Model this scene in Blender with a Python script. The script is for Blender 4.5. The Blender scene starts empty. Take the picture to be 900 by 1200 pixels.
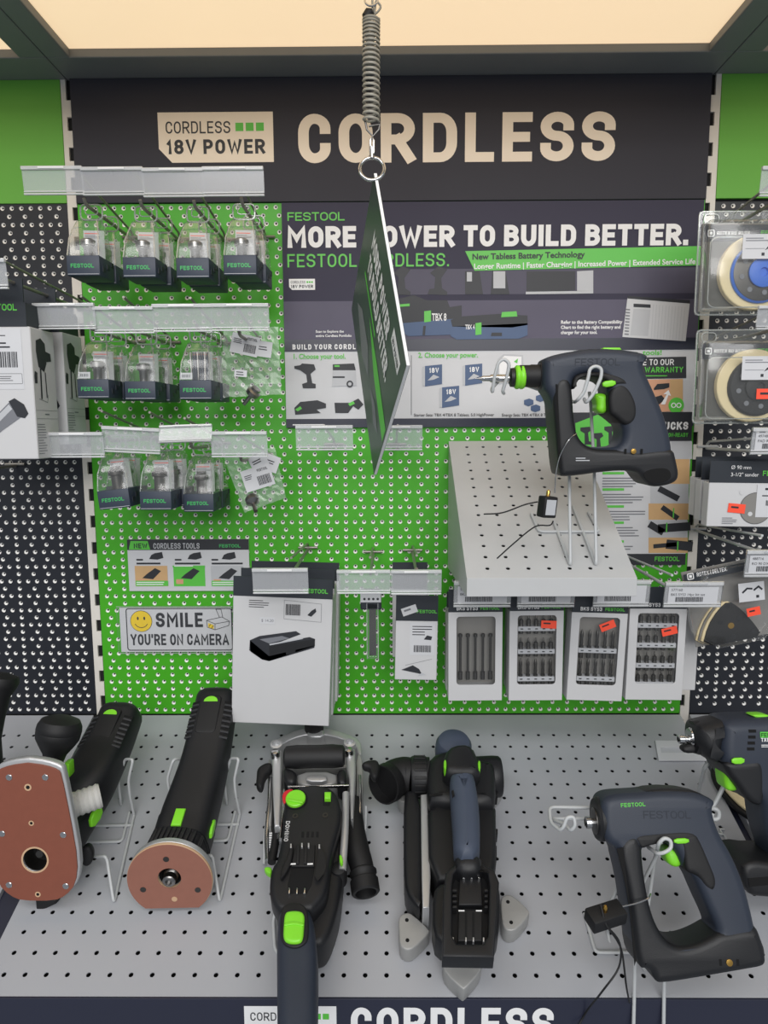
import bpy, bmesh, math, random
from mathutils import Vector, Matrix
random.seed(7)
SC = bpy.context.scene
COL = SC.collection
PI = math.pi
# ------------------------------------------------------------------ camera, world, lights, exposure
# world frame: x right, y into the wall (pegboard face at y = 0), z up; z = 0 is the photographer's eye level
F_PX, PITCH, YAW, ROLL = 805.82, 0.1226, -0.0082, -0.0047
CAM = Vector((-0.0026, -1.1305, 0.0))
FW = Vector((math.sin(YAW)*math.cos(PITCH), math.cos(YAW)*math.cos(PITCH), -math.sin(PITCH)))
_r = Vector((math.cos(YAW), -math.sin(YAW), 0)); _u = _r.cross(FW)
RT = _r*math.cos(ROLL) + _u*math.sin(ROLL); UP = -_r*math.sin(ROLL) + _u*math.cos(ROLL)
cd = bpy.data.cameras.new('camera'); co = bpy.data.objects.new('camera', cd); COL.objects.link(co)
cd.sensor_fit = 'VERTICAL'; cd.sensor_height = 36.0; cd.lens = 36.0*F_PX/1200.0
cd.clip_start = 0.02; cd.clip_end = 50
co.matrix_world = Matrix(((RT.x, UP.x, -FW.x, CAM.x), (RT.y, UP.y, -FW.y, CAM.y), (RT.z, UP.z, -FW.z, CAM.z), (0, 0, 0, 1)))
SC.camera = co
SC.view_settings.view_transform = 'Standard'; SC.view_settings.look = 'None'
SC.view_settings.exposure = 0.0; SC.view_settings.gamma = 1.0; SC.view_settings.use_curve_mapping = False
SC.cycles.transparent_max_bounces = 32

wd = bpy.data.worlds.new('world'); SC.world = wd; wd.use_nodes = True
wd.node_tree.nodes['Background'].inputs[0].default_value = (0.80, 0.86, 0.95, 1)
wd.node_tree.nodes['Background'].inputs[1].default_value = 0.32

def area(name, loc, target, sx, sy, power, col):
    l = bpy.data.lights.new(name, 'AREA'); l.shape = 'RECTANGLE'; l.size = sx; l.size_y = sy; l.energy = power; l.color = col
    o = bpy.data.objects.new(name, l); COL.objects.link(o); o.location = loc
    o.rotation_euler = (Vector(target)-Vector(loc)).to_track_quat('-Z', 'Y').to_euler()
    return o
area('unseen_shop_light', (-0.3, -1.9, 1.45), (0, -0.1, -0.1), 3.2, 0.6, 26, (1.0, 0.985, 0.97))
area('unseen_shop_light', (0.6, -3.6, 1.45), (0, 0, -0.1), 3.2, 0.7, 38, (1.0, 0.99, 0.98))
area('unseen_shop_light', (0.0, -6.5, 1.40), (0, 0, 0.1), 4.0, 0.8, 110, (1.0, 0.98, 0.96))  # added unseen lamp, set low and far to brighten the header under the canopy

# ------------------------------------------------------------------ helpers
def ray(px, py):
    return FW + RT*((px-450)/F_PX) + UP*((600-py)/F_PX)
def on_y(px, py, y):                      # the point of the plane y = const seen at a photo pixel
    d = ray(px, py); return CAM + d*((y-CAM.y)/d.y)
def on_z(px, py, z):
    d = ray(px, py); return CAM + d*((z-CAM.z)/d.z)
def on_pl(px, py, o, n):
    d = ray(px, py); return CAM + d*((Vector(o)-CAM).dot(n)/d.dot(n))

def lin(c):
    return tuple((x/12.92 if x <= 0.04045 else ((x+0.055)/1.055)**2.4) for x in [v/255.0 for v in c])
MATS = {}
def mat(name, rgb, rough=0.5, metal=0.0, var=0.06, scale=40.0, bump=0.0, spec=0.5, emit=None, coat=0.0):
    m = bpy.data.materials.new(name); m.use_nodes = True; nt = m.node_tree; b = nt.nodes['Principled BSDF']
    c = lin(rgb)
    tc = nt.nodes.new('ShaderNodeTexCoord'); nz = nt.nodes.new('ShaderNodeTexNoise')
    nz.inputs['Scale'].default_value = scale; nz.inputs['Detail'].default_value = 4
    nt.links.new(tc.outputs['Object'], nz.inputs['Vector'])
    mx = nt.nodes.new('ShaderNodeMix'); mx.data_type = 'RGBA'
    mx.inputs[6].default_value = (*[x*(1-var) for x in c], 1); mx.inputs[7].default_value = (*[min(1, x*(1+var)) for x in c], 1)
    nt.links.new(nz.outputs['Fac'], mx.inputs[0]); nt.links.new(mx.outputs[2], b.inputs['Base Color'])
    b.inputs['Roughness'].default_value = rough; b.inputs['Metallic'].default_value = metal
    b.inputs['Specular IOR Level'].default_value = spec; b.inputs['Coat Weight'].default_value = coat
    if bump:
        n2 = nt.nodes.new('ShaderNodeTexNoise'); n2.inputs['Scale'].default_value = 900
        nt.links.new(tc.outputs['Object'], n2.inputs['Vector'])
        bp = nt.nodes.new('ShaderNodeBump'); bp.inputs['Strength'].default_value = bump; bp.inputs['Distance'].default_value = 0.001
        nt.links.new(n2.outputs['Fac'], bp.inputs['Height']); nt.links.new(bp.outputs['Normal'], b.inputs['Normal'])
    if emit:
        b.inputs['Emission Color'].default_value = (*lin(emit[0]), 1); b.inputs['Emission Strength'].default_value = emit[1]
    MATS[name] = m; return m
def clear_mat(name, tint=(0.96, 0.97, 0.96), haze=0.05, hazecol=(0.85, 0.87, 0.86), gloss=0.06, rough=0.08):
    m = bpy.data.materials.new(name); m.use_nodes = True; nt = m.node_tree; nt.nodes.clear()
    out = nt.nodes.new('ShaderNodeOutputMaterial'); tr = nt.nodes.new('ShaderNodeBsdfTransparent'); gl = nt.nodes.new('ShaderNodeBsdfGlossy')
    df = nt.nodes.new('ShaderNodeBsdfDiffuse'); m1 = nt.nodes.new('ShaderNodeMixShader'); m2 = nt.nodes.new('ShaderNodeMixShader')
    lw = nt.nodes.new('ShaderNodeLayerWeight'); lw.inputs[0].default_value = 0.35
    mr = nt.nodes.new('ShaderNodeMapRange'); mr.inputs[1].default_value = 0; mr.inputs[2].default_value = 1; mr.inputs[3].default_value = gloss*0.5; mr.inputs[4].default_value = min(1, gloss*8)
    nz = nt.nodes.new('ShaderNodeTexNoise'); nz.inputs['Scale'].default_value = 60
    mr2 = nt.nodes.new('ShaderNodeMapRange'); mr2.inputs[3].default_value = haze*0.4; mr2.inputs[4].default_value = haze*1.6
    nt.links.new(nz.outputs['Fac'], mr2.inputs[0])
    tr.inputs[0].default_value = (*tint, 1); df.inputs[0].default_value = (*hazecol, 1); gl.inputs['Roughness'].default_value = rough
    nt.links.new(mr2.outputs[0], m1.inputs[0]); nt.links.new(tr.outputs[0], m1.inputs[1]); nt.links.new(df.outputs[0], m1.inputs[2])
    nt.links.new(lw.outputs['Facing'], mr.inputs[0]); nt.links.new(mr.outputs[0], m2.inputs[0])
    nt.links.new(m1.outputs[0], m2.inputs[1]); nt.links.new(gl.outputs[0], m2.inputs[2]); nt.links.new(m2.outputs[0], out.inputs[0])
    MATS[name] = m; return m

mat('green_paint', (68, 172, 24), 0.45, scale=8, var=0.03)
mat('header_green', (104, 178, 66), 0.55, scale=8, var=0.03)
mat('black_paint', (30, 33, 41), 0.42, scale=8, var=0.05)
mat('post_white', (226, 221, 212), 0.4)
mat('hole_white', (244, 243, 240), 0.5, var=0.01)
mat('back_shadow', (20, 20, 22), 0.8)  # near-black sheet; the shadow dots in the peg holes are put into its colour
mat('back_white', (240, 238, 235), 0.7, var=0.02)
mat('slot_dark', (14, 14, 16), 0.8)
mat('header_navy', (58, 58, 66), 0.6, var=0.03, scale=15, spec=0.25)
mat('poster_navy', (58, 56, 74), 0.55, var=0.04, scale=15, spec=0.25)
mat('strip_navy', (40, 43, 60), 0.35, var=0.03)
mat('cream_letter', (246, 232, 212), 0.5, var=0.02)
mat('white_print', (238, 238, 238), 0.45, var=0.02)
mat('paper', (206, 207, 210), 0.5, var=0.02)
mat('box_white', (203, 203, 204), 0.5, var=0.015)
mat('green_print', (92, 196, 70), 0.45, var=0.03)
mat('logo_green', (64, 178, 96), 0.45, var=0.02)
mat('grey_print', (120, 122, 128), 0.5)
mat('light_grey_print', (188, 190, 194), 0.5)
mat('dark_print', (40, 42, 48), 0.5)
mat('canopy_grey', (120, 123, 124), 0.5, var=0.04)
mat('canopy_glow', (250, 230, 200), 0.6, var=0.02, emit=((250, 219, 178), 0.80))
mat('deck_grey', (170, 172, 177), 0.42, var=0.04, scale=5)
mat('deck_under', (10, 10, 12), 0.9)
mat('stand_grey', (190, 191, 191), 0.45, var=0.03)
mat('wire_grey', (190, 193, 194), 0.35, var=0.03)
mat('hook_metal', (140, 137, 130), 0.35, metal=0.5, var=0.08)
mat('chrome', (205, 205, 205), 0.18, metal=1.0)
mat('brass', (214, 170, 90), 0.25, metal=1.0)
mat('steel', (150, 148, 146), 0.3, metal=1.0)
mat('dark_steel', (88, 86, 84), 0.35, metal=0.9)
mat('pack_navy', (50, 59, 74), 0.5, bump=0.05)
mat('pack_navy_dark', (36, 42, 50), 0.55)
mat('tool_navy', (43, 50, 63), 0.5, bump=0.12, var=0.05)
mat('tool_black', (24, 25, 28), 0.48, bump=0.12, var=0.06)
mat('emboss_navy', (33, 39, 50), 0.6)
mat('rubber_black', (18, 18, 20), 0.6, bump=0.1)
mat('void_black', (6, 6, 7), 0.9)
mat('tool_green', (132, 222, 48), 0.38)
mat('brown_plate', (134, 76, 58), 0.55, var=0.08, scale=90)
mat('brown_round', (150, 100, 84), 0.55, var=0.08, scale=90)
mat('grip_blue', (68, 77, 94), 0.55, bump=0.12)
mat('vent_highlight', (52, 53, 56), 0.5)  # paler than the housing; the vent slots' highlights are put into the colour
mat('beige_edge', (205, 170, 135), 0.6)
mat('alu', (200, 201, 202), 0.38, metal=0.6, var=0.06)
mat('alu_cast', (168, 168, 166), 0.5, metal=0.3, var=0.08, bump=0.1)
mat('port_grey', (196, 195, 190), 0.5)
mat('red_plastic', (205, 40, 50), 0.4)
mat('red_label', (255, 84, 56), 0.5, var=0.02)
mat('yellow_print', (238, 205, 40), 0.5)
mat('skin_print', (214, 160, 128), 0.5)
mat('wood_print', (206, 168, 120), 0.5, var=0.12, scale=30)
mat('blue_print', (70, 92, 128), 0.5)
mat('blue_pad', (52, 112, 216), 0.45)
mat('cream_pad', (234, 216, 172), 0.7, var=0.05)
mat('grey_pad', (132, 130, 126), 0.7, var=0.05)
mat('screen_print', (76, 73, 92), 0.55, var=0.1, scale=25)
mat('floor_print', (84, 80, 100), 0.55, var=0.14, scale=12)
clear_mat('clear_pack', haze=0.05, gloss=0.065, rough=0.12)
clear_mat('clear_holder', tint=(0.93, 0.94, 0.95), haze=0.30, hazecol=(0.80, 0.81, 0.83), gloss=0.06, rough=0.2)
clear_mat('clear_bag', haze=0.12, gloss=0.06, rough=0.22)
clear_mat('holder_rail', tint=(0.88, 0.89, 0.90), haze=0.62, hazecol=(0.84, 0.85, 0.86), gloss=0.08, rough=0.2)
clear_mat('clear_edge', tint=(0.8, 0.84, 0.8), haze=0.35, gloss=0.25)
clear_mat('clear_window', tint=(.99, .99, .99), haze=0.02, gloss=0.04)

def T(x, y, z): return Matrix.Translation((x, y, z))
def RX(a): return Matrix.Rotation(a, 4, 'X')
def RY(a): return Matrix.Rotation(a, 4, 'Y')
def RZ(a): return Matrix.Rotation(a, 4, 'Z')
def basis(o, x, y, z):
    return Matrix(((x[0], y[0], z[0], o[0]), (x[1], y[1], z[1], o[1]), (x[2], y[2], z[2], o[2]), (0, 0, 0, 1)))
FACE = basis((0, 0, 0), (1, 0, 0), (0, 0, 1), (0, -1, 0))      # drawing plane (u right, v up) that faces -y
def look(o, n, upv=(0, 0, 1)):            # frame whose +z is n, +y is as far up as possible
    n = Vector(n).normalized(); x = Vector(upv).cross(n).normalized(); y = n.cross(x)
    return basis(o, x, y, n)

_slab_cache = {}
def chaikin(p, n, closed=True):
    for _ in range(n):
        q = []
        L = len(p)
        rng = range(L) if closed else range(L-1)
        if not closed: q.append(p[0])
        for i in rng:
            a, b = p[i], p[(i+1) % L]
            q.append((a[0]*.75+b[0]*.25, a[1]*.75+b[1]*.25)); q.append((a[0]*.25+b[0]*.75, a[1]*.25+b[1]*.75))
        if not closed: q.append(p[-1])
        p = q
    return p

class MB:
    def __init__(s, m=None): s.v = []; s.f = []; s.mi = []; s.names = []; s.cur = 0; s.M = Matrix.Identity(4); s.use(m or 'box_white')
    def use(s, n):
        if n not in s.names: s.names.append(n)
        s.cur = s.names.index(n); return s
    def add(s, vs, fs, M=None):
        M = s.M @ M if M is not None else s.M
        b = len(s.v); s.v += [tuple(M @ Vector(p)) for p in vs]
        for f in fs: s.f.append([b+i for i in f]); s.mi.append(s.cur)
        return s
    def box(s, x0, x1, y0, y1, z0, z1, M=None):
        v = [(x, y, z) for z in (z0, z1) for y in (y0, y1) for x in (x0, x1)]
        return s.add(v, [(0, 2, 3, 1), (4, 5, 7, 6), (0, 1, 5, 4), (2, 6, 7, 3), (0, 4, 6, 2), (1, 3, 7, 5)], M)
    def bbox(s, x0, x1, y0, y1, z0, z1, r=0.003, seg=2, M=None):      # bevelled box
        bm = bmesh.new(); bmesh.ops.create_cube(bm, size=1.0)
        bmesh.ops.transform(bm, verts=bm.verts, matrix=T((x0+x1)/2, (y0+y1)/2, (z0+z1)/2) @ Matrix.Diagonal((x1-x0, y1-y0, z1-z0, 1)))
        bmesh.ops.bevel(bm, geom=list(bm.edges), offset=r, segments=seg, profile=0.5, affect='EDGES')
        s.bm(bm, M); return s
    def bm(s, bm, M=None):
        bm.verts.index_update(); s.add([v.co.copy() for v in bm.verts], [[v.index for v in f.verts] for f in bm.faces], M); bm.free()
    def quad(s, x0, x1, y0, y1, z=0.0, M=None): return s.add([(x0, y0, z), (x1, y0, z), (x1, y1, z), (x0, y1, z)], [(0, 1, 2, 3)], M)
    def poly(s, pts, z=0.0, M=None): return s.add([(p[0], p[1], z) for p in pts], [tuple(range(len(pts)))], M)
    def disc(s, x, y, r, z=0.0, n=20, M=None, ry=None):
        ry = ry or r
        return s.poly([(x+r*math.cos(2*PI*i/n), y+ry*math.sin(2*PI*i/n)) for i in range(n)], z, M)
    def ringflat(s, x, y, r0, r1, z=0.0, n=28, M=None):
        v = []; f = []
        for i in range(n):
            c, d = math.cos(2*PI*i/n), math.sin(2*PI*i/n); v += [(x+r0*c, y+r0*d, z), (x+r1*c, y+r1*d, z)]
        for i in range(n): j = (i+1) % n; f.append((2*i, 2*i+1, 2*j+1, 2*j))
        return s.add(v, f, M)
    def stroke(s, pts, w, z=0.0, closed=False, cap=True, M=None):
        P = [Vector((p[0], p[1])) for p in pts]
        Q = [P[0]]
        for p in P[1:]:
            if (p-Q[-1]).length > 1e-7: Q.append(p)
        P = Q; n = len(P)
        if closed and (P[0]-P[-1]).length < 1e-7: P = P[:-1]; n -= 1
        if n < 2: return s
        if cap and not closed:
            d = (P[0]-P[1]).normalized(); P[0] = P[0]+d*w/2
            d = (P[-1]-P[-2]).normalized(); P[-1] = P[-1]+d*w/2
        L = []
        for i in range(n):
            if closed or 0 < i < n-1:
                a = (P[i]-P[i-1]).normalized(); b = (P[(i+1) % n]-P[i]).normalized()
            elif i == 0: a = b = (P[1]-P[0]).normalized()
            else: a = b = (P[-1]-P[-2]).normalized()
            na = Vector((-a.y, a.x)); nb = Vector((-b.y, b.x)); m = na+nb
            if m.length < 1e-4: m = na
            m.normalize(); k = min(1.7, 1/max(0.2, m.dot(na))); L.append(m*k*w/2)
        v = []
        for p, o in zip(P, L): v += [(p.x+o.x, p.y+o.y, z), (p.x-o.x, p.y-o.y, z)]
        f = [(2*i, 2*i+1, 2*((i+1) % n)+1, 2*((i+1) % n)) for i in range(n if closed else n-1)]
        return s.add(v, f, M)
    def tube(s, pts, r, seg=8, closed=False, M=None, caps=True):
        P = [Vector(p) for p in pts]; n = len(P); rr = r if isinstance(r, (list, tuple)) else [r]*n
        tans = []
        for i in range(n):
            if closed: t = (P[(i+1) % n]-P[i-1])
            elif i == 0: t = P[1]-P[0]
            elif i == n-1: t = P[-1]-P[-2]
            else: t = (P[i+1]-P[i]).normalized()+(P[i]-P[i-1]).normalized()
            tans.append(t.normalized() if t.length > 1e-9 else Vector((0, 0, 1)))
        up = Vector((0, 0, 1)) if abs(tans[0].z) < 0.9 else Vector((1, 0, 0))
        nrm = (up-tans[0]*up.dot(tans[0])).normalized(); v = []; f = []
        for i in range(n):
            t = tans[i]; nrm = (nrm-t*nrm.dot(t)); nrm = nrm.normalized() if nrm.length > 1e-6 else t.orthogonal().normalized(); b = t.cross(nrm)
            for k in range(seg):
                a = 2*PI*k/seg; v.append(P[i]+(nrm*math.cos(a)+b*math.sin(a))*rr[i])
        for i in range(n if closed else n-1):
            j = (i+1) % n
            for k in range(seg): f.append((i*seg+k, i*seg+(k+1) % seg, j*seg+(k+1) % seg, j*seg+k))
        if not closed and caps: f.append(tuple(range(seg))[::-1]); f.append(tuple(range((n-1)*seg, n*seg)))
        return s.add(v, f, M)
    def lathe(s, prof, seg=28, M=None, capped=True):        # prof: (radius, z) list, turned about local z
        v = []; f = []
        for r, z in prof:
            for k in range(seg): a = 2*PI*k/seg; v.append((r*math.cos(a), r*math.sin(a), z))
        for i in range(len(prof)-1):
            for k in range(seg): f.append((i*seg+k, i*seg+(k+1) % seg, (i+1)*seg+(k+1) % seg, (i+1)*seg+k))
        if capped: f.append(tuple(range(seg))[::-1]); f.append(tuple(range((len(prof)-1)*seg, len(prof)*seg)))
        return s.add(v, f, M)
    def loft(s, rings, M=None, capped=True):                # rings: equal-length vertex loops
        n = len(rings[0]); v = [p for r in rings for p in r]; f = []
        for i in range(len(rings)-1):
            for k in range(n): f.append((i*n+k, i*n+(k+1) % n, (i+1)*n+(k+1) % n, (i+1)*n+k))
        if capped: f.append(tuple(range(n))[::-1]); f.append(tuple(range((len(rings)-1)*n, len(rings)*n)))
        return s.add(v, f, M)
    def slab(s, outlines, z0, z1, bev=0.003, res=2, smooth=2, M=None, sm=None):   # extruded outline (with holes) and rounded rims
        if outlines and not isinstance(outlines[0], list): outlines = [outlines]
        c = bpy.data.curves.new('c', 'CURVE'); c.dimensions = '2D'; c.fill_mode = 'BOTH'
        h = (z1-z0)/2; bev = min(bev, h*0.98); c.extrude = h-bev; c.bevel_depth = bev; c.bevel_resolution = res; c.offset = -bev
        for k, o in enumerate(outlines):
            o = [(p[0], p[1]) for p in o]
            n = smooth if sm is None else sm[k]
            o = chaikin(o, n)
            sp = c.splines.new('POLY'); sp.points.add(len(o)-1)
            for q, p in zip(sp.points, o): q.co = (p[0], p[1], 0, 1)
            sp.use_cyclic_u = True
        ob = bpy.data.objects.new('c', c); me = bpy.data.meshes.new_from_object(ob)
        s.add([(v.co.x, v.co.y, v.co.z+(z0+z1)/2) for v in me.vertices], [tuple(p.vertices) for p in me.polygons], M)
        bpy.data.objects.remove(ob); bpy.data.curves.remove(c); bpy.data.meshes.remove(me); return s
    def flush(s, name, parent=None, smooth=None):
        if s.f: s.build(name, parent, smooth)
        s.v = []; s.f = []; s.mi = []; k = s.names[s.cur]; s.names = []; s.use(k); return s
    def build(s, name, parent=None, smooth=None, world=False):
        me = bpy.data.meshes.new(name); me.from_pydata(s.v, [], s.f)
        for n in s.names: me.materials.append(MATS[n])
        for p, i in zip(me.polygons, s.mi): p.material_index = i
        if smooth is not None:
            bm = bmesh.new(); bm.from_mesh(me); bmesh.ops.remove_doubles(bm, verts=bm.verts, dist=1e-6); bmesh.ops.recalc_face_normals(bm, faces=bm.faces); bm.to_mesh(me); bm.free()
            for p in me.polygons: p.use_smooth = True
            me.set_sharp_from_angle(angle=math.radians(smooth))
        me.update()
        o = bpy.data.objects.new(name, me); COL.objects.link(o)
        if parent is not None: o.parent = parent
        return o

def tag(o, label, cat, group=None):
    o['label'] = label; o['category'] = cat
    if group: o['group'] = group
    return o
def struct(o): o['kind'] = 'structure'; return o
def thing(name, label, cat, M=None, group=None):
    o = bpy.data.objects.new(name, None); COL.objects.link(o); o.empty_display_size = 0.05
    if M is not None: o.matrix_world = M
    return tag(o, label, cat, group)
def copy_tree(o, parent=None):
    c = o.copy(); COL.objects.link(c)
    if parent is not None: c.parent = parent; c.matrix_parent_inverse = o.matrix_parent_inverse.copy()
    for ch in list(KIDS.get(o.name, [])) or [k for k in o.children]: copy_tree(ch, c)
    return c
KIDS = {}
def kids(o): return [x for x in bpy.data.objects if x.parent == o]
def dup(root, M, label=None, group=None):
    def rec(o, par):
        c = o.copy(); COL.objects.link(c)
        if par is not None: c.parent = par
        for ch in kids(o):
            if ch is not c: rec(ch, c)
        return c
    c = rec(root, None); c.matrix_world = M
    if label: c['label'] = label
    if group: c['group'] = group
    return c

# ---- lettering: a monoline technical alphabet (cap height 1), and the built-in font for small mixed-case lines
R_ = 0.5
GL = {
 'A': (.92, [[(0, 0), (.5, 1), (1, 0)], [(.2, .28), (.8, .28)]]), 'B': (.8, [[(0, 0), (0, 1)], [(0, 1), (.94, 1, 1), (.94, .53, 1), (0, .53)], [(0, .53), (1, .53, 1), (1, 0, 1), (0, 0)]]),
 'C': (.78, [[(1, .74), (1, 1, 1), (0, 1, 1), (0, 0, 1), (1, 0, 1), (1, .26)]]), 'D': (.82, [[(0, .5), (0, 1), (1, 1, 1), (1, 0, 1), (0, 0), (0, .5)]]),
 'E': (.72, [[(1, 1), (0, 1), (0, 0), (1, 0)], [(0, .5), (.88, .5)]]), 'F': (.7, [[(1, 1), (0, 1), (0, 0)], [(0, .5), (.88, .5)]]),
 'G': (.82, [[(1, .74), (1, 1, 1), (0, 1, 1), (0, 0, 1), (1, 0, 1), (1, .46), (.55, .46)]]), 'H': (.84, [[(0, 0), (0, 1)], [(1, 0), (1, 1)], [(0, .5), (1, .5)]]),
 'I': (.0, [[(.5, 0), (.5, 1)]]), 'J': (.6, [[(1, 1), (1, 0, 1), (0, 0, 1), (0, .22)]]), 'K': (.84, [[(0, 0), (0, 1)], [(1, 1), (.1, .42)], [(.4, .6), (1, 0)]]),
 'L': (.7, [[(0, 1), (0, 0), (1, 0)]]), 'M': (1.02, [[(0, 0), (0, 1), (.5, .38), (1, 1), (1, 0)]]), 'N': (.88, [[(0, 0), (0, 1), (1, 0), (1, 1)]]),
 'O': (.82, [[(0, .5), (0, 1, 1), (1, 1, 1), (1, 0, 1), (0, 0, 1), (0, .5)]]), 'P': (.8, [[(0, 0), (0, 1)], [(0, 1), (1, 1, 1), (1, .44, 1), (0, .44)]]),
 'Q': (.82, [[(0, .5), (0, 1, 1), (1, 1, 1), (1, 0, 1), (0, 0, 1), (0, .5)], [(.6, .3), (1.05, -.08)]]), 'R': (.82, [[(0, 0), (0, 1)], [(0, 1), (1, 1, 1), (1, .46, 1), (0, .46)], [(.5, .46), (1, 0)]]),
 'S': (.8, [[(1, .78), (1, 1, 1), (0, 1, 1), (0, .52, 1), (1, .52, 1), (1, 0, 1), (0, 0, 1), (0, .22)]]), 'T': (.76, [[(0, 1), (1, 1)], [(.5, 1), (.5, 0)]]),
 'U': (.82, [[(0, 1), (0, 0, 1), (1, 0, 1), (1, 1)]]), 'V': (.86, [[(0, 1), (.5, 0), (1, 1)]]), 'W': (1.2, [[(0, 1), (.25, 0), (.5, .85), (.75, 0), (1, 1)]]),
 'X': (.86, [[(0, 0), (1, 1)], [(0, 1), (1, 0)]]), 'Y': (.86, [[(0, 1), (.5, .46), (1, 1)], [(.5, .46), (.5, 0)]]), 'Z': (.76, [[(0, 1), (1, 1), (0, 0), (1, 0)]]),
 '0': (.78, [[(0, .5), (0, 1, 1), (1, 1, 1), (1, 0, 1), (0, 0, 1), (0, .5)]]), '1': (.42, [[(0, .78), (.8, 1), (.8, 0)]]), '2': (.76, [[(0, .76), (0, 1, 1), (1, 1, 1), (1, .6, .6), (0, 0), (1, 0)]]),
 '3': (.76, [[(0, .8), (0, 1, 1), (1, 1, 1), (1, .53, 1), (.4, .53)], [(.4, .53), (1, .53, 1), (1, 0, 1), (0, 0, 1), (0, .2)]]), '4': (.8, [[(.75, 0), (.75, 1)], [(.75, 1), (0, .25), (1, .25)]]),
 '5': (.76, [[(1, 1), (0, 1), (0, .58), (1, .58, 1), (1, 0, 1), (0, 0, 1), (0, .2)]]), '8': (.78, [[(.05, .75), (.05, 1, 1), (.95, 1, 1), (.95, .53, 1), (.05, .53, 1), (.05, .75)], [(0, .25), (0, .53, 1), (1, .53, 1), (1, 0, 1), (0, 0, 1), (0, .25)]]),
 '9': (.78, [[(0, .2), (0, 0, 1), (1, 0, 1), (1, 1, 1), (0, 1, 1), (0, .42, 1), (1, .42)]]), '.': (0, [[(.5, 0), (.5, .03)]]), "'": (0, [[(.5, .8), (.5, 1)]]), '|': (0, [[(.5, -.1), (.5, 1.1)]]), '-': (.45, [[(0, .42), (1, .42)]]), '/': (.5, [[(0, -.05), (1, 1.05)]]),
}
def fillet(pts, rx, ry):
    out = []
    n = len(pts)
    for i, p in enumerate(pts):
        if len(p) == 2 or i in (0, n-1): out.append((p[0]*rx, p[1]*ry)); continue
        P = Vector((p[0]*rx, p[1]*ry)); A = Vector((pts[i-1][0]*rx, pts[i-1][1]*ry)); B = Vector((pts[i+1][0]*rx, pts[i+1][1]*ry))
        la, lb = (A-P).length, (B-P).length
        ra = min((rx*0.5 if abs((A-P).y) < 1e-6 else min(rx*.8, ry*.36)), la*(0.5 if len(pts[i-1]) == 3 else 0.95))*p[2]
        rb = min((rx*0.5 if abs((B-P).y) < 1e-6 else min(rx*.8, ry*.36)), lb*(0.5 if len(pts[i+1]) == 3 else 0.95))*p[2]
        a = P+(A-P).normalized()*ra; b = P+(B-P).normalized()*rb; c = P+(a-P)+(b-P)
        for k in range(8):
            t = k/7*PI/2; q = c+(b-P)*-math.cos(t)*1.0+(a-P)*-math.sin(t)*1.0; out.append((q.x, q.y))
    return out
def din_width(s, h, w=.17, sx=.78, gap=.15):
    x = 0
    for ch in s:
        if ch == ' ': x += .32*h
        else: x += (GL[ch][0]*sx+ (w if GL[ch][0] == 0 else 0))*h+gap*h
    return x-gap*h
def din(mb, s, x, y, h, w=.17, sx=.78, gap=.15, z=0.0, M=None, fit=None, align='l'):
    if fit: sx *= 1.0; tot = din_width(s, h, w, sx, gap); k = fit/tot
    else: k = 1
    if align == 'c': x -= din_width(s, h, w, sx, gap)*k/2
    M2 = (M if M is not None else Matrix.Identity(4)) @ T(x, y, z) @ Matrix.Diagonal((k, 1, 1, 1))
    cx = 0
    for ch in s:
        if ch == ' ': cx += .32*h; continue
        jz = 0.0; W, paths = GL[ch]; Wd = W*sx*h if W else w*h; ws = w*h
        for p in paths:
            pts = [(a+cx+ws/2 if W else cx+ws/2, b+ws/2) for a, b in fillet(p, max(1e-6, Wd-ws), h-ws)]
            cl = len(p) > 3 and p[0][:2] == p[-1][:2]
            mb.stroke(pts, ws, jz, closed=cl, M=M2); jz += .00015
        cx += Wd+gap*h
    return mb
_tc = {}
def txt(mb, s, x, y, size, z=0.0, M=None, fit=None, bold=0.0, align='l', shear=0.0):
    key = (s, bold, shear)
    if key not in _tc:
        c = bpy.data.curves.new('t', 'FONT'); c.body = s; c.size = 1.0; c.resolution_u = 3; c.offset = bold; c.shear = shear
        ob = bpy.data.objects.new('t', c); me = bpy.data.meshes.new_from_object(ob)
        _tc[key] = ([tuple(v.co) for v in me.vertices], [tuple(p.vertices) for p in me.polygons])
        bpy.data.objects.remove(ob); bpy.data.curves.remove(c); bpy.data.meshes.remove(me)
    v, f = _tc[key]
    if not v: return mb
    x1 = max(p[0] for p in v); k = size; kx = (fit/x1 if fit else size)
    if align == 'c': x -= x1*kx/2
    return mb.add([(x+p[0]*kx, y+p[1]*k, z) for p in v], f, M)
def bars(mb, x0, x1, y0, y1, n, z=0.0, M=None, seed=1):            # bar code
    rnd = random.Random(seed); x = x0
    while x < x1:
        w = rnd.choice((1, 1, 2, 3))*(x1-x0)/n; mb.quad(x, min(x1, x+w*.6), y0, y1, z, M); x += w
def lines(mb, x0, x1, y, h, n, dy, z=0.0, M=None, seed=1):         # print too small to read
    rnd = random.Random(seed)
    for i in range(n): mb.quad(x0, x0+(x1-x0)*rnd.uniform(.6, 1), y-i*dy, y-i*dy+h, z, M)
def rrect(x0, x1, y0, y1, r):
    o = []
    for cx, cy, a0 in ((x1-r, y1-r, 0), (x0+r, y1-r, 90), (x0+r, y0+r, 180), (x1-r, y0+r, 270)):
        for k in range(5): a = math.radians(a0+k*22.5); o.append((cx+r*math.cos(a), cy+r*math.sin(a)))
    return o
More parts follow.
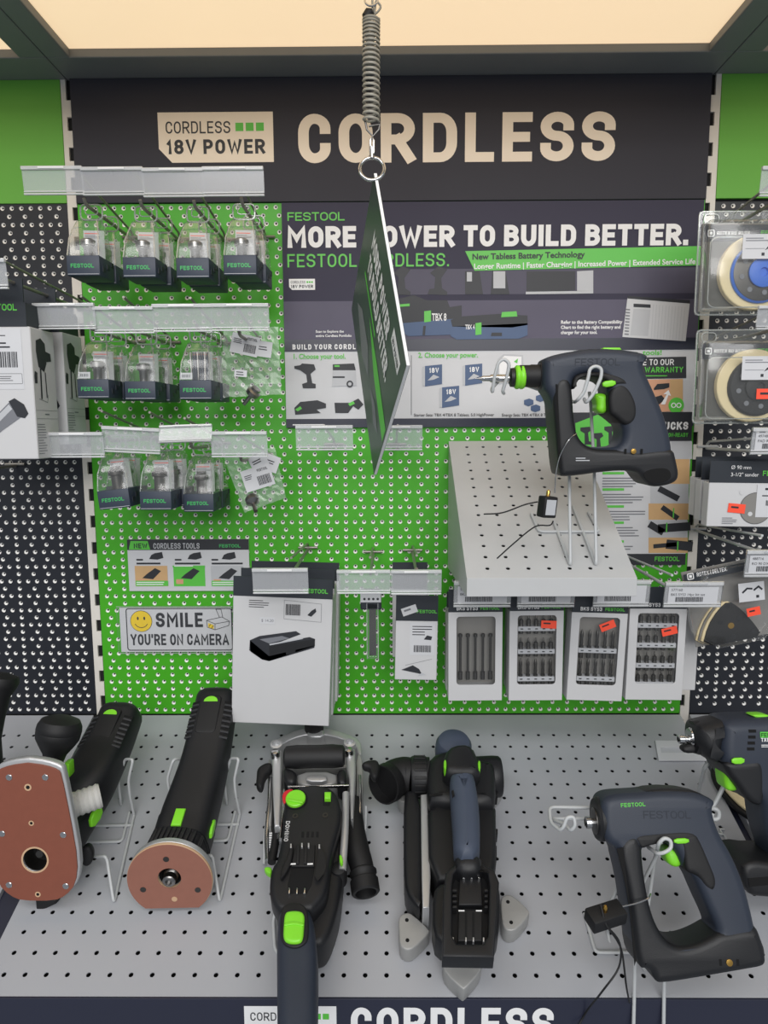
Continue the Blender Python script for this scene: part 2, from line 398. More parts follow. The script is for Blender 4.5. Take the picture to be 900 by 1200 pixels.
# ------------------------------------------------------------------ structure
W_ = 0.4925; ZT, ZB = 0.534, -0.488
def octo(cx, cz, r, n=8): return [(cx+r*math.cos(2*PI*(k+.5)/n), cz+r*math.sin(2*PI*(k+.5)/n)) for k in range(n)]
def holed_cell(mb, x0, x1, y0, y1, cx, cy, r, depth, M, r2=None, wallm=None, lift=0.0):
    # a rectangle with one round punched hole and the hole's wall
    n = 8; h = octo(cx, cy, r, n)
    v = [(x0, y0, 0), (x1, y0, 0), (x1, y1, 0), (x0, y1, 0)] + [(p[0], p[1], 0) for p in h] + [(p[0], p[1], -depth) for p in (octo(cx, cy+lift, r2, n) if r2 else h)]
    # octagon vertices: 0 at 22.5 deg ... ; corners: 2 = ++, 3 = -+, 0 = --, 1 = +-
    f = [(2, 3, 6, 5), (3, 0, 8, 7), (0, 1, 10, 9), (1, 2, 4, 11), (2, 5, 4), (3, 7, 6), (0, 9, 8), (1, 11, 10)]
    w = [(4+k, 4+(k+1) % n, 12+(k+1) % n, 12+k) for k in range(n)]
    if wallm:
        mb.add(v, f, M); keep = mb.cur; mb.use(wallm); base = len(mb.v)-len(v)
        for q in w: mb.f.append([base+i for i in q]); mb.mi.append(mb.cur)
        mb.cur = keep
    else: mb.add(v, f+w, M)
def pegboard(name, m, x0, x1, z0, z1, ox=0.0, seedz=0.0):
    mb = MB(m); M = FACE; r = 0.0035; dp = 0.0022
    z = z1; k = 0
    while z - 0.0125 >= z0 - 1e-6:
        za, zb = z-0.0125, z; p = 0.015 if k % 2 == 0 else 0.025
        n = int((x1-x0-0.008)/p); mg = (x1-x0-n*p)/2
        mb.quad(x0, x0+mg, za, zb, 0, M); mb.quad(x1-mg, x1, za, zb, 0, M)
        for i in range(n): holed_cell(mb, x0+mg+i*p, x0+mg+(i+1)*p, za, zb, x0+mg+(i+.5)*p, (za+zb)/2, r, dp, M, .0015, 'hole_white', .0006)  # cone shaped so each hole shows a lit rim round a shadow dot
        z = za; k += 1
    if z > z0: mb.quad(x0, x1, z0, z, 0, M)
    mb.box(x0, x0+0.001, 0.0002, 0.0044, z0, z1); mb.box(x1-0.001, x1, 0.0002, 0.0044, z0, z1)
    return mb.build(name)
Z_PEG = 0.3505
struct(pegboard('wall_back', 'green_paint', -W_, W_, ZB, Z_PEG))
struct(pegboard('wall_left', 'black_paint', -1.12, -0.5085, ZB, Z_PEG+0.001))
struct(pegboard('wall_right', 'black_paint', 0.5085, 1.12, ZB, Z_PEG-0.003))
b = MB('back_shadow'); b.box(-1.13, 1.13, 0.0045, 0.0060, -0.8, ZT+0.02); struct(b.build('wall_backing'))
for sx, nm, x0, x1 in ((-1, 'trim_1', -1.12, -0.5085), (1, 'trim_2', 0.5085, 1.12)):
    b = MB('header_green'); b.bbox(x0, x1, -0.002, 0.0042, Z_PEG+0.0015, ZT, r=0.0008); struct(b.build(nm))
# slotted uprights between the bays
for i, sx in enumerate((-1, 1)):
    b = MB('post_white'); xa, xb = (-0.5080, -0.5005) if sx < 0 else (0.4945, 0.5000)
    xs0, xs1 = (-0.5005, -0.4930) if sx < 0 else (0.4930, 0.4945)
    if sx > 0: xa, xb, xs0, xs1 = 0.5000, 0.5080, 0.4930, 0.5000
    b.box(xa, xb, -0.001, 0.0043, ZB-0.03, ZT)
    z = ZT-0.03
    while z > ZB-0.02:
        b.box(xs0, xs1, -0.001, 0.0043, z-0.045+0.0205, z); z -= 0.0445
    b.use('slot_dark'); b.box(xs0, xs1, 0.0030, 0.0044, ZB-0.03, ZT)
    struct(b.build('trim_%d' % (3+i)))
# canopy overhead: painted frame with recessed luminous panels
b = MB('canopy_grey')
for x0, x1 in ((-1.12, -0.4985), (-0.4975, 0.4965), (0.4975, 1.12)):
    b.bbox(x0, x1, -0.064, 0.008, ZT, ZT+0.03, r=0.0015); b.bbox(x0, x1, -0.53, -0.46, ZT, ZT+0.03, r=0.0015)
for x0, x1 in ((-0.537, -0.4985), (-0.4975, -0.464), (0.4595, 0.4965), (0.4975, 0.536)):
    b.bbox(x0, x1, -0.46, -0.064, ZT, ZT+0.03, r=0.0015)
b.use('canopy_grey'); b.box(-1.12, 1.12, -0.53, 0.008, ZT+0.03, ZT+0.034)
struct(b.build('ceiling'))
for x0, x1, lb in ((-0.464, 0.4595, 'wide warm luminous panel in the canopy above the dark sign'), (-1.10, -0.537, 'warm luminous panel cut off at the top left corner'), (0.536, 1.10, 'warm luminous panel cut off at the top right corner')):
    t = thing('light_panel', lb, 'light', T((x0+x1)/2, -0.26, ZT+0.02), 'luminous canopy panels'); h = (x1-x0)/2
    b = MB('canopy_glow'); b.box(-h, h, -0.2, 0.196, -0.008, -0.004); b.build('diffuser', t)
    b = MB('canopy_grey'); b.box(-h, h, -0.2, 0.196, -0.0035, 0.008); b.build('housing', t)

# sloping perforated deck
TH = 0.3575; DO = Vector((0, -0.398, -0.6366)); DN = Vector((0, -math.sin(TH), math.cos(TH))); DU = Vector((0, math.cos(TH), math.sin(TH)))
DM = basis(DO, (1, 0, 0), DU, DN)                 # deck frame: u right, v back up the slope, w off the deck
def on_deck(px, py, h=0.0): return on_pl(px, py, DO+DN*h, DN)
DFRONT = -0.0235
def deck(name, label, x0, x1, ox):
    b = MB('deck_grey'); vtop = 0.421
    i0 = math.ceil((x0+0.006-(ox-.0125))/.025); i1 = math.floor((x1-0.002-(ox-.0125))/.025)
    xa, xb = ox-.0125+i0*.025, ox-.0125+i1*.025
    ks = range(-1, 16); va = -0.0125-0.025
    for k in ks:
        v0, v1 = k*.025-.0125, k*.025+.0125
        for i in range(i0, i1):
            x = ox+i*.025
            if k == -1: b.add([(x-.0125, DFRONT, 0), (x+.0125, DFRONT, 0), (x+.0125, v1, 0), (x-.0125, v1, 0)], [(0, 1, 2, 3)], DM)
            else: holed_cell(b, x-.0125, x+.0125, v0, v1, x, (v0+v1)/2, .0029, .0012, DM)
    ve = 15*.025+.0125
    b.quad(xa, xb, ve, vtop, 0, DM); b.quad(x0, xa, DFRONT, vtop, 0, DM); b.quad(xb, x1, DFRONT, vtop, 0, DM)
    b.box(x0, x0+.0012, DFRONT, vtop, -.03, -.0001, DM); b.box(x1-.0012, x1, DFRONT, vtop, -.03, -.0001, DM); b.box(x0, x1, DFRONT, DFRONT+.0012, -.03, -.0001, DM)
    b.use('deck_under'); b.box(x0+.002, x1-.002, DFRONT+.003, vtop-.003, -.012, -.010, DM)
    o = b.build(name); return tag(o, label, 'shelf')
deck('display_shelf', 'grey perforated sloping metal shelf carrying the power tools', -0.4830, 0.4925, .0168)
deck('display_shelf', 'grey perforated metal shelf of the bay left of the tool shelf', -1.12, -0.5130, .005)
deck('display_shelf', 'grey perforated metal shelf of the bay right of the tool shelf', 0.5085, 1.12, .005)
b = MB('strip_navy'); b.box(-0.5125, -0.4835, DFRONT, .421, -.05, -.006, DM); struct(b.build('trim_5'))
b = MB('strip_navy'); b.box(0.4930, 0.5080, DFRONT, .30, -.05, -.012, DM); struct(b.build('trim_6'))
b = MB('deck_under'); b.box(-1.12, 1.12, -.40, .01, -.85, -.84); struct(b.build('floor'))

# ------------------------------------------------------------------ signs on the wall
def W2(px, py, y=0.0): p = on_y(px, py, y); return (p.x, p.z)
def logo18v(mb, x, y, h, z, M):              # white tag with cut corner: CORDLESS + three squares / 18V POWER
    w = h*2.42
    mb.use('white_print'); mb.poly([(x, y+h), (x, y+h*.28), (x+h*.27, y), (x+w, y), (x+w, y+h)], z, M)
    mb.use('dark_print'); din(mb, 'CORDLESS', x+h*.16, y+h*.58, h*.24, w=.13, z=z+.0002, M=M, fit=h*1.36)
    din(mb, '18V POWER', x+h*.17, y+h*.17, h*.29, w=.2, z=z+.0002, M=M, fit=h*2.07)
    mb.use('green_print')
    for k in range(3): mb.quad(x+h*(1.63+k*.215), x+h*(1.63+k*.215+.165), y+h*.62, y+h*.785, z+.0002, M)
def festool(mb, x, y, h, w, z, M, m='logo_green', st=.19):
    mb.use(m); din(mb, 'FESTOOL', x, y, h, w=st, sx=1.1, gap=.12, z=z, M=M, fit=w)

# header
t = thing('header_sign', 'dark header sign reading CORDLESS in large cream letters under the canopy', 'sign', T(0, -0.002, 0))
b = MB('header_navy'); b.bbox(-W_+.0005, W_-.0005, -.003, .0015, Z_PEG+.0005, ZT-.0005, r=.0006); b.build('panel', t)
Md = T(0, -.0034, 0) @ FACE
b = MB('cream_letter'); a = W2(350, 193, -.005); c = W2(722, 131, -.005)
din(b, 'CORDLESS', a[0], W2(536, 190, -.005)[1], (c[1]-W2(722, 189, -.005)[1]), w=.2, M=Md, fit=c[0]-a[0]); b.build('lettering', t)
b = MB('cream_letter'); a = W2(187, 191, -.005); a2 = W2(187, 132, -.005); h = a2[1]-a[1]
logo18v(b, a[0], a[1], h, 0, Md); b.names[b.names.index('white_print')] = 'cream_letter'; b.build('emblem', t)

# main poster
PY = -.004
t = thing('battery_poster', 'wide navy and white battery poster with the line MORE POWER TO BUILD BETTER', 'poster', T(0, PY, 0))
x0 = W2(330, 240, PY)[0]-.0; x1 = W2(825, 240, PY)[0]-.0005; zt = W2(400, 237.5, PY)[1]; zb = W2(400, 501, PY)[1]
b = MB('paper'); b.bbox(x0, x1, -.0015, .0025, zb, zt, r=.0006); b.build('board', t)
Mp = T(0, -.0017, 0) @ FACE
def P(px, py): return W2(px, py, PY-.0017)
def pq(mb, pts, z): mb.poly([P(*p) for p in pts][::-1] if False else [P(*p) for p in pts], z, Mp)
def z_(py, px=560): return P(px, py)[1]
b = MB('poster_navy'); b.quad(x0, x1, z_(399), zt, .0002, Mp)
b.use('floor_print'); b.quad(x0, x1, z_(399), z_(352), .0004, Mp)
b.use('screen_print'); b.quad(P(470, 330)[0], x1, z_(345), z_(315), .0004, Mp)
b.use('strip_navy'); b.quad(x0, x1, z_(411), z_(397), .0006, Mp); b.quad(x0, x1, zb, z_(490), .0006, Mp); b.quad(P(482, 450)[0]-.0004, P(482, 450)[0]+.0004, z_(486), z_(416), .0006, Mp)
b.build('printed_ground', t)
b = MB('dark_print')
# silhouettes of machines on the printed shelf, and two battery packs
for px, s in ((470, 1), (513, 1)):
    pq(b, [(px-12, 345), (px-10, 339), (px-4, 338), (px-3, 325), (px-9, 320), (px+1, 312), (px+11, 316), (px+4, 326), (px+5, 338), (px+11, 342), (px+11, 346)], .0008)
pq(b, [(545, 345), (545, 318), (562, 318), (566, 345)], .0008); pq(b, [(575, 345), (577, 316), (592, 316), (597, 345)], .0008)
pq(b, [(617, 344), (617, 318), (674, 318), (674, 340), (620, 344)], .0008)
b.use('light_grey_print'); pq(b, [(578, 338), (578, 318), (592, 318), (592, 338)], .001); pq(b, [(547, 330), (547, 319), (553, 319), (553, 330)], .001); pq(b, [(676, 341), (676, 318), (695, 317), (695, 341)], .001); pq(b, [(616, 345), (616, 342), (695, 341), (695, 344)], .001)
b.use('dark_print'); pq(b, [(465, 364), (468, 350), (485, 346), (500, 352), (524, 352), (527, 360), (541, 358), (541, 376), (470, 380)], .0012)
b.use('blue_print'); pq(b, [(470, 379), (541, 373), (541, 392), (478, 394), (470, 388)], .0014)
b.use('blue_print'); pq(b, [(528, 394), (528, 383), (618, 379), (618, 393), (608, 397), (535, 398)], .0016)
b.use('dark_print'); pq(b, [(530, 383), (528, 375), (540, 371), (585, 368), (618, 370), (618, 381), (600, 384)], .0016); pq(b, [(495, 393), (496, 382), (499, 382), (498, 393)], .0017); pq(b, [(575, 394), (576, 390), (588, 390), (588, 394)], .0018)
b.use('green_print'); pq(b, [(497, 378), (497, 365), (505, 364), (505, 377)], .0018); pq(b, [(557, 393), (557, 379), (564, 378), (564, 392)], .0020); pq(b, [(587, 372), (588, 366), (605, 365), (606, 371)], .0020)
pq(b, [(466, 360), (468, 357), (480, 356), (480, 359)], .0020)
b.use('white_print'); p = P(506, 376); txt(b, 'TBX 8', p[0], p[1], .016, z=.0020, M=Mp, fit=P(523, 376)[0]-p[0], bold=.02); p = P(545, 386); txt(b, 'TBX 4', p[0], p[1], .010, z=.0022, M=Mp, fit=P(556, 386)[0]-p[0], bold=.02)
b.flush('picture', t)
# compatibility chart
b.use('paper'); pq(b, [(735, 349), (808, 355), (803, 400), (729, 395)], .0014)
b.use('dark_print'); pq(b, [(735, 347), (808, 352), (808, 356), (735, 350)], .0016); pq(b, [(742, 356), (762, 357), (762, 361), (742, 360)], .0016)
b.use('light_grey_print'); pq(b, [(742, 362), (762, 363), (759, 394), (738, 393)], .0016)
for k in range(11): pq(b, [(765+k*3.7, 357+k*.3), (765.6+k*3.7, 357+k*.3), (763+k*3.6, 396+k*.3), (762.4+k*3.6, 396+k*.3)], .0016)
b.use('grey_print')
for k in range(9): pq(b, [(733-k*.2, 362+k*3.6), (738-k*.2, 362.4+k*3.6), (738-k*.2, 364+k*3.6), (733-k*.2, 363.6+k*3.6)], .0016)
b.flush('compatibility_chart', t)
# lower section pictures
b.use('dark_print')
pq(b, [(345, 429), (352, 428), (354, 426), (368, 427), (370, 433), (364, 438), (366, 449), (370, 450), (370, 455), (355, 455), (354, 450), (360, 448), (359, 439), (352, 434), (345, 432)], .0008)
b.flush('picture', t); pq(b, [(390, 427), (415, 426), (417, 434), (390, 434)], .0008); b.flush('picture', t); pq(b, [(345, 478), (352, 471), (372, 469), (382, 473), (382, 478), (371, 480), (376, 484), (346, 486)], .0008)
b.flush('picture', t); pq(b, [(392, 472), (410, 472), (420, 467), (426, 474), (420, 480), (414, 476), (408, 484), (393, 484)], .0008)
b.use('light_grey_print'); pq(b, [(390, 434), (417, 434), (418, 452), (389, 453)], .0008); b.use('green_print'); pq(b, [(392, 428), (398, 428), (398, 430), (392, 430)], .001)
b.use('dark_print'); p = P(410, 450); b.ringflat(p[0], p[1], .003, .0055, .001, 14, Mp); pq(b, [(390, 441), (404, 441), (404, 443), (390, 443)], .001)
b.flush('picture', t); b.use('green_print'); pq(b, [(346, 480), (352, 476), (354, 479), (349, 482)], .001); b.flush('picture', t); pq(b, [(408, 473), (414, 470), (416, 473), (410, 476)], .001)
b.flush('picture', t)
for cx, cy in ((507, 441), (554, 440), (527, 466)):
    b.use('light_grey_print'); pq(b, [(cx-12, cy-11), (cx-9, cy-12), (cx-9, cy+11), (cx-12, cy+12)], .0008)
    b.use('blue_print'); pq(b, [(cx-9, cy-12), (cx+11, cy-14), (cx+11, cy+9), (cx-9, cy+12)], .0008)
    b.use('light_grey_print'); pq(b, [(cx-6, cy+5), (cx+1, cy-2), (cx+8, cy+1), (cx+1, cy+4)], .001)
    b.use('white_print'); p = P(cx-4, cy-4); din(b, '18V', p[0], p[1], .008, z=.0011, M=Mp, w=.2)
b.flush('picture', t); b.use('light_grey_print'); pq(b, [(583, 421), (590, 415), (613, 416), (613, 448), (583, 450)], .0008); b.use('white_print'); pq(b, [(585, 423), (591, 417), (611, 418), (611, 447), (585, 448)], .001); b.use('green_print'); pq(b, [(602, 424), (607, 420), (606, 426)], .0012)
b.flush('picture', t); b.use('blue_print')
for cx, cy in ((620, 471), (634, 466), (628, 478), (644, 471)): pq(b, [(cx-6, cy-2), (cx, cy-4), (cx+5, cy-2), (cx+5, cy+3), (cx-1, cy+5), (cx-6, cy+3)], .0008)
b.flush('picture', t)
# warranty panel
b.use('dark_print'); pq(b, [(750, 419), (804, 418), (804, 443), (750, 444)], .0008)
b.use('skin_print'); pq(b, [(752, 445), (800, 444), (800, 482), (752, 483)], .0008); b.use('wood_print'); pq(b, [(785, 445), (800, 444), (800, 482), (785, 482)], .0010)
b.use('dark_print'); pq(b, [(766, 455), (770, 450), (784, 449), (784, 454), (778, 456), (766, 457)], .0012); pq(b, [(765, 466), (775, 463), (779, 468), (772, 474), (765, 472)], .0012)
b.use('white_print'); pq(b, [(774, 474), (781, 462), (777, 462), (783, 457), (786, 464), (783, 463), (779, 474)], .0014)
b.use('green_print'); p = P(792, 475); b.disc(p[0], p[1], .0125, .0014, 24, Mp)
b.use('white_print'); b.ringflat(p[0]-.0042, p[1], .0026, .0042, .0016, 16, Mp); b.ringflat(p[0]+.0042, p[1], .0026, .0042, .0016, 16, Mp)
b.build('picture', t)
b = MB('white_print')
p = P(337, 290.5); q = P(806, 286); din(b, 'MORE POWER TO BUILD BETTER.', p[0], z_(289.2), z_(264)-z_(289.2), w=.235, sx=.86, gap=.10, z=.001, M=Mp, fit=q[0]-p[0]); b.flush('headline', t)
logo18v(b, P(339, 340)[0], P(339, 340)[1], z_(327.5)-z_(340.5), .001, Mp); b.flush('emblem', t)
b.use('white_print')
p = P(370, 390); txt(b, 'Scan to Explore the', p[0], p[1], .0055, z=.001, M=Mp, fit=P(403, 390)[0]-p[0], bold=.02); b.flush('caption', t); p = P(370, 395); txt(b, 'entire Cordless Portfolio', p[0], p[1], .0055, z=.001, M=Mp, fit=P(412, 390)[0]-p[0], bold=.02)
b.flush('caption', t)
for k, s in enumerate(('Refer to the Battery Compatibility', 'Chart to find the right battery and', 'charger for your tool.')):
    p = P(657, 379.5+k*6); txt(b, s, p[0], p[1], .0072, z=.001, M=Mp, fit=P((729, 727, 700)[k], 380)[0]-p[0], bold=.025)
b.flush('caption', t); p = P(343, 410); din(b, 'BUILD YOUR CORDLESS', p[0], z_(408.5), z_(402.5)-z_(408.5), w=.2, gap=.28, z=.001, M=Mp)
txt(b, '*18V battery and charger included in some sets', P(343, 498)[0], z_(496.5), .0035, z=.001, M=Mp) if False else None
b.flush('caption', t); lines(b, P(343, 497)[0], P(398, 497)[0], z_(497.5), .0018, 1, .004, .001, Mp)
b.flush('caption', t); b.use('green_print'); p = P(337, 258); festool(b, p[0], z_(257.5), z_(247.5)-z_(257.5), P(404, 258)[0]-p[0], .001, Mp, 'green_print', .16)
b.flush('brand_mark', t); p = P(337, 312); din(b, 'FESTOOL CORDLESS.', p[0], z_(312), z_(296.5)-z_(312), w=.135, z=.001, M=Mp, fit=P(526, 312)[0]-p[0])
b.flush('tagline', t); b.poly([P(545, 294.5), P(556, 317.5), P(824, 311), P(824, 288.5)][::-1], .0012, Mp); b.flush('banner', t)
p = P(343, 420.5); txt(b, '1. Choose your tool.', p[0], p[1], .011, z=.001, M=Mp, fit=P(405, 420)[0]-p[0], bold=.02); b.flush('caption', t); p = P(490, 419); txt(b, '2. Choose your power.', p[0], p[1], .011, z=.001, M=Mp, fit=P(560, 420)[0]-p[0], bold=.02); b.flush('caption', t); p = P(753, 416); txt(b, 'tools!', p[0], p[1], .011, z=.001, M=Mp, fit=P(775, 416)[0]-p[0], bold=.02)
b.flush('caption', t); p = P(748, 440); din(b, 'F WARRANTY', p[0], z_(436.5, 775), z_(430, 775)-z_(436.5, 775), w=.2, z=.0014, M=Mp, fit=P(800, 436)[0]-p[0])
lines(b, P(756, 440)[0], P(795, 440)[0], z_(441, 775), .0015, 1, .004, .0014, Mp)
b.flush('caption', t); b.use('white_print'); p = P(753, 430); din(b, 'E TO OUR', p[0], z_(428, 775), z_(421, 775)-z_(428, 775), w=.15, z=.0014, M=Mp, fit=P(789, 430)[0]-p[0])
b.flush('caption', t); p = P(555, 315.5); txt(b, 'Longer Runtime | Faster Charging | Increased Power | Extended Service Life', p[0], p[1], .0115, z=.0018, M=Mp @ T(p[0], p[1], 0) @ RZ(.016) @ T(-p[0], -p[1], 0), fit=P(814, 315)[0]-p[0], bold=.02)
b.flush('caption', t); b.use('dark_print'); p = P(553, 304.5); txt(b, 'New Tabless Battery Technology', p[0], p[1], .0125, z=.0018, M=Mp @ T(p[0], p[1], 0) @ RZ(.016) @ T(-p[0], -p[1], 0), fit=P(685, 304)[0]-p[0], bold=.025)
b.flush('caption', t); p = P(485, 488); txt(b, 'Starter Sets: TBX 4/TBX 8 Tabless, 5.0 HighPower', p[0], p[1], .0065, z=.001, M=Mp, fit=P(579, 488)[0]-p[0], bold=.01); b.flush('caption', t); p = P(588, 488); txt(b, 'Energy Sets: TBX 4/TBX 8 Tabless', p[0], p[1], .0065, z=.001, M=Mp, fit=P(650, 488)[0]-p[0], bold=.01)
b.build('lettering', t)

# accessory poster behind the upper screw gun
CY = -.0085
t = thing('chuck_poster', 'narrow poster with tool chuck pictures behind the raised screw gun', 'poster', T(0, CY, 0))
def P2(px, py): return W2(px, py, CY-.0012)
xa, xb = P2(668, 560)[0], P2(811, 500)[0]; zt2, zb2 = P2(750, 483)[1], P2(750, 662)[1]
b = MB('paper'); b.bbox(xa, xb, -.001, .0015, zb2, zt2, r=.0005); b.build('board', t)
Mc = T(0, -.0012, 0) @ FACE
def cq(mb, x0, x1, y0, y1, z): mb.poly([P2(x0, y1), P2(x1, y1), P2(x1, y0), P2(x0, y0)], z, Mc)
b = MB('dark_print'); b.quad(xa, xb, P2(750, 517)[1], zt2, .0002, Mc); b.flush('printed_band', t); b.quad(xa, xb, zb2, P2(750, 649)[1], .0002, Mc)
b.flush('printed_band', t); b.use('light_grey_print'); cq(b, 787, 811, 517, 538, .0002)
b.use('wood_print'); cq(b, 762, 808, 538, 567, .0002); cq(b, 760, 807, 590, 609, .0002); cq(b, 760, 806, 630, 648, .0002)
b.use('light_grey_print'); cq(b, 762, 807, 567, 590, .0002); cq(b, 760, 806, 610, 630, .0002)
b.use('dark_print')
for (x0, y0, x1, y1, w) in ((775, 574, 792, 583, 7), (778, 596, 792, 606, 6), (776, 619, 804, 617, 10), (768, 640, 790, 638, 5), (786, 638, 806, 640, 11), (764, 616, 774, 622, 8)):
    p, q = P2(x0, y0), P2(x1, y1); b.stroke([p, q], w*.0014, .0005, M=Mc)
b.use('green_print'); 
for (x, y) in ((781, 618), (789, 601), (794, 640)): p = P2(x, y); b.stroke([(p[0], p[1]-.007), (p[0], p[1]+.007)], .002, .0008, M=Mc)
b.flush('picture', t)
for k, yy in enumerate((556, 575, 595, 614, 636)): p = P2(706, yy); b.quad(p[0], p[0]+.035, p[1], p[1]+.004, .0003, Mc)
b.use('grey_print')
for k, yy in enumerate((561, 580, 600, 619, 641)): lines(b, P2(706, yy)[0], P2(757, yy)[0], P2(730, yy)[1], .0018, 4 if k < 4 else 2, .0045, .0003, Mc, seed=k)
b.build('picture', t)
b = MB('green_print'); b.poly([P2(x, y) for x, y in ((674, 496), (700, 486), (728, 495), (731, 508), (724, 525), (676, 525))], .0006, Mc); b.use('dark_print')
for x, y in ((686, 505), (700, 512), (714, 504)): b.poly([P2(x+u, y+v) for u, v in ((-6, -4), (5, -5), (7, -1), (3, 2), (4, 12), (8, 13), (8, 16), (-1, 16), (-1, 3), (-6, 0))], .0009, Mc)
b.build('picture', t)
b = MB('white_print'); p = P2(757, 505); din(b, 'UCKS', P2(778, 505)[0], P2(800, 503.5)[1], .0125, w=.22, z=.0006, M=Mc @ T(0, 0, 0), fit=P2(806, 505)[0]-P2(778, 505)[0])
b.flush('lettering', t); b.use('green_print'); p = P2(783, 512); din(b, 'ON-READY', p[0], P2(790, 512)[1], .0065, w=.2, z=.0006, M=Mc, fit=P2(806, 512)[0]-p[0])
b.flush('lettering', t); p = P2(767, 658); festool(b, p[0], P2(780, 657.5)[1], .0075, P2(796, 658)[0]-p[0], .0006, Mc, 'green_print'); b.build('lettering', t)

# NEW CORDLESS TOOLS card
NY = -.003
t = thing('tools_card', 'white card with three photos reading NEW CORDLESS TOOLS above the camera notice', 'card', T(0, NY, 0))
def P3(px, py): return W2(px, py, NY-.001)
Mn = T(0, -.0009, 0) @ FACE
xa, xb, za, zb3 = P3(150, 660)[0], P3(292, 660)[0], P3(220, 692.5)[1], P3(220, 632)[1]
b = MB('paper'); b.box(xa, xb, -.0008, .001, za, zb3); b.build('sheet', t)
b = MB('dark_print'); b.quad(xa, xb, P3(220, 644.5)[1], zb3, .0002, Mn)
for k, (u0, u1, s) in enumerate(((152, 180, 0), (196, 222, 1), (248, 284, 2))):
    x = (160, 205, 248)[k]
    p = P3(x, 659); q = P3(x+36, 659)
    b.use('dark_print'); lines(b, p[0], p[0]+.017, p[1]+.003, .0028, 1, .004, .0004, Mn); b.quad(p[0], p[0]+(.040, .042, .052)[k], p[1]-.0035, p[1]-.0005, .0004, Mn)
    pc = P3((183, 228, 268)[k], 651); b.poly([(pc[0]-.012, pc[1]-.006), (pc[0]+.002, pc[1]-.007), (pc[0]+.012, pc[1]-.004), (pc[0]+.010, pc[1]+.006), (pc[0]-.002, pc[1]+.004), (pc[0]-.008, pc[1]+.001)], .0004, Mn)
    xx0, xx1 = ((159, 196), (204, 240), (248, 285))[k]
    a = P3(xx0, 687); c = P3(xx1, 663)
    b.flush('caption', t); b.use(('wood_print', 'green_print', 'light_grey_print')[k]); b.quad(a[0], c[0], a[1], c[1], .0004, Mn)
    b.use('dark_print'); b.poly([(a[0]+.012, a[1]+.014), (a[0]+.030, a[1]+.012), (a[0]+.044, a[1]+.026), (a[0]+.034, a[1]+.031), (a[0]+.020, a[1]+.021)], .0006, Mn)
    b.use('skin_print'); b.quad(a[0]+.004, a[0]+.016, a[1]+.004, a[1]+.012, .0006, Mn)
    b.use('green_print')
    if k != 1: b.quad(a[0]+.0005, c[0]+.0005, a[1]+.0005, a[1]+.0095, .0008, Mn)
    else: b.quad(a[0]-.001, c[0]+.0005, c[1]-.002, c[1]+.0005, .0008, Mn)
    b.use('white_print'); lines(b, a[0]+.002, c[0]-.003, (a[1]+.006) if k != 1 else c[1]-.001, .0016, 2 if k != 1 else 1, .0035, .001, Mn, seed=k); b.flush('picture', t)
b.use('green_print'); b.poly([P3(151, 644), P3(176, 644), P3(173, 634), P3(153, 634)], .0004, Mn)
b.build('picture', t)
b = MB('dark_print'); p = P3(157, 643); din(b, 'NEW', p[0], P3(165, 642.5)[1], .0085, w=.2, z=.0008, M=Mn, fit=P3(173, 643)[0]-p[0])
b.flush('lettering', t); b.use('light_grey_print'); p = P3(180, 643); din(b, 'CORDLESS TOOLS', p[0], P3(200, 643)[1], .0095, w=.16, z=.0008, M=Mn, fit=P3(234, 643)[0]-p[0])
b.flush('brand_mark', t); p = P3(257, 642); festool(b, p[0], P3(270, 641.5)[1], .0055, P3(282, 642)[0]-p[0], .0008, Mn); b.build('lettering', t)

# SMILE notice in a clear sleeve
SY = -.006
t = thing('camera_notice', "white notice with yellow smiley reading SMILE YOU'RE ON CAMERA in clear sleeve", 'sign', T(0, SY, 0))
def P4(px, py): return W2(px, py, SY-.001)
Ms = T(0, -.0008, 0) @ FACE
xa, xb, za, zb4 = P4(141, 740)[0], P4(271.5, 740)[0], P4(200, 764)[1], P4(200, 712)[1]
b = MB('paper'); b.box(xa, xb, -.0007, .0006, za, zb4); b.build('sheet', t)
b = MB('dark_print'); p0, p1 = P4(150, 762), P4(271, 713); b.stroke(rrect(p0[0], p1[0], p0[1], p1[1], .004), .0016, .0002, closed=True, M=Ms)
din(b, 'SMILE', P4(183, 735)[0], P4(200, 735)[1], P4(200, 718)[1]-P4(200, 735)[1], w=.2, z=.0002, M=Ms, fit=P4(238, 735)[0]-P4(183, 735)[0])
din(b, "YOU'RE ON CAMERA", P4(153.5, 756)[0], P4(200, 756)[1], P4(200, 743)[1]-P4(200, 756)[1], w=.19, gap=.12, z=.0002, M=Ms, fit=P4(268.5, 756)[0]-P4(153.5, 756)[0])
b.flush('lettering', t); p = P4(165.5, 728); r = .0185
b.use('dark_print'); b.disc(p[0], p[1], r, .0002, 32, Ms); b.use('yellow_print'); b.disc(p[0], p[1], r-.0008, .0004, 32, Ms)
b.use('dark_print'); b.disc(p[0]-.0055, p[1]+.005, .0016, .0006, 10, Ms, ry=.003); b.disc(p[0]+.0055, p[1]+.005, .0016, .0006, 10, Ms, ry=.003)
b.stroke([(p[0]+.011*math.cos(a), p[1]-.001+.010*math.sin(a)) for a in [math.radians(200+k*14) for k in range(11)]], .0011, .0006, cap=False, M=Ms)
b.flush('lettering', t)
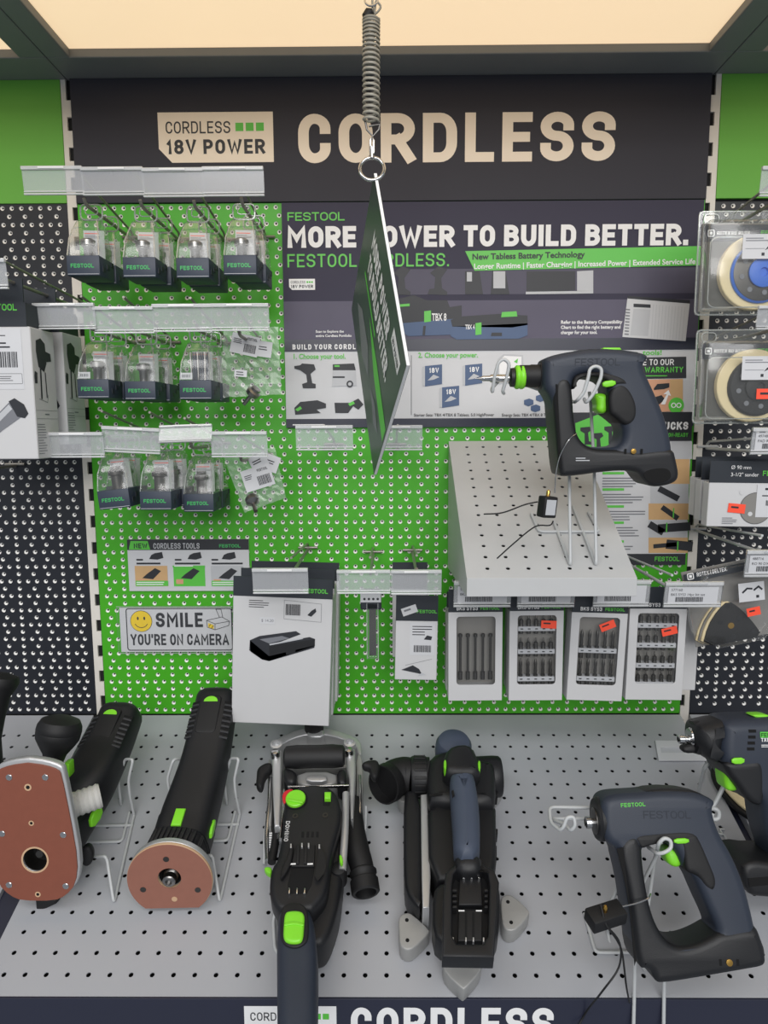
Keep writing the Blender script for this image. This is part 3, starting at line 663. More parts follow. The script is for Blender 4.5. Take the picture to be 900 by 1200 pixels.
# printed camera
c0 = [P4(x, y) for x, y in ((242, 727), (260, 723), (269, 728), (268, 733), (252, 738), (243, 735))]
b.stroke(c0, .0009, .0004, closed=True, M=Ms); b.stroke([P4(242, 727), P4(252, 731), P4(269, 728)], .0009, .0004, M=Ms); b.stroke([P4(252, 731), P4(252, 738)], .0009, .0004, M=Ms)
b.stroke([P4(257, 723), P4(253, 714), P4(259, 714), P4(261, 723)], .0009, .0004, M=Ms)
b.use('yellow_print'); b.poly([P4(244, 735), P4(250.5, 737), P4(250.5, 732.5), P4(244, 730)], .0004, Ms)
b.use('dark_print'); b.stroke([P4(245, 734), P4(247, 731.5)], .0010, .0006, M=Ms); b.stroke([P4(248, 736), P4(250, 733)], .0010, .0006, M=Ms)
b.build('lettering', t)
b = MB('clear_window'); p0, p1 = P4(139.5, 765.5), P4(272.5, 710.5); b.quad(p0[0], p1[0], p0[1], p1[1], .002, FACE); b.use('clear_edge'); b.tube([(p0[0], -.002, p0[1]), (p1[0], -.002, p0[1]), (p1[0], -.002, p1[1]), (p0[0], -.002, p1[1])], .0007, 6, closed=True); b.build('sleeve', t)

# strip along the front edge of the tool shelf
fe = DM @ Vector((0, DFRONT, 0))
t = thing('shelf_edge_strip', 'navy shelf edge strip reading CORDLESS along the bottom of the photo', 'sign', T(0, fe.y-.0015, fe.z))
b = MB('strip_navy'); b.bbox(-.483, .4925, -.0015, .0013, -.078, .0003, r=.0006); b.build('strip', t)
Me = T(0, -.0017, 0) @ FACE
ey = fe.y-.0035
def P5(px, py): p = on_y(px, py, ey); return (p.x, p.z-fe.z)
b = MB('white_print'); hh = .041; zl = P5(530, 1181)[1]-hh
din(b, 'CORDLESS', P5(411, 1190)[0], zl, hh, w=.2, z=.0002, M=Me, fit=P5(649, 1190)[0]-P5(411, 1190)[0])
b.flush('lettering', t); logo18v(b, P5(286, 1185)[0], zl-.001, .0435, .0002, Me); b.build('lettering', t)
# ------------------------------------------------------------------ hooks, price holders and hanging goods
ORD4 = ('leftmost', 'second from left', 'third from left', 'rightmost')
def make_hook(name, p, label, L=0.170, group='peg hooks', m='hook_metal', up=True, plate=True, lowtip=True, upx=0.0, uplift=.028):
    t = thing(name, label, 'hook', T(p[0], 0, p[2]), group)
    b = MB(m)
    if lowtip: b.tube([(0, -.002, 0), (0, -L+.012, 0), (0, -L+.004, .002), (0, -L, .007)], .0024, 8)
    else: b.tube([(0, -.002, 0), (0, -L, 0)], .0024, 8)
    b.build('arm', t, 40)
    if up:
        b = MB(m); b.tube([(0, -.003, .006), (0, -.012, .011), (upx*.6, -L*.6, .011+uplift*.55), (upx, -L-.004, .011+uplift)], .0018, 8); b.build('upper_arm', t, 40)
    b = MB(m); b.tube([(-.016, -.0045, .003), (.016, -.0045, .003)], .0022, 8); b.tube([(-.0105, -.0045, .003), (-.0105, .003, .003)], .0018, 6); b.tube([(.0105, -.0045, .003), (.0105, .003, .003)], .0018, 6); b.build('crossbar', t, 40)
    return t
def make_holder(px0, px1, py0, py1, y, label, rot=0.0, tagged=None, lean=0.12, group='clear price holders'):
    a = on_y(px0, py1, y); c = on_y(px1, py0, y); cx, cz = (a.x+c.x)/2, (a.z+c.z)/2; w, h = (c.x-a.x)/2, (c.z-a.z)/2
    t = thing('price_holder', label, 'price holder', T(cx, y, cz) @ RY(rot) @ RX(lean), group)
    b = MB('clear_holder'); b.box(-w, w, -.0006, .0006, -h*.8, h*.74); b.build('front_plate', t)
    b = MB('holder_rail')
    b.bbox(-w, w, -.0035, .0022, h*.74, h, r=.0008); b.build('top_rail', t)
    b = MB('holder_rail'); b.bbox(-w, w, -.0028, .0016, -h, -h*.86, r=.0008); b.bbox(-w, w, -.0018, .0010, -h*.80, -h*.70, r=.0005); b.build('bottom_rail', t)
    b = MB('white_print' if not tagged else 'clear_holder'); b.bbox(-.017, .017, -.0046, -.0036, h*.80, h*.95, r=.0004); b.build('clip', t)
    if tagged:
        b = MB('clear_edge'); b.tube([(-w, -.001, -h), (w, -.001, -h), (w, -.001, h), (-w, -.001, h)], .0012, 6, closed=True); b.build('rim', t, 40)
        b = MB('paper'); b.box(-w*.86, w*.86, -.0012, -.0009, -h*.72, h*.6)
        M = T(0, -.0013, 0) @ FACE; b.use('dark_print')
        txt(b, tagged[0], -w*.78, h*.28, .0052, z=.0001, M=M); txt(b, tagged[1], -w*.78, -h*.10, .0052, z=.0001, M=M)
        bars(b, -w*.6, w*.35, -h*.6, -h*.2, 60, .0001, M, seed=int(px0)); b.build('price_tag', t)
    return t

# ---- blister pack with clear top and dark base
def make_pack(name, label, kind, group, sticker=False):
    t = thing(name, label, 'bit pack', None, group)
    hw = .0220; y0, y1 = -.036, .013; zb0, zb1 = -.0945, -.0685
    b = MB('pack_navy'); b.bbox(-hw, hw, y0, y1, zb0, zb1, r=.0012); b.use('light_grey_print'); b.quad(-hw+.0012, hw-.0012, zb0+.0016, zb0+.0022, -y0+.0001, FACE)
    b.build('base', t, 30)
    for s in (-1, 1):
        b = MB('pack_navy_dark')
        for k, (ya, za) in enumerate(((-.026, -.088), (-.012, -.082), (.002, -.076))): b.bbox(s*hw-.0008, s*hw+.0008, ya, ya+.009, za, za+.007, r=.0004)
        b.build('base_ribs', t)
    b = MB('logo_green'); din(b, 'FESTOOL', -.0165, -.0845, .0052, w=.2, sx=1.1, z=-y0+.0003, M=FACE, fit=.031); b.build('brand_mark', t)
    def ring(hx, ya, yb, z, r=.004):
        return [(p[0], p[1], z) for p in rrect(-hx, hx, ya, yb, min(r, (yb-ya)*.45))]
    b = MB('clear_pack'); b.loft([ring(hw-.0006, y0+.001, y1-.0005, zb1), ring(hw-.0012, y0+.003, y1-.001, -.052), ring(.0185, -.026, .010, -.032), ring(.0155, -.016, .006, -.018), ring(.0120, -.006, .004, -.0125)], capped=False)
    b.build('clear_cover', t, 40)
    b = MB('clear_edge')
    lp = [(p[0], 0, p[1]) for p in rrect(-.0150, .0150, -.0135, .0065, .006)]
    b.tube(lp, .0013, 6, closed=True); lp = [(p[0], 0, p[1]) for p in rrect(-.0085, .0085, -.0065, .0032, .0035)]; b.tube(lp, .0009, 6, closed=True)
    b.tube([(-hw+.001, y0+.001, zb1), (-.0195, -.030, -.045), (-.014, -.016, -.02)], .0007, 5); b.tube([(hw-.001, y0+.001, zb1), (.0195, -.030, -.045), (.014, -.016, -.02)], .0007, 5)
    b.build('hang_tab', t, 40)
    b = MB('paper'); b.box(-.0125, .0150, .0015, .0022, -.070, -.027, RZ(.12)); M = RZ(.12) @ T(0, .0013, 0) @ FACE
    b.use('red_label'); b.quad(-.011, .008, -.0315, -.0305, .0001, M); b.use('grey_print'); lines(b, -.011, .011, -.034, .0007, 3, .0016, .0001, M); b.build('card', t)
    if kind == 'cutter':
        b = MB('steel'); M = T(-.002, -.012, -.070)
        b.lathe([(.0060, 0), (.0062, .016), (.0066, .0165), (.0066, .019), (.0098, .0195), (.0100, .026), (.0075, .028), (.0040, .0285)], 18, M); b.use('dark_steel'); b.bbox(-.011, -.003, -.0135, -.0105, -.052, -.0455, r=.0008); b.bbox(-.001, .007, -.0135, -.0105, -.052, -.0455, r=.0008)
        b.build('cutter', t, 40)
    elif kind == 'shank':
        b = MB('dark_steel'); M = T(-.001, -.012, -.070)
        b.lathe([(.0075, 0), (.0075, .020), (.0105, .0215), (.0105, .0275), (.0070, .029), (.0070, .033), (.0025, .0335)], 18, M); b.build('cutter', t, 40)
    else:
        for k in range(8):
            b = MB('pack_navy' if k % 3 else 'steel'); x = -.011+k*.0030; b.tube([(x, -.010, -.069), (x+.0004*(k-4), -.009, -.029)], .0014, 6); b.build('blade', t, 40)
    if sticker:
        b = MB('paper'); M = T(-.0125, y0+.0025, -.0630) @ RX(-.1) @ FACE; b.quad(-.0085, .0085, -.0045, .0045, 0, M); b.use('grey_print'); bars(b, -.006, .006, -.002, .002, 16, .0002, M, 3); b.build('price_sticker', t)
    return t
HY = -.172
pk_cut = make_pack('router_bit_pack', '', 'cutter', 'bit packs on the top row')
pk_shank = make_pack('router_bit_pack', '', 'shank', 'bit packs on the bottom row')
pk_cut_s = make_pack('router_bit_pack', '', 'cutter', 'bit packs on the middle row', True)
pk_rod = make_pack('router_bit_pack', '', 'rods', 'bit packs on the middle row', True)
used = set()
def put_pack(proto, M, label, group):
    if id(proto) in used: o = dup(proto, M, label, group)
    else: used.add(id(proto)); o = proto; o.matrix_world = M; o['label'] = label; o['group'] = group
    return o
# base front top-left / top-right pixels of the front packs, gap to the pack behind, spin
rows = [
 ('top', pk_cut, [((78.4, 298), (115, 300), .053, 0), ((144, 300.5), (181, 301.5), .053, 0), ((207, 301.5), (243.5, 302), .055, 0), ((262.5, 298.5), (299, 298.5), .050, 0)]),
 ('middle', pk_cut_s, [((90, 444), (127, 444.5), .052, 0), ((144.5, 446), (182, 447), .052, 0), ((211, 444.5), (246, 446), .052, 0)]),
 ('bottom', pk_shank, [((108, 576), (143.5, 573), .052, -.10), ((164, 575.5), (200, 576), .050, 0), ((213.5, 578.5), (251, 579.5), .050, 0)]),
]
hook_pts = {}
for rn, proto, items in rows:
    for i, (pl, pr, gap, spin) in enumerate(items):
        yf = -.168 + (.004 if rn != 'top' else 0)
        # depth at which the base is 44 mm wide
        for _ in range(30):
            a, c = on_y(pl[0], pl[1], yf), on_y(pr[0], pr[1], yf); w = c.x-a.x
            yf += (w-.044)*8*.1
            yf = max(-.185, min(-.140, yf))
        cx = (a.x+c.x)/2; cz = (a.z+c.z)/2
        o = (cx, yf+.036, cz+.0685)
        nm = ('first', 'second', 'third', 'fourth')[i]
        pr_ = proto if not (rn == 'middle' and i == 2) else pk_rod
        if rn == 'middle' and i == 1: pr_ = pk_cut
        extra = {('middle', 0): ' with sticker', ('middle', 2): ' of dark blades', ('bottom', 0): ' hanging crooked'}.get((rn, i), '')
        put_pack(pr_, T(*o) @ RY(spin), 'clear-topped bit pack%s, front of the %s hook from left, %s row' % (extra, nm, rn), 'bit packs on the %s row' % rn)
        back = pk_cut if rn != 'bottom' else pk_shank
        put_pack(back, T(o[0]+(.004 if i % 2 else .001), o[1]+gap, o[2]-.0005) @ RY(-spin*.4), 'clear-topped bit pack at the rear of the %s hook from left, %s row' % (nm, rn), 'bit packs on the %s row' % rn)
        hook_pts[(rn, i)] = (o[0]+.003, 0, o[2]-.001)
for (rn, i), p in hook_pts.items():
    nm = ('leftmost', 'second from left', 'third from left', 'rightmost')[i]
    make_hook('wire_hook', p, 'grey wire peg hook carrying the %s bit packs of the %s row' % (nm, rn), L=.178, group='peg hooks holding bit packs', upx=-.006, uplift=.030)
for i, (x0, x1, y0, y1) in enumerate(((28, 97, 195, 228.5), (97, 168, 196, 229), (168, 238.5, 197, 231), (238.5, 309, 195.5, 230))):
    make_holder(x0, x1, y0, y1, -.184, 'clear empty price holder, %s of the four above the top bit packs' % ORD4[i])
for i, (x0, x1, y0, y1) in enumerate(((41, 111, 355, 386), (111, 180, 359, 391), (180, 248, 356, 389), (248, 315, 355.5, 388))):
    make_holder(x0, x1, y0, y1, -.190+.003*(i > 0), 'clear empty price holder, %s of the four above the middle bit packs' % ORD4[i])
for i, (x0, x1, y0, y1, r) in enumerate(((52, 121, 506, 536.5, 0), (121, 187, 500, 531, .05), (187, 248, 497.5, 519, -.03), (248, 313, 505, 536, 0))):
    make_holder(x0, x1, y0, y1, -.186+.004*(i % 2), 'clear empty price holder, %s of the four above the bottom bit packs' % ORD4[i], rot=r, lean=.12 if i != 2 else -.35)

# ---- crumpled clear bags with labels and a small cutter
def make_bag(label, quad, y, lab1, cut, seed):
    c = on_y(sum(q[0] for q in quad)/4, sum(q[1] for q in quad)/4, y)
    t = thing('parts_bag', label, 'bag', T(c.x, y, c.z), 'clear parts bags')
    L = [on_y(q[0], q[1], y)-Vector((c.x, y, c.z)) for q in quad]       # tl tr br bl
    rnd = random.Random(seed); n = 13
    rows_ = [[rnd.uniform(-.0022, .0022) for _ in range(n)] for _ in range(n)]
    b = MB('clear_bag')
    for side in (-1, 1):
        v = []; f = []
        for j in range(n):
            for i in range(n):
                u, w = i/(n-1), j/(n-1); p = L[0]*(1-u)*(1-w)+L[1]*u*(1-w)+L[2]*u*w+L[3]*(1-u)*w
                bulge = math.sin(PI*u)*math.sin(PI*w)
                v.append((p.x+rnd.uniform(-.0008, .0008), side*(.0035*bulge)+rows_[j][i]*(.3+bulge), p.z+rnd.uniform(-.0008, .0008)))
        for j in range(n-1):
            for i in range(n-1): f.append((j*n+i, j*n+i+1, (j+1)*n+i+1, (j+1)*n+i))
        b.add(v, f)
    b.build('film', t)
    for k, (px, py, w, h, rot, full) in enumerate(lab1):
        p = on_y(px, py, y-.006-.0008*k)-Vector((c.x, y, c.z)); M = T(p.x, -.006-.0008*k, p.z) @ RY(rot) @ FACE
        b = MB('paper'); b.quad(-w/2, w/2, -h/2, h/2, 0, M); b.use('dark_print')
        if full:
            din(b, 'FESTOOL', w*.05, h*.26, .0038, w=.2, sx=1.0, z=.0002, M=M, fit=w*.36); bars(b, -w*.02, w*.42, -h*.36, h*.06, 34, .0002, M, seed+k); lines(b, -w*.42, -w*.1, h*.2, .0011, 3, .0026, .0002, M, seed)
        else: lines(b, -w*.35, w*.3, h*.1, .0014, 2, .0035, .0002, M, seed)
        b.build('label', t)
    p = on_y(cut[0], cut[1], y)-Vector((c.x, y, c.z)); M = T(p.x, 0, p.z) @ RY(cut[2]) @ RX(cut[3])
    b = MB('steel'); b.lathe([(.0030, -.022), (.0030, -.006), (.0050, -.005), (.0100, -.002), (.0105, .004), (.0070, .006), (.0070, .010), (.0035, .0105)], 18, M); b.build('cutter', t, 40)
    return t
make_bag('clear bag with barcode label and small cutter, right end of the middle row', [(262, 386), (326, 383), (330, 462), (258, 466)], -.125,
         [(308, 409, .026, .022, .15, False), (287, 404, .040, .028, .22, True), (282, 437.5, .018, .0095, .08, False)], (296, 461, .75, .3), 5)
make_bag('clear bag with tilted barcode label and bearing cutter, right end of the bottom row', [(262, 536), (322, 524), (335, 583), (287, 601)], -.125,
         [(318, 543, .022, .024, .35, False), (303, 541, .026, .020, -.45, False), (302, 560, .044, .032, -.30, True)], (296, 587, -.5, -.8), 9)
for i, (px, py, lb) in enumerate(((281, 388, 'grey wire peg hook holding the clear bag in the middle row'), (283, 535, 'grey wire peg hook holding the clear bag in the bottom row'))):
    p = on_y(px, py, -.17); make_hook('wire_hook', (p.x, 0, p.z-.006), lb, L=.176, group='peg hooks holding bags', uplift=.024)
# two empty hooks with holders under the poster
for i, (x0, x1, y0, y1, lb) in enumerate(((347, 413.5, 498, 528, 'clear empty price holder under the poster, left of the hanging sign'), (437, 495, 498, 528, 'clear empty price holder under the poster, partly behind the hanging sign'))):
    make_holder(x0, x1, y0, y1, -.182, lb); p = on_y((x0+x1)/2, y1-10, -.17)
    make_hook('wire_hook', (p.x, 0, p.z-.010), 'short wire peg hook behind the empty holder under the poster, %s one' % ('left', 'right')[i], L=.172, group='empty peg hooks', uplift=.022, lowtip=False)

# ---- cartons with hang headers
def carton(name, label, quad, y, depth, head, mhead='pack_navy_dark', group=None, cat='box'):
    # quad: tl, tr, br, bl pixels of the front face of the white body; head: header height (m)
    pts = [on_y(q[0], q[1], y) for q in quad]; c = (pts[0]+pts[1]+pts[2]+pts[3])/4
    w = ((pts[1]-pts[0]).length+(pts[2]-pts[3]).length)/4; h = ((pts[0]-pts[3]).length+(pts[1]-pts[2]).length)/4
    d = (pts[1]-pts[0])+(pts[2]-pts[3]); rot = -math.atan2(d.z, d.x)
    t = thing(name, label, cat, T(c.x, y, c.z) @ RY(rot), group)
    b = MB('box_white'); b.bbox(-w, w, 0, depth, -h, h, r=.0007, seg=1); b.build('carton', t)
    if head:
        b = MB(mhead); b.box(-w, w, -.0003, .0012, h-.0002, h+head); b.build('hang_header', t)
    return t, w, h
def festool_on(t, x, z, hgt, wid, y, name='brand_mark'):
    b = MB('logo_green'); festool(b, x, z, hgt, wid, -y, FACE, 'green_print'); b.build(name, t)
# big adapter boxes, three deep on one hook
cq_ = [(273.7, 697), (390.6, 703), (384.5, 850.5), (271, 847)]
t, w, h = carton('adapter_box', 'large white box with battery adapter picture, front of its hook', cq_, -.150, .038, .029, group='battery adapter boxes')
festool_on(t, w*.42, h+.008, .0065, w*.48, -.0006)
M = T(0, -.0004, 0) @ FACE
b = MB('dark_print'); bars(b, w*.06, w*.36, h*.73, h*.90, 44, .0001, M, 4); lines(b, -w*.68, -w*.25, h*.93, .0010, 4, .0032, .0001, M); b.use('grey_print'); b.stroke([(w*.03, h*.67), (w*.78, h*.64), (w*.78, h*.92), (w*.03, h*.96)], .0005, .0001, closed=True, M=M)
b.use('dark_print'); b.poly([(w*.5, h*.74), (w*.58, h*.72), (w*.68, h*.80), (w*.66, h*.85), (w*.58, h*.81)], .0001, M); b.build('barcode_label', t)
b = MB('dark_print'); k = .086/120*1.0
def bp(x, y): return ((x-690)/395*2*w, (560-y)/495*2*h*.98)
bl = lambda pts, z: b.poly([bp(*p) for p in pts], z, M)
bl([(560, 520), (562, 480), (640, 540), (822, 490), (820, 500), (640, 560), (615, 555)], .0002); bl([(562, 480), (640, 500), (640, 558), (612, 555), (565, 525)], .0002)
b.use('tool_black'); bl([(640, 500), (822, 465), (822, 492), (640, 560)], .0002)
b.use('dark_print'); bl([(562, 480), (600, 462), (745, 437), (765, 448), (640, 500)], .0003); bl([(640, 500), (660, 487), (800, 458), (822, 465)], .0003)
b.use('grey_print'); bl([(600, 475), (690, 458), (720, 466), (640, 490)], .0004); b.use('light_grey_print'); bl([(640, 492), (770, 462), (775, 466), (642, 497)], .0005); b.use('tool_black'); bl([(705, 500), (745, 490), (745, 522), (708, 532)], .0005)
b.build('picture', t)
b = MB('paper'); p = bp(630, 400); b.quad(p[0]-.011, p[0]+.011, p[1]-.005, p[1]+.005, .0002, M); b.use('grey_print'); txt(b, '$ 14.20', p[0]-.009, p[1]-.002, .006, z=.0004, M=M); b.build('price_sticker', t)
for k, (dx, dz, dy) in enumerate(((9, -11, .045), (22, -21, .090))):
    q2 = ([(284, 687), (393, 690), (389, 838), (282, 836)], [(296, 678), (398.5, 681), (394, 822), (294, 820)])[k]
    carton('adapter_box', ('large white adapter box directly behind the front adapter box', 'rearmost of the three large white adapter boxes')[k], q2, -.150+dy, .038, .029, group='battery adapter boxes')
p = on_y(341, 668, -.19); make_hook('wire_hook', (p.x+.002, 0, p.z-.004), 'wire peg hook carrying the large white adapter boxes', L=.196, group='peg hooks with boxes', uplift=.012)
make_holder(296.5, 361, 665, 696, -.198, 'clear empty price holder in front of the large adapter boxes')
# narrow box
nq = [(464, 727.5), (513.5, 727.5), (511, 797.5), (462.5, 796)]
t, w, h = carton('blade_box', 'narrow white box with dark header and angled price sticker, front one', nq, -.135, .022, .0385, group='narrow boxes')
festool_on(t, w*.0, h+.012, .0050, w*.95, -.0006); M = T(0, -.0004, 0) @ FACE
b = MB('paper'); b.quad(-w*.32, w*.88, h*-.15, h*.95, .0001, M); b.use('dark_print'); bars(b, -w*.12, w*.70, h*-.05, h*.18, 40, .0003, M, 6); lines(b, -w*.2, w*.75, h*.80, .0013, 4, .0042, .0003, M, 2); b.poly([(w*.35, h*.38), (w*.7, h*.36), (w*.75, h*.48), (w*.5, h*.52)], .0003, M); b.build('barcode_label', t)
b = MB('dark_print'); b.poly([(-w*.70, -h*.66), (-w*.15, -h*.5), (w*.15, -h*.62), (w*.3, -h*.80), (-w*.05, -h*.75)], .0002, M); b.use('light_grey_print'); b.poly([(w*.08, -h*.86), (w*.5, -h*.82), (w*.3, -h*.74)], .0003, M); b.use('grey_print'); b.stroke([(-w*.5, -h*.5), (w*.75, -h*.28)], .0005, .0002, M=M); b.build('picture', t)
b = MB('paper'); Mst = T(-w*.36, -.0008, h+.016) @ RY(-.35) @ FACE; b.quad(-.0115, .0115, -.006, .006, 0, Mst); b.use('grey_print'); lines(b, -.008, .008, .000, .0028, 1, .004, .0002, Mst); b.build('price_sticker', t)
carton('blade_box', 'narrow white box hidden behind the front narrow box, dark header showing', [(460, 690), (501, 690), (500, 770), (460, 770)], -.08, .022, .042, group='narrow boxes')
p = on_y(488, 668, -.17); make_hook('wire_hook', (p.x, 0, p.z-.004), 'wire peg hook carrying the narrow white boxes', L=.176, group='peg hooks with boxes', uplift=.016)
make_holder(458, 517.5, 667, 697, -.184, 'clear empty price holder in front of the narrow boxes')
# slim clear tube pack
c = on_y(436, 735, -.14); t = thing('blade_tube', 'slim clear hanging tube with dark cap and small white label', 'tube pack', T(c.x, -.14, c.z))
def lp(px, py): p = on_y(px, py, -.14); return (p.x-c.x, p.z-c.z)
a, d = lp(430.5, 771), lp(443, 706); b = MB('clear_pack'); b.bbox(a[0], d[0], -.004, .004, a[1], d[1], r=.0015); b.build('tube', t, 40)
b = MB('dark_steel'); b.box(a[0]+.003, d[0]-.003, -.001, .001, a[1]+.004, d[1]-.002); b.build('blade', t)
b = MB('clear_edge'); b.tube([(a[0], -.004, a[1]), (d[0], -.004, a[1]), (d[0], -.004, d[1]), (a[0], -.004, d[1])], .0007, 5, closed=True); b.build('tube_edge', t)
a, d = lp(422.5, 714), lp(447, 690); b = MB('pack_navy_dark'); b.bbox(a[0], d[0], -.004, .003, a[1], d[1], r=.002); b.build('cap', t)
a, d = lp(422.5, 705), lp(446.5, 692); b = MB('paper'); b.box(a[0], d[0], -.0047, -.0042, a[1], d[1]); b.use('dark_print'); 
for k in range(4): b.disc(a[0]+.006+k*.0065, a[1]+.005, .0019, .0048, 10, FACE)
b.build('label', t)
p = on_y(435, 672, -.17); make_hook('wire_hook', (p.x-.001, 0, p.z-.002), 'wire peg hook carrying the slim clear tube', L=.176, group='peg hooks with boxes', uplift=.016)
make_holder(395, 457.5, 667, 696, -.186, 'clear empty price holder in front of the slim clear tube')

# ---- bit set boxes with windows
def bit_box(label, quad, y, depth, content, red=None, head=.020, txt_='BKS SYS3', behind=False):
    pts = [on_y(q[0], q[1], y) for q in quad]; c = sum(pts, Vector())/4
    w = ((pts[1]-pts[0]).length+(pts[2]-pts[3]).length)/4; h = ((pts[0]-pts[3]).length+(pts[1]-pts[2]).length)/4
    d = pts[0]+pts[1]-pts[2]-pts[3]; rot = math.atan2(d.x, d.z)
    t = thing('bit_set_box', label, 'bit set', T(c.x, y, c.z) @ RY(rot), 'windowed bit set boxes')
    wi = (-w*.70, w*.74, -h*.64, h*.90); r = .005
    b = MB('box_white'); hole = rrect(wi[0], wi[1], wi[2], wi[3], r)
    b.slab([[(-w, -h), (w, -h), (w, h), (-w, h)], hole], -.0006, .0006, bev=.0002, res=0, smooth=0, M=FACE)
    b.box(-w, -w+.0008, .0006, depth, -h, h); b.box(w-.0008, w, .0006, depth, -h, h); b.box(-w, w, .0006, depth, -h, -h+.0008); b.box(-w, w, .0006, depth, h-.0008, h); b.box(-w, w, depth-.0008, depth, -h, h)
    b.build('carton', t)
    b = MB('pack_navy_dark'); b.box(-w, w, -.0004, .001, h, h+head); b.build('hang_header', t)
    b = MB('white_print'); din(b, txt_, -w*.7, h+.003, .0055, w=.16, z=.0008, M=FACE); b.use('green_print'); din(b, 'FESTOOL', w*.18, h+.0035, .0045, w=.2, sx=1.1, z=.0008, M=FACE, fit=w*.7); b.build('lettering', t)
    b = MB('clear_window'); b.quad(wi[0], wi[1], wi[2], wi[3], -.0010, FACE); b.build('window', t)
    b = MB('grey_pad'); b.box(wi[0]-.002, wi[1]+.002, depth*.6, depth*.7, wi[2]-.002, wi[3]+.002); b.build('tray', t)
    W = wi[1]-wi[0]; H = wi[3]-wi[2]
    n = 5
    for (zf, kind) in content:
        z = wi[2]+H*zf
        if kind != 'rod':
            b = MB('light_grey_print'); b.bbox(wi[0]+.001, wi[1]-.001, .0018, depth*.6, z-.0035, z+.0035, r=.0006); b.use('dark_print')
            for k in range(n): b.quad(wi[0]+W*(.08+k*.19), wi[0]+W*(.08+k*.19)+.004, z-.0008, z+.0008, -.0016, FACE)
            b.build('rack', t)
        for k in range(n):
            x = wi[0]+W*(.11+k*.195); b = MB('dark_steel'); M = T(x, .0062, z)
            if kind == 'rod': b.lathe([(.0032, 0), (.0032, .012), (.0018, .0125), (.0018, H*.62), (.0030, H*.63), (.0030, H*.67), (.001, H*.68)], 10, M)
            elif kind == 'drill': b.lathe([(.0034, -.012), (.0034, .006), (.0022, .007), (.0026, .012), (.0020, .017), (.0026, .022), (.0018, .027), (.0003, .031)], 10, M)
            else: b.lathe([(.0034, -.008), (.0034, .005), (.0030, .006), (.0034, .009), (.0030, .013), (.0015, .014), (.0012, .019), (.0004, .020)], 10, M)
            b.build('bit', t, 40)
    if red:
        b = MB('red_label'); M = T(red[0]*w, -.0014, red[1]*h) @ RY(red[2]) @ FACE; b.quad(-.0112, .0112, -.0058, .0058, 0, M); b.use('dark_print'); lines(b, -.008, .008, .0005, .0022, 1, .004, .0002, M); b.build('price_sticker', t)
    return t
BY = -.150
bit_box('windowed white box of five long bits, leftmost of the four bit boxes', [(525.5, 717), (589, 717.5), (588, 821), (525.5, 820.5)], BY, .026, [(.06, 'rod')], None, .034)
bit_box('windowed white box of drill bits with straight red sticker, second from left', [(597.5, 715.5), (660.5, 716), (658.5, 820.5), (596, 820.5)], BY, .026, [(.80, 'bit'), (.47, 'bit'), (.07, 'drill')], (.45, .70, .05), .030)
bit_box('windowed white box of bits with tilted red sticker, third from left', [(670, 718), (736, 718.5), (728, 821.5), (664, 820)], BY-.006, .026, [(.50, 'drill'), (.08, 'drill')], (.30, .72, -.42), .026)
bit_box('windowed white box of four bit rows with red sticker, rightmost', [(739, 713), (804.5, 713.5), (799, 820.5), (732, 819.5)], BY-.008, .026, [(.82, 'bit'), (.54, 'bit'), (.25, 'bit'), (-.02, 'bit')], (.42, .52, -.25), .032)
for i, (dx, lb) in enumerate(((-2, 'plain white bit box hidden behind the leftmost bit box'), (-3, 'plain white bit box hidden behind the second bit box'), (-2, 'plain white bit box hidden behind the third bit box'), (7, 'white bit box sticking out behind the rightmost bit box'))):
    q = [(525.5, 717), (597.5, 716), (668, 717), (746, 716)][i]; qq = [(q[0]+dx, q[1]-1), (q[0]+dx+62, q[1]-1), (q[0]+dx+(60 if i < 3 else 67), q[1]+(92 if i < 3 else 93)), (q[0]+dx-1, q[1]+92)]
    carton('bit_set_box', lb, qq, BY+.045, .026, .030, group='windowed bit set boxes', cat='bit set')
for i, (x0, x1, y0, y1, y, tg, lb) in enumerate((
    (531.5, 599, 680, 711.5, -.176, ('577161', 'BKS SYS3 bit set'), 'smoky price holder with paper tag above the leftmost bit box'),
    (606, 674, 680, 711.5, -.176, ('577162', 'BKS SYS3 set'), 'smoky price holder with paper tag above the second bit box'),
    (695, 762, 679, 711, -.176, ('577163', 'BKS SYS3 set'), 'smoky price holder with paper tag above the third bit box'),
    (777.5, 846.5, 681, 711.5, -.205, ('577160', 'BKS SYS3 14pc bit set'), 'smoky price holder with paper tag above the rightmost bit box'))):
    make_holder(x0, x1, y0, y1, y, lb, tagged=tg, lean=.15, group='price holders with paper tags')
    xx = (562, 634, 702, 787)[i]; p = on_y(xx, 690, y)
    make_hook('wire_hook', (p.x, 0, p.z), 'light wire peg hook holding the %s bit boxes' % ORD4[i], L=-y-.004, group='peg hooks with bit boxes', m='wire_grey', uplift=-.004 if i < 3 else .008, lowtip=False)

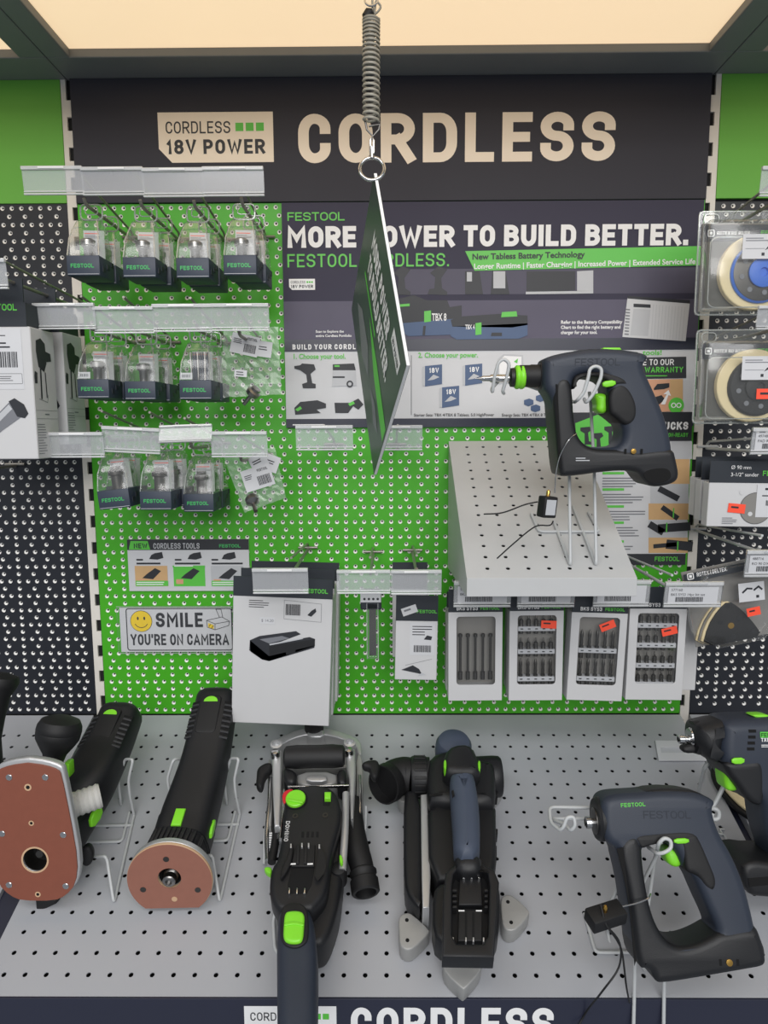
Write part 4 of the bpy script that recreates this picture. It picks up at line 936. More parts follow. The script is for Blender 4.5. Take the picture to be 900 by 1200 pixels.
# ---- left bay: two white tool cartons
def left_box(label, xr, y, dy, ytop, ybot, hx):
    a = on_y(xr, ytop, y); c = on_y(xr, ybot, y); w = .150; h = (a.z-c.z)/2; D = .062
    t = thing('nozzle_box', label, 'box', T(a.x-w/2, y, (a.z+c.z)/2), 'white cartons in the left bay')
    b = MB('box_white'); b.bbox(-w/2, w/2, 0, D, -h, h, r=.001, seg=1); b.build('carton', t)
    b = MB('pack_navy_dark'); b.box(-w/2, w/2-.006, .0, .002, h, h+.060); b.box(w/2-.006, w/2-.004, 0, D, h+.0, h+.030); b.box(-w/2, w/2-.006, D-.002, D, h, h+.034); b.build('hang_header', t)
    festool_on(t, w/2-.060, h+.020, .0085, .045, -.0004)
    M = T(0, -.0003, 0) @ FACE; x = w/2
    b = MB('paper'); b.quad(x-.075, x-.012, h-.080, h-.002, .0001, M); b.use('dark_print'); bars(b, x-.056, x-.018, h-.052, h-.032, 40, .0002, M, 3); lines(b, x-.07, x-.03, h-.008, .0012, 2, .004, .0002, M); lines(b, x-.060, x-.02, h-.022, .0020, 2, .005, .0002, M, 3); b.stroke(rrect(x-.062, x-.014, h-.073, h-.060, .001), .0005, .0002, closed=True, M=M); lines(b, x-.046, x-.020, h-.064, .0008, 3, .0026, .0002, M, 4); b.build('barcode_label', t)
    b = MB('grey_print'); z0 = -h*.28
    b.poly([(x-.075, z0-.020), (x-.060, z0-.012), (x-.030, z0+.016), (x-.018, z0-.006), (x-.045, z0-.024), (x-.060, z0-.036)], .0002, M); b.use('dark_print'); b.poly([(x-.034, z0+.014), (x-.026, z0+.018), (x-.014, z0+.010), (x-.009, z0-.002), (x-.014, z0-.008), (x-.024, z0-.006)], .0003, M); b.use('light_grey_print'); b.poly([(x-.060, z0-.014), (x-.034, z0+.010), (x-.030, z0+.004), (x-.056, z0-.020)], .0003, M)
    b.build('picture', t)
    # router picture on the narrow side
    Ms = basis((w/2+.0003, 0, 0), (0, 1, 0), (0, 0, 1), (1, 0, 0)); b = MB('dark_print'); q = lambda pts, z=.0001: b.poly([(p[0]*D, h-p[1]*.001) for p in pts], z, Ms)
    q([(.18, 30), (.20, 16), (.40, 12), (.58, 18), (.60, 44), (.48, 56), (.25, 50)]); q([(.58, 28), (.80, 30), (.82, 40), (.60, 42)]); q([(.05, 62), (.08, 56), (.18, 58), (.16, 72), (.06, 72)]); q([(.30, 52), (.36, 52), (.34, 92), (.28, 92)]); q([(.50, 56), (.54, 56), (.56, 90), (.52, 90)])
    b.use('grey_print'); b.stroke([(D*.2, h-.092), (D*.55, h-.096), (D*.6, h-.086)], .0008, .0001, M=Ms); b.stroke([(D*.05, h-.107), (D*.95, h-.107)], .0004, .0001, M=Ms); b.stroke([(D*.05, h-.118), (D*.95, h-.118)], .0004, .0001, M=Ms); lines(b, D*.4, D*.7, h-.113, .0016, 1, .003, .0001, Ms); lines(b, D*.05, D*.42, -h+.045, .0010, 12, .0035, .0001, Ms, 5)
    b.build('side_picture', t)
    return t
left_box('white nozzle carton with router picture, front one at the left edge', 34.8, -.222, 0, 382.5, 538, 0)
left_box('white nozzle carton behind the front one at the left edge', 72.5, -.135, 0, 389, 521, 0)
make_holder(-62, 7, 303, 339, -.262, 'clear price holder cut off by the left edge', group='clear price holders')
p = on_y(5, 322, -.25); make_hook('wire_hook', (p.x-.004, 0, p.z-.004), 'dark wire peg hook carrying the white nozzle cartons', L=.252, group='peg hooks with boxes', uplift=.012)
p = on_y(2, 548, -.05); make_hook('wire_hook', (p.x-.004, 0, p.z), 'bare wire hook under the white nozzle cartons at the left edge', L=.12, group='empty peg hooks', m='hook_metal', up=False)

# ---- right bay goods
def pad_pack(label, px0, py0, py1, y, pad, head):
    a = on_y(px0, py0, y); c = on_y(px0, py1, y); h = (a.z-c.z)/2; w = .070
    t = thing('sanding_pad_pack', label, 'pad pack', T(a.x+w, y, (a.z+c.z)/2), 'sanding pads in clear packs')
    b = MB('grey_pad'); b.box(-w+.004, w-.004, .006, .0075, -h+.004, h-.016); b.use('pack_navy_dark'); b.quad(-w+.006, w-.006, h-.040, h-.018, -.0057, FACE); b.build('card', t)
    b = MB('white_print'); M = T(0, .0055, 0) @ FACE; b.stroke(rrect(-w+.012, -w+.020, h-.033, h-.025, .001), .0012, .0002, closed=True, M=M); b.quad(-w+.014, -w+.018, h-.031, h-.027, .0002, M); din(b, 'ROTEX RO 90 DX', -w+.024, h-.0315, .0048, w=.15, z=.0003, M=M); b.use('green_print'); din(b, 'FESTOOL', .014, h-.0315, .0055, w=.2, sx=1.1, z=.0003, M=M, fit=.040); b.build('lettering', t)
    zc = -h*.20; R = pad[0]
    b = MB('cream_pad'); b.lathe([(R, -.004), (R, .004), (R-.001, .005)], 40, T(.006, .001, zc) @ RX(PI/2)); b.build('pad', t, 40)
    b = MB(pad[1]); b.lathe([(R*.80, .005), (R*.80, .008), (R*.76, .010)], 40, T(.010, .001, zc-.002) @ RX(PI/2)); b.build('rim', t, 40)
    b = MB('dark_steel' if pad[1] == 'blue_pad' else 'rubber_black'); b.lathe([(R*.75, .010), (R*.75, .011), (R*.73, .0112)], 40, T(.010, .001, zc-.002) @ RX(PI/2)); 
    b.use('grey_print')
    for k in range(8): a_ = k*PI/4+.2; b.lathe([(.0035, .0112), (.0035, .0118)], 10, T(.010+R*.54*math.cos(a_), .001, zc-.002+R*.54*math.sin(a_)) @ RX(PI/2))
    b.build('disc', t, 40)
    b = MB(pad[1]); b.lathe([(R*.40, .0112), (R*.40, .014), (R*.36, .015), (R*.12, .015), (R*.10, .012)], 28, T(.012, .001, zc-.002) @ RX(PI/2)); b.build('hub', t, 40)
    b = MB('clear_pack'); b.bbox(-w+.003, w-.003, -.018, .006, -h+.003, h-.016, r=.006, seg=3); b.box(-w, w, .0078, .0086, -h, h); b.build('clear_cover', t, 40)
    b = MB('clear_edge'); b.tube([(p_[0], -.0165, p_[1]) for p_ in rrect(-w+.006, w-.006, -h+.006, h-.040, .010)], .0008, 6, closed=True); b.tube([(p_[0], .008, p_[1]) for p_ in rrect(-w, w, -h, h, .006)], .0012, 6, closed=True); b.tube([(p_[0], .006, p_[1]) for p_ in rrect(-w+.006, -w+.026, h-.016, h-.004, .005)], .0008, 6, closed=True); b.build('cover_edge', t, 40)
    M = T(0, -.0186, 0) @ FACE
    b = MB('paper'); x = -w+pad[2]; b.quad(x, x+.055, pad[3], pad[3]+.032, 0, M); b.use('grey_print'); lines(b, x+.004, x+.04, pad[3]+.026, .0012, 2, .003, .0002, M); b.quad(x+.004, x+.03, pad[3]+.013, pad[3]+.0136, .0002, M); b.use('dark_print'); b.poly([(x+.026, pad[3]+.004), (x+.030, pad[3]+.004), (x+.030, pad[3]+.008), (x+.026, pad[3]+.008)], .0002, M); b.poly([(x+.030, pad[3]+.011), (x+.048, pad[3]+.020), (x+.046, pad[3]+.023), (x+.034, pad[3]+.016)], .0002, M); b.build('paper_sticker', t)
    if pad[4]:
        b = MB('red_label'); b.quad(x+.022, x+.050, pad[3]-.026, pad[3]-.012, 0, M); b.use('dark_print'); lines(b, x+.027, x+.046, pad[3]-.02, .003, 1, .004, .0002, M); b.build('price_sticker', t)
    return t
pad_pack('sanding pad with blue hub in clear pack at the top right edge', 822, 240, 369, -.150, (.0560, 'blue_pad', .047, .004), .02) if False else None
pad_pack('sanding pad with blue hub in clear pack at the top right edge', 823, 246, 368, -.150, (.0500, 'blue_pad', .048, .000, False), .02)
pad_pack('sanding pad with cream foam and black hub in clear pack at the right edge', 820, 386, 496, -.150, (.0500, 'rubber_black', .052, -.006, True), .02)
for i, (px, py, lb) in enumerate(((890, 247, 'wire peg hook above the blue hub sanding pad'), (892, 390, 'wire peg hook above the cream and black sanding pad'))):
    p = on_y(px, py, -.15); make_hook('wire_hook', (p.x, 0, p.z), lb, L=.20, group='peg hooks in the right bay', uplift=.018, m='hook_metal')
make_holder(890, 955, 195, 230, -.205, 'clear price holder cut off by the right edge beside the green header', group='clear price holders')
make_holder(886, 950, 358, 386, -.205, 'clear price holder cut off by the right edge between the pad packs', group='clear price holders')
# Delta pad box pile
def flat_box(label, quad, y, depth, head, printed, group='white sander boxes in the right bay'):
    t, w, h = carton('abrasive_box', label, quad, y, depth, head, group=group)
    M = T(0, -.0005, 0) @ FACE
    if printed:
        b = MB('grey_pad'); b.disc(-w*.10, -h*.15, h*.70, .0002, 36, M); b.use('box_white'); 
        for (dx, dz) in ((-.035, .022), (-.012, -.008), (.018, .026)): b.disc(-w*.10+dx*.6, -h*.15+dz, .0032, .0004, 12, M)
        b.use('dark_print'); b.ringflat(-w*.10, -h*.15, h*.70, h*.72, .0003, 36, M); b.build('picture', t)
        b = MB('white_print'); txt(b, 'Ø 90 mm', -w*.62, h+.019, .0072, z=.0008, M=M); txt(b, '3-1/2" sander', -w*.62, h+.009, .0072, z=.0008, M=M); b.use('green_print'); festool(b, -w*.02, h+.010, .0072, w*.55, .0008, M, 'green_print'); b.build('lettering', t)
        b = MB('paper'); b.quad(-w*.10, w*.66, -h*.55, h*.92, .0006, M); b.use('dark_print'); bars(b, w*.08, w*.5, -h*.02, h*.22, 40, .0008, M, 8); lines(b, w*.0, w*.5, h*.40, .0016, 1, .004, .0008, M); lines(b, w*.05, w*.45, h*.68, .003, 1, .004, .0008, M); b.build('barcode_label', t)
        b = MB('red_label'); Mr = T(-w*.46, -.0012, -h*.16) @ RY(.08) @ FACE; b.quad(-.012, .012, -.0065, .0065, 0, Mr); b.use('dark_print'); lines(b, -.008, .008, 0, .0026, 1, .004, .0002, Mr); b.build('price_sticker', t)
        b = MB('grey_print'); lines(b, -w*.72, -w*.42, -h*.62, .001, 4, .0026, .0003, M); b.build('small_print', t)
    return t
flat_box('white sander disc box with grey disc picture, front of the right bay pile', [(829, 566), (955, 566), (953, 619), (830, 616)], -.168, .018, .030, True)
flat_box('white sander disc box second in the pile behind the disc picture box', [(820, 562), (944, 562), (942, 610), (821, 610)], -.138, .018, .030, False)
flat_box('white sander disc box rearmost in the pile of the right bay', [(813, 559), (934, 559), (932, 604), (814, 604)], -.110, .018, .030, False)
p = on_y(868, 528, -.12); make_hook('wire_hook', (p.x+.004, 0, p.z), 'light wire peg hook carrying the sander disc boxes', L=.20, group='peg hooks in the right bay', m='wire_grey', uplift=.010)
make_holder(879, 948, 501, 532, -.206, 'smoky price holder with paper tag above the sander disc boxes', tagged=('497483', 'PAD RO90'), group='price holders with paper tags')
make_holder(872, 942, 644, 676, -.206, 'smoky price holder with paper tag above the triangular pad', tagged=('488716', 'RO 90 DX pad'), group='price holders with paper tags')
p = on_y(890, 650, -.2); make_hook('wire_hook', (p.x, 0, p.z+.004), 'light double wire hook above the triangular pad', L=.200, group='peg hooks in the right bay', m='wire_grey', uplift=.012)
# triangular pad pack
y = -.165; c = on_y(855, 730, y); t = thing('triangle_pad_pack', 'black triangular sanding pad with red sticker in tilted clear pack', 'pad pack', T(c.x, y, c.z))
def lp2(px, py): p = on_y(px, py, y); return (p.x-c.x, p.z-c.z)
b = MB('grey_pad'); b.slab([lp2(800, 672), lp2(905, 650), lp2(915, 742), lp2(818, 760)], -.0075, -.006, bev=.0003, smooth=0, M=FACE); b.build('card', t)
b = MB('pack_navy_dark'); b.slab([lp2(799, 673), lp2(872, 658), lp2(874, 667), lp2(802, 683)], .004, .0052, bev=.0003, smooth=0, M=FACE); b.build('header_label', t)
M = T(*[lp2(806, 678)[0], -.0056, lp2(806, 678)[1]]) @ RY(-.20) @ FACE
b = MB('white_print'); b.stroke(rrect(-.002, .006, 0, .008, .001), .0012, .0002, closed=True, M=M); b.quad(.0, .004, .002, .006, .0002, M); din(b, 'ROTEX | DELTEX', .011, .0016, .0060, w=.15, z=.0003, M=M, fit=.042); b.build('lettering', t)
tri = [(818, 757), (824, 733), (836, 714), (848, 703), (862, 712), (876, 727), (888, 744), (860, 750)]
for k, (dz, mm) in enumerate(((0, 'cream_pad'), (1, 'grey_pad'), (2, 'cream_pad'))):
    b = MB(mm); b.slab([(lp2(x, yy)[0]-.004+.002*k, lp2(x, yy)[1]+.0008*k) for x, yy in tri], -.006+.004*k, -.0022+.004*k, bev=.0008, smooth=1, M=FACE); b.build('foam_layer', t, 40)
b = MB('rubber_black'); b.slab([(lp2(x, yy)[0]+.003, lp2(x, yy)[1]+.001) for x, yy in tri], .006, .0085, bev=.001, smooth=1, M=FACE); b.build('pad', t, 40)
b = MB('brass'); p = lp2(853, 731); b.lathe([(.0045, .008), (.0045, .0095), (.0022, .0096)], 14, T(p[0], 0, p[1]) @ RX(PI/2)); b.build('bush', t, 40)
for (px, py) in ((841, 727), (863, 723), (834, 749), (856, 744), (879, 738), (849, 708)):
    p = lp2(px, py); b = MB('tool_black'); b.lathe([(.0036, .0084), (.0036, .0089), (.0026, .0090)], 12, T(p[0], 0, p[1]) @ RX(PI/2)); b.build('dust_hole', t, 40)
b = MB('clear_window'); b.slab([lp2(799, 673), lp2(905, 650), lp2(916, 741), lp2(812, 762)], -.0055, .016, bev=.004, smooth=1, M=FACE); b.build('clear_cover', t, 40)
b = MB('paper'); Ms_ = T(lp2(872, 690)[0], -.0166, lp2(872, 690)[1]) @ RY(-.12) @ FACE; b.quad(-.016, .020, -.014, .013, 0, Ms_); b.use('dark_print'); b.stroke([(-.010, .0), (-.004, .005), (.002, .004)], .0026, .0002, M=Ms_); b.stroke([(.006, .002), (.012, .006), (.016, .002)], .0026, .0002, M=Ms_); b.quad(.008, .012, -.010, -.006, .0002, Ms_); b.build('paper_sticker', t)
b = MB('red_label'); Mr = T(lp2(876, 713)[0], -.0168, lp2(876, 713)[1]) @ RY(-.22) @ FACE; b.quad(-.0095, .0095, -.0060, .0060, 0, Mr); b.use('dark_print'); lines(b, -.006, .006, 0, .0024, 1, .004, .0002, Mr); b.build('price_sticker', t)
# ------------------------------------------------------------------ raised perforated riser, screw guns and their wire stands
class Sheet:
    h0 = 0.0                                   # a crop of the photograph laid on a plane in the scene
    def __init__(s, ox, oy, k, M): s.ox, s.oy, s.k, s.M, s.I = ox, oy, k, M, M.inverted(); s.n = Vector((M[0][2], M[1][2], M[2][2])); s.o = Vector((M[0][3], M[1][3], M[2][3]))
    def w(s, x, y, h=0.0): return on_pl(s.ox+x/s.k, s.oy+y/s.k, s.o+s.n*h, s.n)
    def __call__(s, x, y, h=None):
        if h is None: h = s.h0
        p = s.I @ s.w(x, y, h); return (p.x, p.y)
    def P(s, x, y, h=0.0): p = s.I @ s.w(x, y, h); return (p.x, p.y, h)
    def L(s, pts, h=None): return [s(x, y, h) for x, y in pts]
def arc(pts, n=6):                             # Catmull-Rom through 3-D points
    P = [Vector(p) for p in pts]; out = []
    for i in range(len(P)-1):
        a = P[i-1] if i else P[0]*2-P[1]; b, c = P[i], P[i+1]; d = P[i+2] if i+2 < len(P) else P[-1]*2-P[-2]
        for k in range(n):
            t = k/n; out.append(0.5*((2*b)+(c-a)*t+(2*a-5*b+4*c-d)*t*t+(3*b-a-3*c+d)*t**3))
    out.append(P[-1]); return out
def roundpath(pts, r=.004, n=4):               # polyline with rounded corners
    P = [Vector(p) for p in pts]; out = [P[0]]
    for i in range(1, len(P)-1):
        A, B, C = P[i-1], P[i], P[i+1]; q = min(r, (A-B).length*.45, (C-B).length*.45)
        a = B+(A-B).normalized()*q; c = B+(C-B).normalized()*q
        for k in range(n+1): t = k/n; out.append(a*(1-t)**2+B*2*t*(1-t)+c*t*t)
    out.append(P[-1]); return out
def wire(t, name, pts, r=.0021, m='wire_grey', rr=.006):
    I = t.matrix_world.inverted(); b = MB(m); b.tube([I @ Vector(p) for p in roundpath(pts, rr)], r, 8); return b.build(name, t, 50)

# riser: a wedge hung on the pegboard
RYB, RYF = -.004, -.283
FL, FR = on_y(551, 677.6, RYF), on_y(750.5, 676, RYF); BL = on_y(522.7, 517, RYB)
xl, xr = (FL.x+BL.x)/2, (FL.x+BL.x)/2+(FR.x-FL.x); zf, zbk = FL.z, BL.z
RTH = math.atan2(zbk-zf, RYB-RYF); RL = math.hypot(zbk-zf, RYB-RYF); RN = Vector((0, -math.sin(RTH), math.cos(RTH)))
RM = basis((xl, RYF, zf), (1, 0, 0), (0, math.cos(RTH), math.sin(RTH)), RN); RW = xr-xl
t = thing('display_riser', 'light grey perforated wedge shelf hung on the green pegboard under the screw gun', 'shelf', T(xl, 0, zf))
I = t.matrix_world.inverted(); b = MB('stand_grey'); b.M = I
nc, nr = 7, 14; pu, pv = .0262, .0222; mu, mv = (RW-nc*pu)/2, (RL-nr*pv)/2
for j in range(nr):
    for i in range(nc): holed_cell(b, mu+i*pu, mu+(i+1)*pu, mv+j*pv, mv+(j+1)*pv, mu+(i+.5)*pu, mv+(j+.5)*pv, .0028, .0012, RM)
b.quad(0, mu, 0, RL, 0, RM); b.quad(RW-mu, RW, 0, RL, 0, RM); b.quad(mu, RW-mu, 0, mv, 0, RM); b.quad(mu, RW-mu, RL-mv, RL, 0, RM); b.build('perforated_top', t)
zl_f = on_y(551.7, 699, RYF).z; zl_b = on_y(525, 665, RYB).z
for x0, x1 in ((xl, xl+.0014), (xr-.0014, xr)):
    b = MB('stand_grey'); b.M = I; prof = [(RYF, zf-.0003), (RYF, zl_f), (RYB, zl_b), (RYB, zbk-.0003)]
    b.add([(x0, p[0], p[1]) for p in prof]+[(x1, p[0], p[1]) for p in prof], [(0, 1, 2, 3), (7, 6, 5, 4), (0, 4, 5, 1), (1, 5, 6, 2), (2, 6, 7, 3), (3, 7, 4, 0)]); b.build('side_panel', t)
b = MB('stand_grey'); b.M = I; b.bbox(xl, xr, RYF-.0014, RYF, zl_f, zf+.0004, r=.0006); b.build('front_lip', t)
b = MB('deck_under'); b.M = I; b.box(.003, RW-.003, .003, RL-.003, -.0085, -.008, RM); b.build('underside', t)

def sec_tag(label, M, size=(.026, .022, .030), card=True):
    t = thing('security_tag', label, 'security tag', M, 'anti-theft tags on the screw guns'); a, d, h = [q/2 for q in size]
    b = MB('rubber_black'); b.bbox(-a, a, -d, d, -h, h, r=.0018); b.build('case', t, 40)
    if card: b = MB('light_grey_print'); b.bbox(-a*.72, a*.72, -d-.0006, -d+.0002, -h*.72, h*.72, r=.0003); b.build('plate', t)
    b = MB('brass'); b.lathe([(.0025, h), (.0025, h+.006), (.0012, h+.008)], 12, T(-a*.1, 0, 0)); b.build('pin', t, 40)
    return t

# ---- screw gun on the riser (outline measured on a 2.903x crop)
GY = -.285
S = Sheet(520, 390, 2.903, look(on_y(675, 485, GY), (0, -1, 0)))
t = thing('screw_gun', 'black and navy screw gun with green collar held up on the grey riser', 'screw gun', S.M)
TK = .054; S.h0 = -TK*.25
hole = [(432, 165), (450, 147), (500, 143), (545, 160), (552, 215), (556, 270), (590, 298), (606, 335), (594, 386), (545, 391), (492, 390), (458, 365), (440, 320), (431, 240)]
outer = [(333, 98), (350, 82), (420, 66), (500, 56), (600, 58), (672, 70), (692, 84), (668, 112), (684, 150), (712, 210), (742, 280), (757, 330), (770, 400), (764, 430), (700, 440), (640, 452), (560, 462), (400, 484), (386, 470), (376, 350), (366, 250), (352, 212), (333, 190)]
b = MB('tool_navy'); b.slab([S.L(outer), S.L(hole)], -TK, 0, bev=.011, res=4, smooth=2, sm=[2, 2]); b.build('housing', t, 35)
b = MB('tool_black'); b.slab(S.L([(372, 165), (402, 150), (428, 170), (436, 320), (456, 370), (496, 396), (600, 396), (650, 404), (700, 396), (768, 392), (778, 430), (790, 490), (764, 514), (695, 524), (668, 500), (648, 468), (560, 467), (400, 490), (384, 478), (372, 330), (362, 220)]), -TK-.0015, .0015, bev=.007, res=3, smooth=2); b.build('magazine_frame', t, 35)
b = MB('rubber_black'); b.slab(S.L([(548, 205), (580, 170), (616, 180), (645, 230), (650, 280), (634, 312), (606, 318), (572, 288), (552, 276)]), -TK-.001, .001, bev=.006, res=3, smooth=2); b.build('grip_pad', t, 35)
b = MB('rubber_black'); b.slab(S.L([(428, 175), (440, 142), (520, 132), (600, 150), (620, 182), (580, 180), (552, 195), (548, 165), (500, 150), (450, 155), (436, 200)]), -TK-.0006, .0006, bev=.004, res=2, smooth=2); b.build('inner_rim', t, 35)
b = MB('tool_green'); b.slab(S.L([(512, 212), (530, 203), (560, 210), (564, 240), (556, 272), (535, 276), (520, 262), (524, 240)]), -.040, -.012, bev=.006, res=3, smooth=2); b.build('trigger', t, 35)
b = MB('tool_green'); b.slab(S.L([(536, 166), (582, 160), (585, 180), (540, 188)], 0.0), .0, .0030, bev=.0015, smooth=1); b.build('direction_switch', t, 35)
b = MB('tool_green'); b.slab(S.L([(545, 50), (600, 50), (606, 58), (540, 60)], -.02), -.034, -.020, bev=.001, smooth=0); b.build('top_button', t, 35)
b = MB('tool_black'); b.slab(S.L([(420, 64), (520, 52), (640, 60), (680, 74), (600, 64), (500, 62)]), -.040, -.014, bev=.002, smooth=1); b.build('top_rail', t, 35)
# rail seam, bolt and slots
b = MB('void_black'); b.slab(S.L([(380, 175), (386, 175), (398, 460), (391, 460)], 0.0), .0012, .0019, bev=.0002, smooth=0); b.build('rail_seam', t)
p = S(644, 403, 0.0); b = MB('brass'); b.lathe([(.0032, .0012), (.0032, .0026), (.0014, .0028)], 14, T(p[0], p[1], 0)); b.build('bolt', t, 40)
for x in (617, 672): p = S(x, 403, 0.0); b = MB('void_black'); b.box(p[0]-.0012, p[0]+.0012, p[1]-.003, p[1]+.003, .001, .0019); b.build('slot', t)
b = MB('light_grey_print'); p = S(448, 428, 0.0); lines(b, p[0], p[0]+.018, p[1], .0011, 2, .0028, .0018); b['x'] if False else None; b.build('small_print', t)
# battery socket mouth under the foot
b = MB('void_black'); b.slab(S.L([(668, 470), (760, 455), (776, 490), (752, 508), (696, 514)], 0.0), .0008, .0017, bev=.0003, smooth=2); b.build('battery_socket', t)
p = S(446, 112, 0.0); b = MB('emboss_navy'); din(b, 'FESTOOL', p[0], p[1], .0085, w=.13, sx=1.1, M=T(0, 0, .0003) @ T(p[0], p[1], 0) @ RZ(-.0) @ T(-p[0], -p[1], 0), fit=S(600, 112, 0.0)[0]-p[0]); b.build('embossed_name', t)
# nose: collar, sleeve, green ring, bit (axis along -x of the gun)
def axis_lathe(name, m, prof, x, y, h, par=t, S=S, seg=24, tilt=0.0):
    p = S.P(x, y, h); b = MB(m); b.lathe(prof, seg, T(*p) @ RZ(tilt) @ RY(-PI/2)); return b.build(name, par, 40)
k = .001*0+1/2.903*.84/805.82
axis_lathe('collar', 'tool_black', [(.0165, -.006), (.0178, -.003), (.0178, .004), (.0165, .006)], 340, 146, -TK/2)
axis_lathe('sleeve', 'rubber_black', [(.0140, -.002), (.0142, .012), (.0136, .014), (.0136, .026), (.0120, .028)], 330, 147, -TK/2)
axis_lathe('green_ring', 'tool_green', [(.0135, 0), (.0148, .002), (.0148, .0045), (.0138, .006), (.0148, .0075), (.0148, .010), (.0130, .012)], 274, 151, -TK/2)
axis_lathe('nose_cap', 'tool_black', [(.0120, 0), (.0115, .004), (.0070, .006)], 238, 152, -TK/2)
axis_lathe('bit', 'chrome', [(.0050, 0), (.0050, .026), (.0034, .028), (.0034, .036), (.0014, .040), (.0003, .046)], 232, 155, -TK/2)
# wire stand of this gun
ws = thing('wire_stand', 'grey wire stand on the riser carrying the upper screw gun', 'wire stand', T(*(RM @ Vector((.10, .05, .002)))))
def rise(x, y, h=.0025): return on_pl(520+x/2.903, 390+y/2.903, RM @ Vector((0, 0, h)), RN)
yb = GY+TK+.006
def bk(x, y, yy=yb): return on_y(520+x/2.903, 390+y/2.903, yy)
f1, f2 = rise(431, 792), rise(519, 792)
wire(ws, 'upright', [rise(375, 642), f1, bk(427, 470)])
wire(ws, 'upright', [rise(440, 590), f2, bk(512, 470), bk(500, 240), bk(495, 200)])
wire(ws, 'base_bar', [rise(298, 615), rise(324, 676), rise(530, 676), rise(492, 610)])
wire(ws, 'rest_loop', [bk(446, 236, GY+.012), bk(456, 228, GY-.006), bk(476, 205, GY-.008), bk(492, 152, GY-.010), bk(497, 122, GY-.010), bk(517, 112, GY-.010), bk(537, 122, GY-.010), bk(536, 150, GY-.010), bk(512, 205, GY-.008), bk(484, 240, GY-.006), bk(478, 225, GY+.012)], rr=.008)
wire(ws, 'nose_rest', [bk(444, 236, GY+TK+.008), bk(200, 150, GY+TK+.008), bk(163, 190, GY+.012), bk(166, 204, GY+.004), bk(172, 150, GY+.0), bk(186, 100, GY-.002), bk(205, 88, GY-.002), bk(224, 104, GY-.002), bk(215, 150, GY+.0), bk(200, 200, GY+.006), bk(205, 206, GY+.012)], rr=.008)
tagM = T(*on_y(520+352/2.903, 390+592/2.903, GY-.010)) @ RY(.10) @ RZ(.45)
sec_tag('black anti-theft tag with pale plate dangling below the raised screw gun', tagM, (.020, .014, .026))
cb = thing('security_cable', 'thin black anti-theft cable ends trailing from the tag over the riser', 'cable', T(*on_y(632, 590, GY-.010)))
def cp(x, y, yy=GY-.008): return on_y(520+x/2.903, 390+y/2.903, yy)
for nm, pts, r in (('loop', [cp(378, 545), cp(382, 480), cp(395, 420), cp(425, 365), cp(452, 342, GY+.0)], .0007), ('tail', [cp(320, 575, GY-.004), cp(275, 585, GY-.004), cp(200, 612, GY+.002), cp(136, 617, GY+.01)], .0009), ('tail', [cp(373, 640, GY-.012), cp(360, 655, GY-.012), cp(310, 660, GY-.012), cp(240, 715, GY-.014), cp(181, 768, GY-.016)], .0009)):
    b = MB('chrome' if nm == 'loop' else 'rubber_black'); Ic = cb.matrix_world.inverted(); b.tube([Ic @ p for p in arc(pts)], r, 6); b.build(nm, cb, 50)

# ---- screw gun at lower right (3.157x crop), leaning back on its stand
nB = Vector((0, -math.cos(.35), math.sin(.35))); OB = CAM+ray(800, 985)*.755
S = Sheet(620, 820, 3.157, look(OB, nB))
t = thing('screw_gun', 'navy screw gun with D-handle on wire stand at the lower right', 'screw gun', S.M)
TB = .050; S.h0 = -TB*.2
outer = [(262, 378), (285, 352), (340, 344), (400, 342), (470, 334), (600, 336), (668, 362), (684, 380), (668, 404), (694, 490), (742, 568), (782, 660), (808, 750), (826, 830), (840, 905), (790, 935), (600, 945), (520, 960), (455, 940), (415, 930), (385, 930), (362, 760), (342, 640), (318, 545), (290, 532), (268, 495), (262, 430)]
hole = [(410, 548), (432, 538), (500, 520), (540, 560), (565, 620), (600, 645), (640, 740), (676, 815), (690, 856), (660, 880), (600, 905), (545, 915), (500, 900), (462, 835), (436, 740), (414, 610)]
b = MB('tool_navy'); b.slab([S.L(outer), S.L(hole)], -TB, 0, bev=.010, res=4, sm=[2, 2]); b.build('housing', t, 35)
b = MB('tool_black'); b.slab(S.L([(318, 545), (345, 500), (385, 490), (408, 520), (412, 610), (434, 745), (462, 828), (500, 886), (545, 905), (600, 896), (655, 872), (690, 850), (720, 846), (826, 826), (848, 880), (862, 940), (862, 965), (848, 978), (790, 988), (640, 1014), (480, 1040), (458, 1032), (440, 985), (392, 984), (372, 800), (348, 660)]), -TB-.0015, .0015, bev=.008, res=3, smooth=2); b.build('base_frame', t, 35)
b = MB('tool_black'); b.slab(S.L([(690, 850), (760, 835), (826, 820), (850, 880), (866, 925), (860, 960), (760, 960), (700, 930)]), -TB-.001, .0012, bev=.010, res=3, smooth=2); b.build('foot', t, 35)
b = MB('void_black'); b.slab(S.L([(322, 550), (345, 545), (395, 960), (388, 982), (372, 800), (350, 655)], 0.0), .0010, .0022, bev=.0003, smooth=0); b.build('rail_seam', t)
b = MB('rubber_black'); b.slab(S.L([(540, 500), (600, 480), (622, 510), (660, 600), (684, 660), (672, 705), (640, 690), (610, 640), (565, 630), (560, 560)]), -TB-.001, .001, bev=.005, res=3, smooth=2); b.build('grip_pad', t, 35)
b = MB('rubber_black'); b.slab(S.L([(375, 495), (480, 485), (580, 478), (615, 500), (590, 520), (500, 520), (440, 530), (408, 545), (395, 530)]), -TB-.0008, .0008, bev=.003, smooth=2); b.build('inner_rim', t, 35)
b = MB('tool_green'); b.slab(S.L([(508, 560), (525, 545), (560, 560), (572, 600), (562, 624), (535, 622), (512, 600)]), -.036, -.010, bev=.006, res=3, smooth=2); b.build('trigger', t, 35)
